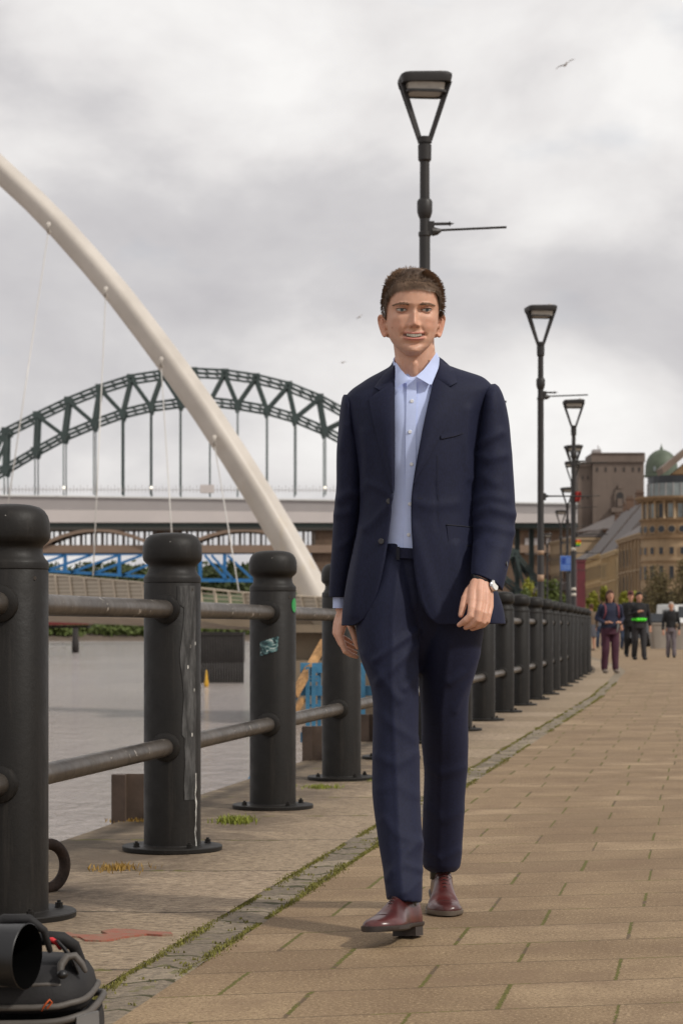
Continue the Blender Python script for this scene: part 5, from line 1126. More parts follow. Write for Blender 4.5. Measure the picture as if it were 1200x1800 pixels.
for x, y, Yn, w_ in ((808.5, 1084, 6.03, 3.0), (805, 1100, 6.03, 2.4)):
    q = P(x, y, Yn); dd = np.linalg.norm(co - q, axis=1); paint(0.5 * np.exp(-(dd / (w_ * hs * 1.3)) ** 4) * (no[:, 1] < 0), (0.75, 0.40, 0.36))
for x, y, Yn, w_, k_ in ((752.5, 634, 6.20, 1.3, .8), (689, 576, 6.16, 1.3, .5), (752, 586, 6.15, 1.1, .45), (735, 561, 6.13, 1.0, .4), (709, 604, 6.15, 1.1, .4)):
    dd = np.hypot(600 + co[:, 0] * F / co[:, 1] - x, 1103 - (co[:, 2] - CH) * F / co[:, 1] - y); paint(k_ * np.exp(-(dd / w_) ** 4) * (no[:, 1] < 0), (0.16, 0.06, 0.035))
hand = ((co[:, 2] < 1.0) & (co[:, 2] > .75)).astype(float); paint(0.10 * hand, (0.60, 0.24, 0.18))
ca = bm_.color_attributes.new('tint', 'FLOAT_COLOR', 'POINT'); ca.data.foreach_set('color', np.hstack([col, np.ones((len(col), 1))]).reshape(-1).astype(np.float32))
co2 = co - np.array(man.location); set_co(bm_, co2); bodyo = finish(bm_, 'body', M['skin'], man, True)
# --- eyes, brows, teeth
M['sclera'] = mat('eye_white', srgb(200, 192, 184), 0.2, var=0.02, bump=0); M['iris'] = mat('iris_grey', srgb(74, 80, 76), 0.15, var=0.2, scale=400, bump=0); M['pupil'] = mat('pupil', (0.01, 0.01, 0.012, 1), 0.1, bump=0); M['lash'] = mat('lash', srgb(62, 44, 34), 0.7, bump=0); M['teeth'] = mat('teeth', srgb(192, 183, 168), 0.3, var=0.03, bump=0); M['brow'] = mat('brow_hair', srgb(120, 93, 74), 0.8, var=0.3, scale=300, bump=0)
for s_ in (-1, 1):
    ex, ez = s_ * .0362, .1262; W_ = .0150
    def E(x, z, o): return H2W(ex + x, -.0765 + 0.16 * abs(x) * (1 if x * s_ > 0 else .3) + 6.0 * x * x - o, ez + z)
    up = lambda u: .0050 * (1 - abs(u) ** 2.2) ** .8 + .0006 * u * s_; dn = lambda u: -.0045 * (1 - abs(u) ** 2.0) ** .9 + .0006 * u * s_
    us = np.linspace(-1, 1, 17); rows = [[E(W_ * u, dn(u) + (up(u) - dn(u)) * q, .0022 * math.sin(math.pi * q)) for u in us] for q in np.linspace(0, 1, 7)] + [[E(W_ * u, dn(u) + (up(u) - dn(u)) * q, -.006) for u in us] for q in np.linspace(1, 0, 3)]
    ey = MB().rings(rows, cap=False).build('eye', M['sclera'], man, True)
    gx = .0014; ic = E(gx, .0006, .0030); 
    for r_, o_, mm, nm in ((.0050, .0006, M['iris'], 'iris'), (.0022, .0012, M['pupil'], 'pupil')):
        poly = []
        for a in np.linspace(0, 2 * math.pi, 25)[:-1]:
            x, z = gx + r_ * math.cos(a), .0008 + r_ * math.sin(a); u = x / W_; z = min(max(z, dn(u) + .0002), up(u) - .0002); poly.append(E(x, z, .0026 + o_))
        MB().prism(poly, (0, .001, 0)).build(nm, mm, ey)
    # lids: skin ridges over and under the eye with a dark lash line
    lid = MB(); lid.tube([E(W_ * u * 1.08, up(u) + .0026, .0020) for u in us], [.0010 + .0022 * (1 - u * u) for u in us], 8); lid.tube([E(W_ * u * 1.05, dn(u) - .0020, .0008) for u in us], [.0008 + .0012 * (1 - u * u) for u in us], 8)
    lm = lid.mesh('eyelid', tuple(man.location)); a_ = lm.color_attributes.new('tint', 'FLOAT_COLOR', 'POINT'); a_.data.foreach_set('color', np.tile(np.array((.50, .27, .19, 1), np.float32), len(lm.vertices))); finish(lm, 'eyelid', M['skin'], man, True)
    MB().tube([E(W_ * u * 1.02, up(u) + .0003, .0032) for u in us], [.0004 + .0007 * (1 - u * u) for u in us], 6).build('lashes', M['lash'], ey, True)
    br = MB()
    for i in range(300):
        u = random.random(); x = s_ * (.0150 + .0420 * u); z = .1415 + .0042 * math.sin(u * 2.4) - .0045 * u * u * 1.2 + random.gauss(0, .0015) * (1.2 - u * .85); y = head_front(x, z) - .0012
        a0 = H2W(x, y, z); a1 = H2W(x + s_ * .0050, head_front(x + s_ * .0050, z + .0012) - .0014, z + .0014 - .0022 * u); br.bar(a0, a1, .0007, .0007)
    br.build('eyebrow', M['brow'], man)
th = MB()
for i in range(-4, 5):
    x = i * .0047; zc_ = .0536 + 3.6 * x * x; h_ = .0082 - .0005 * abs(i); y = -.0905 + 16 * x * x * .5
    th.rings([[H2W(x + sx * .00234 * (1 if q else .9), y + yy, zc_ + .0044 - (0 if q else h_)) for sx, yy in ((-1, -.0004), (-.5, -.0014), (.5, -.0014), (1, -.0004), (1, .004), (-1, .004))] for q in (1, 0)])
th.build('teeth', M['teeth'], man, False)
# --- hair: cap plus short strands
M['hair'] = mat('brown_hair', srgb(84, 66, 51), 0.65, var=0.35, scale=140, bump=0.5, bscale=220, bdist=0.003)
M['hair2'] = mat('brown_hair_lock', srgb(132, 108, 88), 0.5, var=0.5, scale=22, bump=0)
HL = [(-math.pi / 2, .192), (-1.25, .189), (-0.95, .187), (-.72, .178), (-.50, .160), (-.32, .134), (-.16, .112), (0, .104), (.18, .112), (.45, .085), (.8, .050), (math.pi / 2, .040)]   # hair line height by angle, front to back
def hline(a):
    a = (a + math.pi) % (2 * math.pi) - math.pi
    if abs(a) > math.pi / 2: a = math.pi - abs(a) if a > 0 else -(math.pi - abs(a))
    return hl_(HL, a)
def scalp(a, z, off):
    z = min(z, .2424); w, f, b = hl_(HW, z), hl_(HF, z), hl_(HB, z); c_, s_ = math.cos(a), math.sin(a)
    rx = w * math.copysign(abs(c_) ** (.87 if s_ < 0 else .9), c_); ry = -f * abs(s_) ** .95 if s_ < 0 else b * abs(s_) ** .95
    nv = np.array((c_ / max(w, .01), s_ / max(f if s_ < 0 else b, .01), max(0, (z - .165)) * 420)); nv[:2] *= .06; nv[2] *= .06 * .35; nv /= np.linalg.norm(nv); p = np.array((rx, ry, z)) + nv * off
    return p, nv
rows = []
for q in np.linspace(0, 1, 26):
    row = []
    for k in range(96):
        a = 2 * math.pi * k / 96; z0 = hline(a) + .006 * mnoise.noise(Vector((math.cos(a) * 14, math.sin(a) * 14, 0))); z = z0 + (.2424 - z0) * (1 - (1 - q) ** 1.6)
        top = max(0, (z - .17) / .07); off = (-.0006 + min(q * 5, 1) * (.0030 * max(0, math.cos(a) ** 2 - .4) * (z < .2) + .0050 + .0035 * top + .005 * mnoise.noise(Vector((math.cos(a) * 5, math.sin(a) * 5, z * 50))) + .004 * max(0, (z - .225) / .02))); p, n_ = scalp(a, z, off); row.append(H2W(*p))
    rows.append(row)
hair = MB().rings(rows, cap=True).build('hair', M['hair'], man, True)
st = MB()
for i in range(9500):
    a = random.uniform(0, 2 * math.pi); z0 = hline(a); u = random.random() ** .8; z = z0 + (.2424 - z0) * u
    if i % 3 == 0: z = z0 + random.uniform(-.003, .014)
    p, n_ = scalp(a, z, min(.0045, max(0, (z - z0)) * .35) + .002 * random.random()); up_ = max(0, min(1, (z - .165) / .05)); L = .007 + .009 * up_ * random.uniform(.5, 1.3)
    cn = mnoise.noise_vector(Vector((p[0] * 20, p[1] * 20, z * 14))) * .7 ; fwd = np.array((.9 * cn[0] + random.gauss(0, .16) + .30 * up_, -.85 * up_ + .6 * cn[1] + random.gauss(0, .15), -.55 * (1 - up_) + .15 * up_ + .35 * cn[2])); d_ = n_ * (.28 + .5 * up_) + fwd * (.8 if up_ > .3 else .7)
    if math.sin(a) < .25:      # fringe: hair swept forward and down to the hair line, slightly to one side
        tt = min(max((z - z0) / .040, 0), 1); dn_ = n_ * .35 + np.array((.45 + .5 * cn[0] + random.gauss(0, .12), -.25, -.80 + .2 * cn[2])); up2 = n_ * .75 + np.array((.45 + .7 * cn[0], -.75 + .4 * cn[1], .10 + .3 * cn[2])); d_ = dn_ * (1 - tt) + up2 * tt; L = random.uniform(.009, .018)
    d_ /= np.linalg.norm(d_); sd_ = np.cross(d_, n_); sd_ /= max(np.linalg.norm(sd_), 1e-6); w_ = .0009
    A, B, C = H2W(*(p - sd_ * w_)), H2W(*(p + sd_ * w_)), H2W(*(p + d_ * L)); Mm = H2W(*(p + d_ * L * .55 + n_ * .0018)); st.add([A, B, Mm + (B - A) * .3, C, Mm - (B - A) * .3], [(0, 1, 2, 4), (4, 2, 3)])
st.build('hair_strands', M['hair2'], hair)

# --- shirt
def ell(row, x):         # front depth of a loft row at photo x
    xl, xr, Yc, b = row; c_ = (xl + xr) / 2; u = min(abs(x - c_) / ((xr - xl) / 2), .995); return Yc - b * (1 - u * u) ** .5
SH = [(652, 690, 774, 6.262, .066), (664, 672, 795, 6.262, .074), (690, 655, 815, 6.265, .092), (740, 650, 820, 6.265, .108), (820, 652, 816, 6.262, .112), (900, 655, 808, 6.26, .108), (966, 655, 808, 6.258, .108), (985, 655, 808, 6.258, .104)]
shm = MB(); rows = []
for py in np.arange(652, 972, 4.0):
    xl, xr, Yc, b = lin(SH, py); rows.append([P((xl + xr) / 2 + (xr - xl) / 2 * math.cos(t), py + 16 * max(0, -math.sin(t)) ** 5 * max(0, 1 - (py - 652) / 60), Yc + b * math.sin(t)) for t in np.linspace(0, 2 * math.pi, 121)[:-1]])
shm.rings(rows); me = shm.mesh('shirt')
me.update(); folds(me, [([(706, 700), (702, 760), (696, 830)], .005, 5), ([(738, 690), (732, 730), (716, 790)], .004, 4), ([(700, 850), (714, 872), (722, 890)], .005, 5), ([(690, 880), (702, 905), (708, 950)], .006, 6), ([(712, 830), (700, 870)], .004, 4), ([(740, 760), (722, 800)], .003, 3)], .003, (30, 30, 12), 3.0)
co = get_co(me) - np.array(man.location); set_co(me, co); shirt = finish(me, 'shirt', M['shirt'], man, True)
def strip2(name, L, Rr, surf, off, thick, m, parent, n=24, mcols=6, smooth=True, prof=None):
    # surface patch between two outline polylines (photo px), laid 'off' metres in front of surf(x, y)
    def samp(pl, t):
        pl = np.array(pl, float); s = np.r_[0, np.cumsum(np.hypot(*np.diff(pl, axis=0).T))]; return np.array([np.interp(t * s[-1], s, pl[:, 0]), np.interp(t * s[-1], s, pl[:, 1])])
    rows = []
    for t in np.linspace(0, 1, n):
        a, b = samp(L, t), samp(Rr, t); fr = []; bk = []
        for q in np.linspace(0, 1, mcols):
            x, y = a + (b - a) * q; o = off if prof is None else off * prof(q, t); Y = surf(x, y) - o; fr.append(P(x, y, Y)); bk.append(P(x, y, Y + thick))
        rows.append(fr + bk[::-1])
    return MB().rings(rows).build(name, m, parent, smooth, sharp=50)
def shirt_s(x, y): return ell(lin(SH, min(max(y, 652), 985)), x)
def neck_s(x, y): u = min(abs(x - 731) / 47, .99); return 6.262 - .086 * (1 - u * u) ** .5 - max(0, (y - 640)) * .0005
pk = strip2('placket', [(714.5, 668), (713, 740), (712, 850), (708, 975)], [(732, 668), (731, 740), (730, 850), (727, 975)], shirt_s, .0035, .003, M['shirt'], shirt, 30)
for x, y in ((723.5, 705), (720, 759), (723, 816), (720, 886), (718, 940)):
    c0 = P(x, y, shirt_s(x, y) - .0050); b_ = MB(); b_.tube([c0 + (0, .002, 0), c0, c0 + (0, -.0012, 0)], [.0056, .0056, .0045], 16); b_.build('shirt_button', M['pearl'], shirt, True, sharp=40)
cl = strip2('collar', [(696, 637), (704, 649), (712, 658), (720.5, 666)], [(694, 640), (694.5, 655), (695.5, 681), (719, 668)], neck_s, .0055, .0025, M['shirt'], shirt, 14, 6, prof=lambda q, t: .4 + .9 * math.sin(q * 1.6))
strip2('collar', [(767, 619), (755, 636), (744, 650), (731, 661)], [(772, 630), (771, 645), (757.5, 677.5), (733, 663)], neck_s, .0055, .0025, M['shirt'], shirt, 14, 6, prof=lambda q, t: .4 + .9 * math.sin(q * 1.6))
rows = []       # collar stand round the neck, open in front
for h_ in np.linspace(0, 1, 5):
    fr = []; bk = []
    for a in np.linspace(-math.pi / 2 + 1.05, 1.5 * math.pi - 1.05, 50):
        sy = math.sin(a); yy = 640 + 22 * (-sy + 1) / 2 * .95 - 30 * h_ * (.72 + .28 * (sy + 1) / 2) + 8; X = 731 + (40.5) * math.cos(a); Yc = 6.266 + .066 * sy; fr.append(P(X + 0, yy, Yc)); bk.append(P(731 + 38.5 * math.cos(a), yy, 6.266 + .063 * sy))
    rows.append((fr, bk))
mb = MB(); mb.rings([r[0] + r[1][::-1] for r in rows]); mb.build('collar_stand', M['shirt'], shirt, True)
# --- jacket body shell
JK = [(632, 690, 772, 6.285, .060), (641, 684, 781, 6.285, .066), (650, 668, 800, 6.285, .074), (659, 650, 823, 6.285, .084), (668, 635, 845, 6.283, .094), (678, 619, 858, 6.28, .102), (690, 608, 866, 6.278, .110), (705, 607, 862, 6.275, .117), (730, 612, 852, 6.27, .126), (770, 621, 844, 6.265, .132), (820, 630, 838, 6.26, .134), (875, 633, 836, 6.26, .133), (920, 630, 838, 6.26, .134), (960, 622, 844, 6.26, .138), (1000, 613, 856, 6.26, .142), (1040, 606, 874, 6.26, .145), (1070, 602, 884, 6.26, .147), (1098, 600, 888, 6.26, .148)]
OPL = [(632, 694), (645, 693.5), (700, 693.2), (844, 692.5), (868, 691.5), (890, 688), (936, 681.5), (982, 675), (1028, 665), (1058, 655), (1078, 645), (1090, 635), (1099, 618)]
OPR = [(620, 771), (634, 770), (670, 761.7), (737, 746), (799, 734), (838, 727), (875, 722.5), (905, 722), (960, 724.5), (997, 727.5), (1034, 733.5), (1067, 743.5), (1089, 757), (1099, 772)]
tilt = lambda py: np.interp(py, [632, 700, 900, 1098], [-.062, -.060, -.02, -.012])
def jk_row(y, x): return y - tilt(y) * (x - 733)
def jacket_s(x, y):
    r = jk_row(y, x); return ell(lin(JK, min(max(r, 632), 1098)), x)
rows = []; NJ = 150
for py in np.r_[np.arange(632, 700, 2.0), np.arange(700, 1098, 4.0), 1098]:
    xl, xr, Yc, b = lin(JK, py); c_, a_ = (xl + xr) / 2, (xr - xl) / 2; xL = lin(OPL, min(py, 1099))[0]; xR = lin(OPR, py)[0]
    t0 = -math.acos(np.clip((xL - c_) / a_, -1, 1)); t1 = -2 * math.pi - math.acos(np.clip((xR - c_) / a_, -1, 1)); row = []
    for t in np.linspace(t0, t1, NJ):
        x = c_ + a_ * math.cos(t); y = py + tilt(py) * (x - 733); row.append(P(x, y, Yc + b * math.sin(t)))
    rows.append(row)
me = MB().grid(rows, flip=False).mesh('jacket')
me.update()
if get_no(me)[np.argmin(get_co(me)[:, 1])][1] > 0: me.flip_normals(); me.update()
JF = [([(690, 872), (672, 860), (650, 850)], .006, 6), ([(690, 880), (668, 905), (645, 930)], .006, 7), ([(724, 880), (755, 890), (800, 885)], .003, 9), ([(640, 760), (645, 800), (640, 860)], .006, 8), ([(725, 930), (748, 1010), (768, 1080)], .006, 12), ([(640, 930), (630, 1000), (622, 1080)], .008, 11), ([(822, 720), (818, 780), (826, 840)], .006, 8), ([(800, 960), (812, 1040), (820, 1090)], .006, 12), ([(765, 850), (768, 930)], -.002, 3), ([(655, 700), (663, 760)], -.004, 6), ([(850, 1040), (862, 1090)], .006, 10)]
folds(me, JF, .004, (7, 7, 5), 9.0)
set_co(me, get_co(me) - np.array(man.location)); jacket = finish(me, 'jacket', M['suit'], man, True)
sm_ = jacket.modifiers.new('cloth_thickness', 'SOLIDIFY'); sm_.thickness = .006; sm_.offset = -1
LP = lambda q, t: .6 + .8 * math.sin(math.pi * min(q * 1.15, 1)) ** .7 if True else 1
strip2('lapel', [(693, 668), (693, 715), (692.5, 780), (692.5, 830), (690.5, 866)], [(647.7, 701), (652, 726), (659, 757), (671, 806), (689, 864)], jacket_s, .0075, .005, M['suit'], jacket, 40, 8, prof=LP)
strip2('lapel', [(763, 662), (752, 708), (741, 760), (731, 815), (725, 852)], [(806.5, 692), (792, 731), (774, 765), (755.5, 800), (729, 848)], jacket_s, .0075, .005, M['suit'], jacket, 40, 8, prof=LP)
strip2('collar', [(693.5, 641), (693.2, 656), (692, 669), (668.5, 686.5)], [(691, 643), (675, 656), (657.5, 680), (657.4, 680.2)], jacket_s, .0085, .006, M['suit'], jacket, 16, 6, prof=LP)
strip2('collar', [(771, 627), (768, 645), (764, 663), (787.7, 680.5)], [(777, 631), (796, 648), (803.5, 671.5), (803.6, 671.7)], jacket_s, .0085, .006, M['suit'], jacket, 16, 6, prof=LP)
# gorge seams and lapel edge seams
def seam(pts, off=.001, w=.0009, m=None, par=None, surf=None):
    P_ = []
    for (x0, y0), (x1, y1) in zip(pts[:-1], pts[1:]):
        for t in np.linspace(0, 1, 8)[:-1]: x, y = x0 + (x1 - x0) * t, y0 + (y1 - y0) * t; P_.append(P(x, y, (surf or jacket_s)(x, y) - off))
    P_.append(P(*pts[-1], (surf or jacket_s)(*pts[-1]) - off)); return MB().tube(P_, w, 6).build('seam', m or M['suitdark'], par or jacket, True)
strip2('pocket_welt', [(774, 764), (798, 759), (821, 752)], [(775, 771), (799, 766), (822, 758.5)], jacket_s, .004, .004, M['suit'], jacket, 12, 3); seam([(775, 771.5), (799, 766.5), (822, 759)], .003)
strip2('pocket_flap', [(785, 924), (810, 926), (838, 929)], [(788, 954), (812, 957.5), (838, 958)], jacket_s, .005, .004, M['suit'], jacket, 12, 5); seam([(784, 922.5), (810, 924.5), (838, 928)], .004, .0018); seam([(788, 956), (812, 959.5), (838, 960)], .002, .0016)
strip2('pocket_flap', [(637, 928), (631, 932), (626, 936)], [(632, 957), (627, 962), (622, 966)], jacket_s, .006, .004, M['suit'], jacket, 8, 4); seam([(638, 926), (626, 934)], .005)
seam([(768, 800), (769, 860), (770, 922)], .0001, .0005)
for x, y in ((683.5, 881), (669.5, 951.5)):
    c0 = P(x, y, jacket_s(x, y) - .006); MB().tube([c0 + (0, .004, 0), c0, c0 + (0, -.0015, 0)], [.0085, .0085, .0070], 18).build('jacket_button', M['button'], jacket, True, sharp=40)
for x, y in ((734, 876), (735, 947)): strip2('buttonhole', [(x - 3, y - 1), (x + 9, y - .4)], [(x - 3, y + 1), (x + 9, y + 1)], jacket_s, .002, .002, M['suitdark'], jacket, 4, 2)
# --- sleeves
def sleeve(name, T, tlt, fl, seed):
    rows = []
    for py in np.arange(T[0][0], T[-1][0] + .1, 3.0):
        xl, xr, Yc, b = lin(T, py); k = tlt(py); c_, a_ = (xl + xr) / 2, (xr - xl) / 2
        rows.append([P(c_ + a_ * math.cos(t), py + k * a_ * math.cos(t) - k * 18 * max(0, -math.sin(t)), Yc + b * math.sin(t)) for t in np.linspace(0, 2 * math.pi, 73)[:-1]])
    me = MB().rings(rows).mesh(name); me.update()
    if get_no(me)[np.argmin(get_co(me)[:, 1])][1] > 0: me.flip_normals(); me.update()
    folds(me, [(a_, b_ * .95, c_ * 1.0) for a_, b_, c_ in fl], .0045, (10, 10, 7), seed); set_co(me, get_co(me) - np.array(man.location)); return finish(me, name, M['suit'], jacket, True)
SR = [(674, 858, 870, 6.275, .020), (678, 853, 875, 6.275, .038), (687, 847, 880.5, 6.272, .054), (703, 842.5, 886, 6.27, .066), (731, 838, 891.5, 6.268, .072), (783, 834, 898, 6.262, .074), (830, 831.5, 901.5, 6.255, .073), (870, 830, 904.5, 6.245, .072), (905, 829.5, 905.5, 6.230, .070), (936, 830, 903.5, 6.205, .066), (965, 829.5, 898.5, 6.170, .062), (990, 828.5, 892.5, 6.140, .058), (1010, 827.5, 887, 6.115, .054), (1026, 827, 882, 6.100, .051)]
slR = sleeve('sleeve', SR, lambda y: np.interp(y, [673, 950, 1026], [-.1, .0, .50]), [([(845, 700), (840, 760), (838, 790)], -.006, 5), ([(838, 782), (858, 772), (880, 760)], .007, 8), ([(836, 800), (858, 806), (888, 800)], .005, 9), ([(834, 880), (858, 872), (885, 878)], .006, 10), ([(832, 905), (860, 893), (902, 905)], .008, 9), ([(832, 925), (858, 925), (900, 936)], .006, 8), ([(846, 835), (870, 850)], .004, 10), ([(835, 960), (852, 950), (880, 962)], .004, 8)], 1.0)
SL = [(693, 604, 615, 6.285, .020), (697, 601.5, 619, 6.285, .036), (705, 599.5, 624, 6.285, .052), (722, 597, 630, 6.288, .062), (760, 593.5, 634, 6.292, .066), (799, 591, 636, 6.30, .067), (850, 590.5, 637, 6.312, .066), (906, 587.5, 635, 6.328, .063), (960, 583.5, 629, 6.347, .058), (1000, 581, 622, 6.362, .053), (1030, 579, 617, 6.373, .050), (1052, 577.5, 614, 6.380, .048)]
slL = sleeve('sleeve', SL, lambda y: 0.0, [([(620, 710), (624, 760)], -.006, 5), ([(598, 880), (615, 865), (630, 870)], .007, 8), ([(592, 905), (612, 900)], .005, 8), ([(608, 750), (600, 790)], .004, 8), ([(600, 960), (612, 950)], .004, 7)], 5.0)
for i in range(4):      # cuff buttons on the outer edge
    x, y = 889.5 - i * 3.1, 991 + i * 11; c0 = P(x, y, 6.115 - .005 * i); MB().tube([c0 + (-.003, .0, 0), c0 + (.0025, -.001, 0)], [.0070, .0068], 14).build('cuff_button', M['button'], jacket, True, sharp=40)
rows = [[P((594.8 + (1 - .0) * 0) + 11.6 * math.cos(t) + 1.5, y, 6.382 + .034 * math.sin(t)) for t in np.linspace(0, 6.283, 41)[:-1]] for y in (1046, 1060, 1066, 1069)]
rows.append([P(596.3 + 10.2 * math.cos(t), 1068, 6.382 + .030 * math.sin(t)) for t in np.linspace(0, 6.283, 41)[:-1]]); MB().rings(rows).build('cuff', M['shirt'], shirt, True, sharp=40)
# --- watch
M['strap'] = mat('black_leather', (0.012, 0.012, 0.013, 1), 0.28, bump=0); M['dial'] = mat('watch_dial', srgb(215, 214, 210), 0.2, var=0.02, bump=0); M['steel'] = mat('steel', srgb(190, 190, 190), 0.2, 0.9, var=0.02, bump=0)
wt = thing('wrist_watch', 'slim round watch with a black strap on the wrist of the walking man', 'watch', tuple(P(850, 1022, 6.08)))
rows = []
for t in np.linspace(0, 2 * math.pi, 49)[:-1]:
    c0 = np.array((math.cos(t), math.sin(t))); bx = lambda r1, r2, dy_: P(846.5 + r1 * c0[0], 1020.5 + 8 * c0[0] + dy_, 6.083 + r2 * c0[1]); rows.append([bx(18.3, .0300, -4.6), bx(19.3, .0316, -4.6), bx(19.3, .0316, 4.6), bx(18.3, .0300, 4.6)])
rows.append(rows[0]); MB().rings(rows, cap=False).build('strap', M['strap'], wt, True, sharp=40)
wc = P(866.5, 1029.5, 6.060); ax = np.array((.80, -.56, .22)); ax /= np.linalg.norm(ax)
MB().tube([wc - ax * .001, wc + ax * .0045, wc + ax * .006], [.0168, .0168, .0150], 28).build('case', M['steel'], wt, True, sharp=40); MB().tube([wc + ax * .0061, wc + ax * .0068], [.0142, .0140], 28).build('dial', M['dial'], wt, True, sharp=40)
# --- trousers
TL = [(955, 655, 740, 6.262, .10), (1000, 640, 741, 6.26, .112), (1060, 630, 740, 6.245, .118), (1100, 625, 738.5, 6.235, .116), (1158, 633, 737, 6.21, .110), (1206, 650, 736, 6.19, .102), (1245, 655.5, 736, 6.175, .096), (1325, 653.5, 737, 6.14, .088), (1409, 655.5, 738.5, 6.09, .083), (1470, 663.5, 741, 6.045, .079), (1528, 672.5, 742, 6.00, .077), (1570, 677, 742, 5.965, .078), (1584, 679, 741, 5.96, .077)]
TR = [(955, 730, 806, 6.262, .10), (1000, 735, 832, 6.265, .112), (1060, 734, 848, 6.28, .118), (1100, 733, 851, 6.295, .118), (1151, 733, 842.5, 6.31, .112), (1184, 734.5, 833.5, 6.325, .106), (1225, 736.5, 824.5, 6.35, .100), (1310, 741, 822, 6.41, .092), (1345, 744.5, 821, 6.44, .088), (1409, 743.5, 816.5, 6.49, .084), (1480, 741.5, 812, 6.55, .080), (1512, 742, 810.5, 6.575, .080), (1528, 748, 806, 6.585, .076), (1534, 760, 798, 6.59, .070)]
tm = MB()
for T in (TL, TR):
    rows = []
    for py in np.r_[np.arange(T[0][0], T[-1][0], 6.0), T[-1][0]]:
        xl, xr, Yc, b = lin(T, py); c_, a_ = (xl + xr) / 2, (xr - xl) / 2; rows.append([P(c_ + a_ * math.cos(t), py + (.08 * a_ * math.cos(t) if py > 1400 and T is TL else 0), Yc + b * math.sin(t)) for t in np.linspace(0, 2 * math.pi, 49)[:-1]])
    tm.rings(rows)
rows = []
for py, xl, xr, b, yc_ in ((956, 655, 808, .100, 6.262), (1000, 641, 830, .108, 6.262), (1060, 640, 840, .108, 6.265), (1110, 655, 825, .092, 6.28), (1150, 680, 795, .070, 6.30), (1185, 705, 765, .040, 6.31)): rows.append([P((xl + xr) / 2 + (xr - xl) / 2 * math.cos(t), py, yc_ + b * math.sin(t)) for t in np.linspace(0, 2 * math.pi, 49)[:-1]])
tm.rings(rows); me = remesh(tm, .0042, 3); me.update()
TF = [([(700, 990), (690, 1080), (688, 1180), (694, 1320), (700, 1450), (706, 1570)], .006, 6), ([(730, 1110), (700, 1130), (660, 1160)], .010, 7), ([(732, 1135), (700, 1165), (664, 1200)], .009, 8), ([(640, 1150), (668, 1190), (700, 1230)], .007, 9), ([(735, 1180), (712, 1210)], .007, 7), ([(660, 1250), (690, 1275), (728, 1300)], .005, 9), ([(662, 1330), (695, 1345), (730, 1325)], .006, 10), ([(665, 1390), (700, 1380), (732, 1400)], .004, 10), ([(675, 1440), (700, 1470), (735, 1480)], .006, 9), ([(738, 1480), (712, 1500), (690, 1530)], .007, 9), ([(680, 1545), (710, 1520), (740, 1530)], .007, 8), ([(735, 1550), (705, 1575)], .005, 7),
      ([(790, 1130), (775, 1250), (772, 1400), (770, 1520)], .006, 7), ([(845, 1150), (820, 1180), (790, 1200)], .008, 8), ([(838, 1175), (815, 1210), (800, 1250)], .006, 7), ([(745, 1340), (775, 1360), (815, 1350)], .006, 10), ([(748, 1420), (780, 1440), (812, 1425)], .005, 10), ([(745, 1490), (775, 1510), (805, 1495)], .006, 8), ([(736, 1110), (737, 1200), (738, 1290)], -.008, 3.5), ([(727, 985), (735, 1040), (738, 1110)], -.004, 4)]
folds(me, [(a_, b_ * .62, c_ * .95) for a_, b_, c_ in TF], .0035, (9, 9, 6), 2.0); set_co(me, get_co(me) - np.array(man.location)); trou = finish(me, 'trousers', M['suit'], man, True)
def tro_s(x, y): return ell((645, 818, 6.262, .118), x)
strip2('waistband', [(660, 960), (728, 964), (750, 964)], [(660, 979), (728, 982), (750, 982)], tro_s, .002, .006, M['suit'], trou, 20, 4); strip2('belt_loop', [(696, 961), (702, 961)], [(696, 984), (702, 984)], tro_s, .006, .004, M['suitdark'], trou, 3, 3)

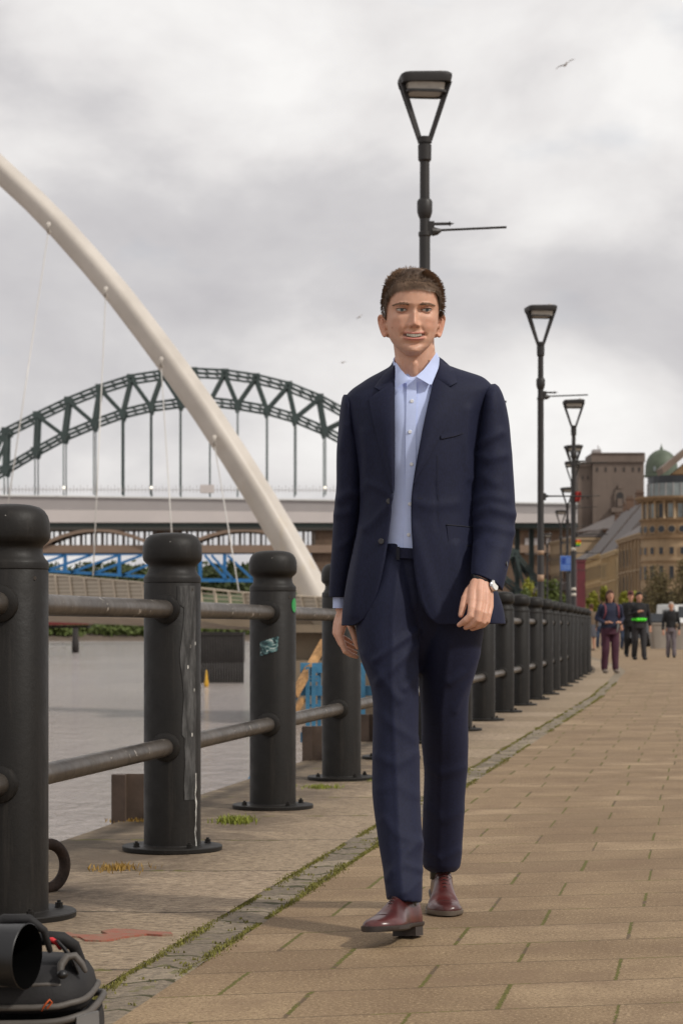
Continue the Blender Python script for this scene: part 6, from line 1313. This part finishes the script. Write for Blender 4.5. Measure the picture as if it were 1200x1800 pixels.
# --- shoes
def leather():
    t = NT('burgundy_leather'); n = t.noise(14, 5, 0.6); t.l.new(t.ramp(n, [(0.3, srgb(58, 24, 24)), (0.7, srgb(88, 40, 37))]), t.b.inputs['Base Color']); t.b.inputs['Roughness'].default_value = 0.33; t.b.inputs['Coat Weight'].default_value = 0.15; t.b.inputs['Coat Roughness'].default_value = 0.18
    t.bump(t.noise(40, 4), 0.12, 0.002); return t.m
M['leather'] = leather(); M['sole'] = mat('dark_sole', srgb(52, 44, 40), 0.6, var=0.2, scale=20, bump=0.2); M['lace'] = mat('lace', srgb(50, 26, 26), 0.7, bump=0); M['welt'] = mat('welt', srgb(104, 94, 84), 0.6, var=0.1, bump=0)
def shoe(heel, yaw_, pitch, roll, flex, flip, lab):
    # local: y = 0 at the back of the heel, growing to the toe at .298; z up
    cy, sy, cp, sp, cr, sr = math.cos(yaw_), math.sin(yaw_), math.cos(pitch), math.sin(pitch), math.cos(roll), math.sin(roll)
    def T(x, y, z):
        x *= flip
        if y > .195 and flex: a = flex * min((y - .195) / .05, 1); dy, dz_ = y - .195, z; y, z = .195 + dy * math.cos(a) + dz_ * math.sin(a) * 0, z - dy * math.sin(a)
        x, z = x * cr + z * sr, -x * sr + z * cr; y, z = y * cp - z * sp, y * sp + z * cp
        return np.array(heel) + np.array((x * cy - y * sy * -1 * -1, -(y * cy), z)) + np.array((0, 0, 0)) + np.array((0, -0 * x, 0)) if False else np.array((heel[0] + x * cy + y * sy, heel[1] - y * cy + x * sy, heel[2] + z))
    W = [(0, .020), (.012, .032), (.04, .036), (.09, .034), (.14, .040), (.19, .0500), (.22, .0515), (.255, .046), (.28, .033), (.292, .020), (.298, .006)]; HT = [(0, .066), (.012, .090), (.04, .106), (.08, .110), (.10, .107), (.125, .096), (.15, .083), (.18, .067), (.21, .052), (.24, .045), (.27, .039), (.288, .033), (.298, .022)]; OX = [(0, 0), (.1, 0), (.2, .004), (.298, -.002)]
    up = MB(); rows = []
    for y in np.r_[np.linspace(0, .03, 6), np.linspace(.04, .26, 30), np.linspace(.266, .298, 10)]:
        w, h, ox = hl_(W, y), hl_(HT, y), hl_(OX, y); row = []; top = .82 if y < .08 else np.interp(y, [.08, .12, .2, .298], [.82, .62, .80, .95])
        for a in np.linspace(0, 2 * math.pi, 49)[:-1]:
            c_, s_ = math.cos(a), math.sin(a); z = .018 + (h - .018) * (max(s_, 0) ** .75 if s_ > 0 else 0) if s_ > 0 else .018 - .004 * abs(s_); k_ = 1 - (1 - top) * max(s_, 0) ** 1.2; x = w * math.copysign(abs(c_) ** .8, c_) * k_
            if flex and .165 < y < .225 and s_ > 0: z -= .0045 * math.exp(-((y - .198) / .006) ** 2) * s_; z += .002 * math.exp(-((y - .186) / .006) ** 2) * s_
            row.append(T(ox + x, y, z))
        rows.append(row)
    up.rings(rows); u_ = up.build('shoe', M['leather'], man, True); u_['label'] = lab
    so_ = MB(); rows = []
    for y in np.r_[np.linspace(0, .03, 6), np.linspace(.04, .26, 22), np.linspace(.266, .300, 8)]:
        w, ox = hl_(W, min(y, .298)) + .0045, hl_(OX, y); z0 = .007 if y < .12 else .004; rows.append([T(ox - w, y, z0 + .004), T(ox - w, y, .019), T(ox + w, y, .019), T(ox + w, y, z0 + .004), T(ox + w * .9, y, z0), T(ox - w * .9, y, z0)])
    so_.rings(rows).build('sole', M['welt'] if flex else M['sole'], u_, True, sharp=50)
    rows = [[T(hl_(W, y) * k_ * 1.05, y, z) for y in np.linspace(0.0, .074, 8) for k_ in (.95,)] + [T(-hl_(W, y) * 1.0, y, z) for y in np.linspace(.074, 0.0, 8)] for z in (-.018, .0068)]
    MB().rings(rows).build('heel', M['sole'], u_)
    for k in range(5):
        y = .112 + k * .013; z = hl_(HT, y) + .0015; x0, x1 = -.014 + .001 * k, .014 - .001 * k; MB().tube([T(x0, y, z - .006), T(0, y + .002, z + .0008), T(x1, y + .001, z - .006)], .0016, 8).build('lace', M['lace'], u_, True)
    bow = MB()
    for s_ in (-1, 1): bow.tube([T(0, .106, .094), T(s_ * .014, .114, .099), T(s_ * .026, .124, .090), T(s_ * .016, .118, .084), T(0, .108, .093)], .0014, 6); bow.tube([T(0, .108, .094), T(s_ * .01, .130, .083), T(s_ * .016, .150, .076)], .0013, 6)
    bow.build('lace_bow', M['lace'], u_, True)
    sm = MB(); sm.tube([T(0.0, .175 - .0, hl_(HT, .175) + .0002)] + [T(0.0, .18, hl_(HT, .18) + .0002)], .0008, 5)
    for yy in (.226,): sm.tube([T(hl_(OX, yy) + hl_(W, yy) * .80 * math.cos(a) , yy, .018 + (hl_(HT, yy) - .018) * max(math.sin(a), 0) ** .75 + .0006) for a in np.linspace(.25, math.pi - .25, 20)], .0009, 5)
    for sgn in (-1, 1): sm.tube([T(sgn * .016, .10, .0935), T(sgn * .017, .13, .080), T(sgn * .015, .16, .069), T(sgn * .004, .178, .0652)], .0009, 5)
    sm.build('stitching', M['lace'], u_, True); return u_
shoe(tuple(P(727.5, 1, 6.005) * (1, 1, 0) + (0, 0, .020)), R(-24), R(4.5), R(-4), 0.0, 1, 'front shoe with the toe lifted')
shoe((P(774, 1, 6.69)[0], 6.675, .034), R(1), R(-11), 0, R(-13), -1, 'rear shoe flat on the ball of the foot')
MB().tube([P(712, 1576, 5.96), P(713, 1600, 5.955)], .030, 20).build('sock', M['strap'], man, True); MB().tube([P(773, 1520, 6.60), P(773, 1545, 6.60)], .031, 20).build('sock', M['strap'], man, True)
# ------------------------------------------------------------------ walkers in the distance
def plain(name, c, r=0.85): return mat(name, c, r, var=0.15, scale=9, bump=0)
SK = plain('walker_skin', srgb(176, 128, 104), 0.6)
def walker(label, px, d, H, top, bot, hairc, arms=('down', 'down'), stride=0.16, wide=1.0, hair='short', shoes=None, face=0.0, skirt=False, group='people walking on the promenade', bag=None, belt=None, coat=False, hat=None, away=False):
    o = gp(px, d); r = thing('person', label, 'person', tuple(o), group=group); k = H / 1.72; fx = math.sin(face)
    def T(x, y, z): 
        if away: x, y = -x, -y
        c_, s_ = math.cos(face), math.sin(face); return np.array((o[0] + (x * c_ - y * s_) * k, o[1] + (x * s_ + y * c_) * k, z * k))
    def ringrow(z, w, dp, cx_=0, cy_=0, n=20): return [T(cx_ + w * math.cos(a), cy_ + dp * math.sin(a), z) for a in np.linspace(0, 2 * math.pi, n + 1)[:-1]]
    tb = lambda mb, pts, rad: mb.tube([T(*p) for p in pts], [q * k for q in rad], 10, round_cap=True)
    sh = .180 * wide; hp = .165 * wide
    arm = {'down': lambda s: [(s * sh, 0, 1.38), (s * (sh + .06), .02, 1.12), (s * (sh + .075), -.06, .88), (s * (sh + .07), -.09, .80)], 'front': lambda s: [(s * sh, 0, 1.38), (s * (sh + .07), .03, 1.13), (s * (sh - .03), -.18, 1.04), (s * (sh - .09), -.24, 1.05)], 'chest': lambda s: [(s * sh, 0, 1.38), (s * (sh + .08), -.02, 1.14), (s * (sh - .07), -.20, 1.20), (s * (sh - .15), -.22, 1.23)]}
    A = {s: arm[arms[0 if s < 0 else 1]](s) for s in (-1, 1)}
    b = MB(); b.rings([ringrow(z, w, dd, 0, cy) for z, w, dd, cy in ((1.475, .012, .03, -.06), (1.49, .035, .055, -.03), (1.52, .052, .080, -.01), (1.56, .066, .092, 0), (1.61, .074, .097, .005), (1.66, .070, .092, .01), (1.70, .050, .066, .012), (1.718, .015, .02, .012))])
    b.tube([T(0, .01, 1.36), T(0, .01, 1.56)], .052 * k, 12); b.tube([T(0, -.085, 1.60), T(0, -.108, 1.565)], [.008 * k, .014 * k], 8, round_cap=True)
    for s in (-1, 1): b.ball(T(s * .076, .01, 1.585), (.012 * k, .02 * k, .03 * k))
    b.rings([ringrow(z, w * wide, dd) for z, w, dd in ((.86, .13, .09), (1.0, .125, .085), (1.15, .12, .085), (1.35, .16, .085), (1.42, .07, .06))])
    for s in (-1, 1):
        tb(b, A[s][:3] + [A[s][3]], [.05, .04, .033, .026]); h = np.array(A[s][3]); e = h - np.array(A[s][2]); e /= np.linalg.norm(e)
        for j in range(4): q = h + e * .02 + np.array((.010 * (j - 1.5) * 1.6, 0, 0)); tb(b, [q, q + e * .045 + (0, -.004, -.008), q + e * (.07 - .006 * abs(j - 1.5)) + (0, .004, -.022)], [.0105, .0095, .0075])
        tb(b, [h, h + e * .02 + (-s * .03, -.01, -.01), h + e * .045 + (-s * .034, -.012, -.02)], [.013, .011, .009]); tb(b, [h - e * .01, h + e * .03], [.03, .028])
        tb(b, [(s * .09, 0, .9), (s * .09, -s * stride * .4, .48), (s * .09, -s * stride + .02, .08)], [.08, .055, .035])
    me = remesh(b, .009 * k, 1); set_co(me, get_co(me) - np.array(r.location)); finish(me, 'body', SK, r, True)
    t_ = MB(); zb_ = .78 if coat else .93; t_.rings([ringrow(z, w, dd) for z, w, dd in ((zb_, hp + .025, .135 * wide), (1.02, hp - .004, .13 * wide), (1.15, hp + .008, .128 * wide), (1.30, .180 * wide, .128 * wide), (1.375, .175 * wide, .11), (1.43, .12, .085), (1.455, .066, .065))])
    for s in (-1, 1): tb(t_, A[s][:3], [.058, .054, .045])
    me = remesh(t_, .011 * k, 3); me.update()
    co = get_co(me); no = get_no(me); nn = np.array([mnoise.noise(Vector((p[0] * 9, p[1] * 9, p[2] * 7 + px))) for p in co]); set_co(me, co + no * nn[:, None] * .014 - np.array(r.location)); tp = finish(me, 'top', top, r, True)
    q = MB()
    if skirt: q.rings([ringrow(z, w, dd) for z, w, dd in ((.50, .22 * wide, .18), (.60, .21 * wide, .17), (.85, .18 * wide, .15), (1.0, hp - .02, .12))])
    else:
        q.rings([ringrow(z, w, dd) for z, w, dd in ((.80, hp, .125 * wide), (.92, hp + .005, .13 * wide), (1.02, hp - .02, .115 * wide))])
        for s in (-1, 1): tb(q, [(s * .085 * wide, 0, .90), (s * .09 * wide, -s * stride * .35 + -.02, .50), (s * .095 * wide, -s * stride + .02, .11)], [.092 * wide, .075 * wide, .068])
    me = remesh(q, .011 * k, 3); me.update(); co = get_co(me); no = get_no(me); nn = np.array([mnoise.noise(Vector((p[0] * 9, p[1] * 9, p[2] * 5 + px))) for p in co]); set_co(me, co + no * nn[:, None] * .014 - np.array(r.location)); finish(me, 'skirt' if skirt else 'trousers', bot, r, True)
    for s in (-1, 1):
        y0 = -s * stride + .05; m_ = MB(); m_.rings([[T(s * .095 * wide + w * math.cos(a), y, .045 + (h * math.sin(a) if math.sin(a) > 0 else .04 * math.sin(a))) for a in np.linspace(0, 6.283, 15)[:-1]] for y, w, h in ((y0, .028, .05), (y0 - .05, .038, .05), (y0 - .15, .046, .03), (y0 - .21, .040, .02), (y0 - .235, .015, .008))]); m_.build('shoe', shoes or M['darktimber'], r, True)
    hr = MB()
    if hair != 'none':
        rows = []
        for z, w in ((1.60, .080), (1.63, .083), (1.66, .080), (1.69, .066), (1.712, .045), (1.725, .012)):
            back = .105; row = []
            for a in np.linspace(0, 2 * math.pi, 25)[:-1]:
                s_ = math.sin(a); yy = (.112 if s_ > 0 else (.055 + (z - 1.60) * .75)) * (w / .083) ** .6 * s_ + .012; row.append(T(w * math.cos(a) * (1 + .06 * mnoise.noise(Vector((a * 3, z * 30, px)))), yy, z))
            rows.append(row)
        hr.rings(rows)
        ln = {'short': 1.56, 'long': 1.40, 'bob': 1.50}[hair]; rows = []
        for z in np.linspace(ln, 1.64, 6):
            f_ = 1 + .18 * (1.64 - z) / .2; rows.append([T(.083 * f_ * math.cos(a), .010 + .10 * math.sin(a) * f_, z) for a in np.linspace(-.25 if hair != 'short' else .15, math.pi + (.25 if hair != 'short' else -.15), 16)] + [T(.070 * f_ * math.cos(a), .012 + .086 * math.sin(a) * f_, z) for a in np.linspace(math.pi + (.2 if hair != 'short' else -.2), -.2 if hair != 'short' else .2, 16)])
        hr.rings(rows); hr.build('hair', hairc, r, True)
    if hat is not None:
        m_ = MB(); m_.rings([ringrow(z, w, w * 1.15, 0, .01) for z, w in ((1.645, .082), (1.68, .082), (1.71, .068), (1.735, .030), (1.74, .005))]); m_.prism([T(-.06, -.06, 1.650), T(.06, -.06, 1.650), T(.045, -.155, 1.640), T(-.045, -.155, 1.640)], (0, 0, .008)); m_.build('cap', hat, r, True)
    # simple face features
    f = MB()
    for s in (-1, 1): f.ball(T(s * .030, -.084, 1.612), (.012 * k, .006 * k, .005 * k), 8, 5)
    f.build('eyes', M['lash'], r, True)
    MB().tube([T(-.024, -.074, 1.528), T(0, -.079, 1.526), T(.024, -.074, 1.528)], .0045 * k, 6).build('mouth', plain('lip', srgb(140, 84, 74)), r, True)
    if belt is not None:
        m_ = MB(); m_.rings([ringrow(z, hp + .018, .142 * wide, 0, 0, 28) for z in (1.0, 1.05)]); m_.build('belt', belt, r, True); m_ = MB()
        for s in (-.08, 0, .08): m_.ball(T(s, -.15, 1.02), (.06 * k, .035 * k, .045 * k))
        m_.build('belt_pouch', belt, r, True)
    if bag == 'rucksack':
        m_ = MB()
        for s in (-1, 1): m_.tube([T(s * .13, .03, 1.44), T(s * .135, -.13, 1.37), T(s * .14, -.15, 1.25), T(s * .165, -.06, 1.10)], .017 * k, 8)
        m_.build('strap', plain('strap_red', srgb(112, 56, 66)), r, True)
        MB().ball(T(0, .22, 1.22), (.14 * k, .10 * k, .22 * k)).build('rucksack', plain('ruck', srgb(70, 40, 50)), r, True)
        m_ = MB(); m_.tube([T(.09, -.27, 1.05), T(.07, -.28, .92), T(.06, -.27, .84)], .014 * k, 8); m_.build('strap_end', plain('strap_grey', srgb(120, 120, 118)), r, True)
    if bag == 'pouch': MB().ball(T(.17, -.10, 1.0), (.06 * k, .04 * k, .07 * k)).build('pouch', plain('pouch', srgb(104, 88, 72)), r, True)
    return r
blk = plain('walker_black', srgb(24, 23, 25)); navy = plain('walker_navy', srgb(28, 32, 54)); plum = plain('walker_plum', srgb(66, 32, 48)); charcoal = plain('walker_charcoal', srgb(40, 38, 40)); lime = plain('lime', srgb(70, 214, 30), 0.5); brn = plain('brown_hair_w', srgb(74, 48, 36)); dk = plain('dark_hair_w', srgb(34, 26, 24)); gry = plain('grey_hair_w', srgb(176, 164, 154)); grt = plain('grey_trousers', srgb(104, 96, 100)); tan = plain('brown_jacket', srgb(98, 82, 66)); dusk = plain('grey_skirt', srgb(70, 70, 76)); jean = plain('denim', srgb(58, 72, 96)); wsh = plain('pale_shoe', srgb(120, 108, 98))
walker('woman with long brown hair in a navy top and purple trousers walking by the gutter', 1071.5, 40.4, 1.565, navy, plum, brn, ('front', 'front'), 0.05, 1.12, 'long', wsh, R(10), bag='rucksack')
walker('dark-haired woman in black with a bright lime green waist belt', 1122.5, 57.0, 1.80, blk, charcoal, dk, ('chest', 'down'), 0.10, 1.08, 'short', blk, R(8), belt=lime)
walker('man in black with a dark red cap, behind the woman with the lime belt', 1107.5, 62.5, 1.90, blk, blk, dk, ('down', 'down'), 0.12, 1.0, 'short', blk, 0, hat=plain('maroon_cap', srgb(104, 34, 50)))
walker('older grey-haired woman in a black jacket and grey trousers at the right', 1178.5, 61.0, 1.585, blk, grt, gry, ('down', 'down'), 0.06, 0.95, 'short', blk, R(-6), bag='pouch')
walker('woman in a brown jacket and long grey skirt close to the last bollards', 1038, 80, 1.74, tan, dusk, brn, ('down', 'front'), 0.06, 1.0, 'short', wsh, R(20), skirt=True, coat=True, away=True)
walker('distant person in blue jeans seen beside the woman in purple trousers', 1097, 84, 1.70, blk, jean, dk, ('down', 'down'), 0.12, 1.0, 'short', blk, 0)
walker('distant person in blue jeans behind the woman in the brown jacket', 1054, 90, 1.68, plain('grey_top', srgb(96, 98, 108)), jean, brn, ('down', 'down'), 0.10, 1.0, 'bob', blk, 0)
walker('distant person in a tan coat beyond the last bollard', 1031, 92, 1.60, tan, charcoal, gry, ('down', 'front'), 0.08, 1.0, 'short', blk, 0, coat=True)

# ------------------------------------------------------------------ black camera bag in the corner
M['bagcloth'] = mat('bag_cloth', srgb(19, 17, 18), 0.75, var=0.25, scale=14, bump=0.4, bscale=120, bdist=0.002); M['bagtrim'] = mat('bag_trim', srgb(78, 73, 68), 0.6, var=0.2, scale=20, bump=0.2); M['rubber'] = mat('black_rubber', srgb(13, 12, 13), 0.42, var=0.15, bump=0.05); M['baginner'] = mat('bag_grey_panel', srgb(104, 102, 100), 0.7, var=0.15, bump=0.1); M['red'] = mat('red_tag', srgb(196, 40, 44), 0.5, bump=0); M['orange'] = mat('orange_cord', srgb(190, 84, 32), 0.6, bump=0)
BY = 4.35
bg = thing('camera_bag', 'open black camera bag with grey piping at the bottom left corner', 'bag', tuple(P(20, 1103, BY) * (1, 1, 0)))
def Q(px, py, dy=0.0): return P(px, py, BY + dy)
def rrow(py, x0, x1, y0, y1, n=40, sag=0.0):      # rounded rectangle ring at photo height py
    a, b = Q(x0, py), Q(x1, py); cx_, w = (a[0] + b[0]) / 2, (b[0] - a[0]) / 2; cy_, h = BY + (y0 + y1) / 2, (y1 - y0) / 2; z = a[2]
    out = []
    for t in np.linspace(0, 2 * math.pi, n + 1)[:-1]:
        c_, s_ = math.cos(t), math.sin(t); out.append((cx_ + w * math.copysign(abs(c_) ** .45, c_), cy_ + h * math.copysign(abs(s_) ** .45, s_), z + sag * (c_ ** 2) * .01 + .003 * mnoise.noise(Vector((c_ * 3, s_ * 3, py)))))
    return out
MB().rings([rrow(1858, -200, 172, -.15, .17), rrow(1850, -206, 178, -.155, .175), rrow(1795, -206, 177, -.155, .175), rrow(1778, -204, 174, -.15, .17)]).build('tray', M['bagcloth'], bg, True, sharp=50)
MB().tube(rrow(1776, -205, 175.5, -.153, .173, 60, 2.0), .0075, 10, closed=True).build('tray_piping', M['bagtrim'], bg, True)
p0 = Q(135, 1782, -.153); MB().prism([Q(133, 1786, -.130), Q(172, 1776, -.105), Q(174, 1850, -.105), Q(133, 1852, -.130)], (0.004, -.012, 0)).build('side_panel', M['baginner'], bg)
MB().rings([rrow(1762, -190, 158, -.13, .15), rrow(1752, -196, 164, -.14, .16), rrow(1735, -196, 164, -.14, .16), rrow(1716, -190, 160, -.135, .15), rrow(1700, -185, 150, -.12, .14), rrow(1688, -170, 128, -.10, .12)]).build('lid', M['bagcloth'], bg, True, sharp=60)
MB().tube(rrow(1750, -197, 166, -.142, .162, 60, 1.2), .0065, 10, closed=True).build('lid_piping', M['bagtrim'], bg, True); MB().tube(rrow(1712, -190, 155, -.132, .15, 60, -1.0), .004, 10, closed=True).build('zip', M['bagtrim'], bg, True)
MB().tube([Q(106, 1712, -.12), Q(108, 1696, -.11), Q(118, 1682, -.10), Q(132, 1680, -.09), Q(144, 1694, -.09), Q(150, 1706, -.09)], [.006, .008, .008, .008, .007, .005], 10, round_cap=True).build('handle', M['bagtrim'], bg, True); MB().ball(Q(110, 1713, -.13), (.011, .011, .009)).build('zip_pull', M['rubber'], bg, True)
fl = MB(); fl.rings([[Q(x + 6 * math.cos(a) * (1 - abs(q - .5)), y + 20 * q, -.02 + .06 * math.sin(a)) for a in np.linspace(0, 6.283, 17)[:-1]] for q, x, y in ((0, 100, 1652), (.3, 112, 1660), (.6, 126, 1672), (1, 138, 1692))]); fl.build('flap', M['bagcloth'], bg, True)
MB().tube([Q(58, 1655, .02), Q(84, 1648, 0), Q(110, 1650, 0), Q(130, 1662, .02), Q(142, 1690, .04), Q(148, 1706, .04)], [.012, .014, .014, .013, .011, .008], 12, round_cap=True).build('carry_strap', M['bagcloth'], bg, True)
MB().tube([Q(82, 1652, -.02), Q(92, 1652, -.025), Q(101, 1658, -.025), Q(106, 1667, -.02)], [.004, .0055, .0055, .004], 10, round_cap=True).build('red_tab', M['red'], bg, True)
MB().tube([Q(74, 1776, -.14), Q(80, 1766, -.15), Q(88, 1757, -.15), Q(92, 1762, -.15), Q(84, 1772, -.145)], .0018, 8, round_cap=True).build('orange_cord', M['orange'], bg, True)
M['flock_shade'] = mat('black_flock_shade', (0.003, 0.003, 0.003, 1), 1.0, bump=0, spec=0.0)  # near-black lining colour carries the shade inside the hood mouth
# lens with its hood lying on the bag
ln = thing('camera_lens', 'black camera lens with a wide open hood lying on the camera bag', 'lens', tuple(Q(20, 1690, -.15)))
ax1 = Q(46, 1681, -.19); ax0 = ax1 + np.array((-.245, .085, .004)); dv = (ax1 - ax0) / np.linalg.norm(ax1 - ax0)
def tl(prof, m, name, seg=40): 
    mb = MB(); u = np.cross(dv, (0, 0, 1.0)); u /= np.linalg.norm(u); w = np.cross(u, dv); rows = [[ax1 + dv * s_ + r_ * (math.cos(a) * u + math.sin(a) * w) for a in np.linspace(0, 2 * math.pi, seg + 1)[:-1]] for r_, s_ in prof]; return mb.rings(rows, cap=name not in ('hood', 'hood_lining')).build(name, m, ln, True, sharp=40)
tl([(.045, -.26), (.047, -.255), (.047, -.20), (.052, -.195), (.052, -.12), (.046, -.11)], M['rubber'], 'barrel'); tl([(.050, -.14), (.056, -.10), (.0630, 0.0), (.0645, .002), (.0628, .0035)], M['rubber'], 'hood'); tl([(.0628, .0035), (.0605, 0.0), (.052, -.09), (.040, -.10), (.001, -.10)], M['flock_shade'], 'hood_lining'); tl([(.046, -.095), (.046, -.093), (.001, -.088)], M['pupil'], 'front_glass')
MB().tube([Q(-40, 1640, -.10), Q(10, 1617, -.12), Q(52, 1616, -.12), Q(78, 1636, -.12), Q(88, 1670, -.10)], [.010, .012, .010, .008, .006], 10, round_cap=True).build('hood_cover', M['bagcloth'], bg, True)
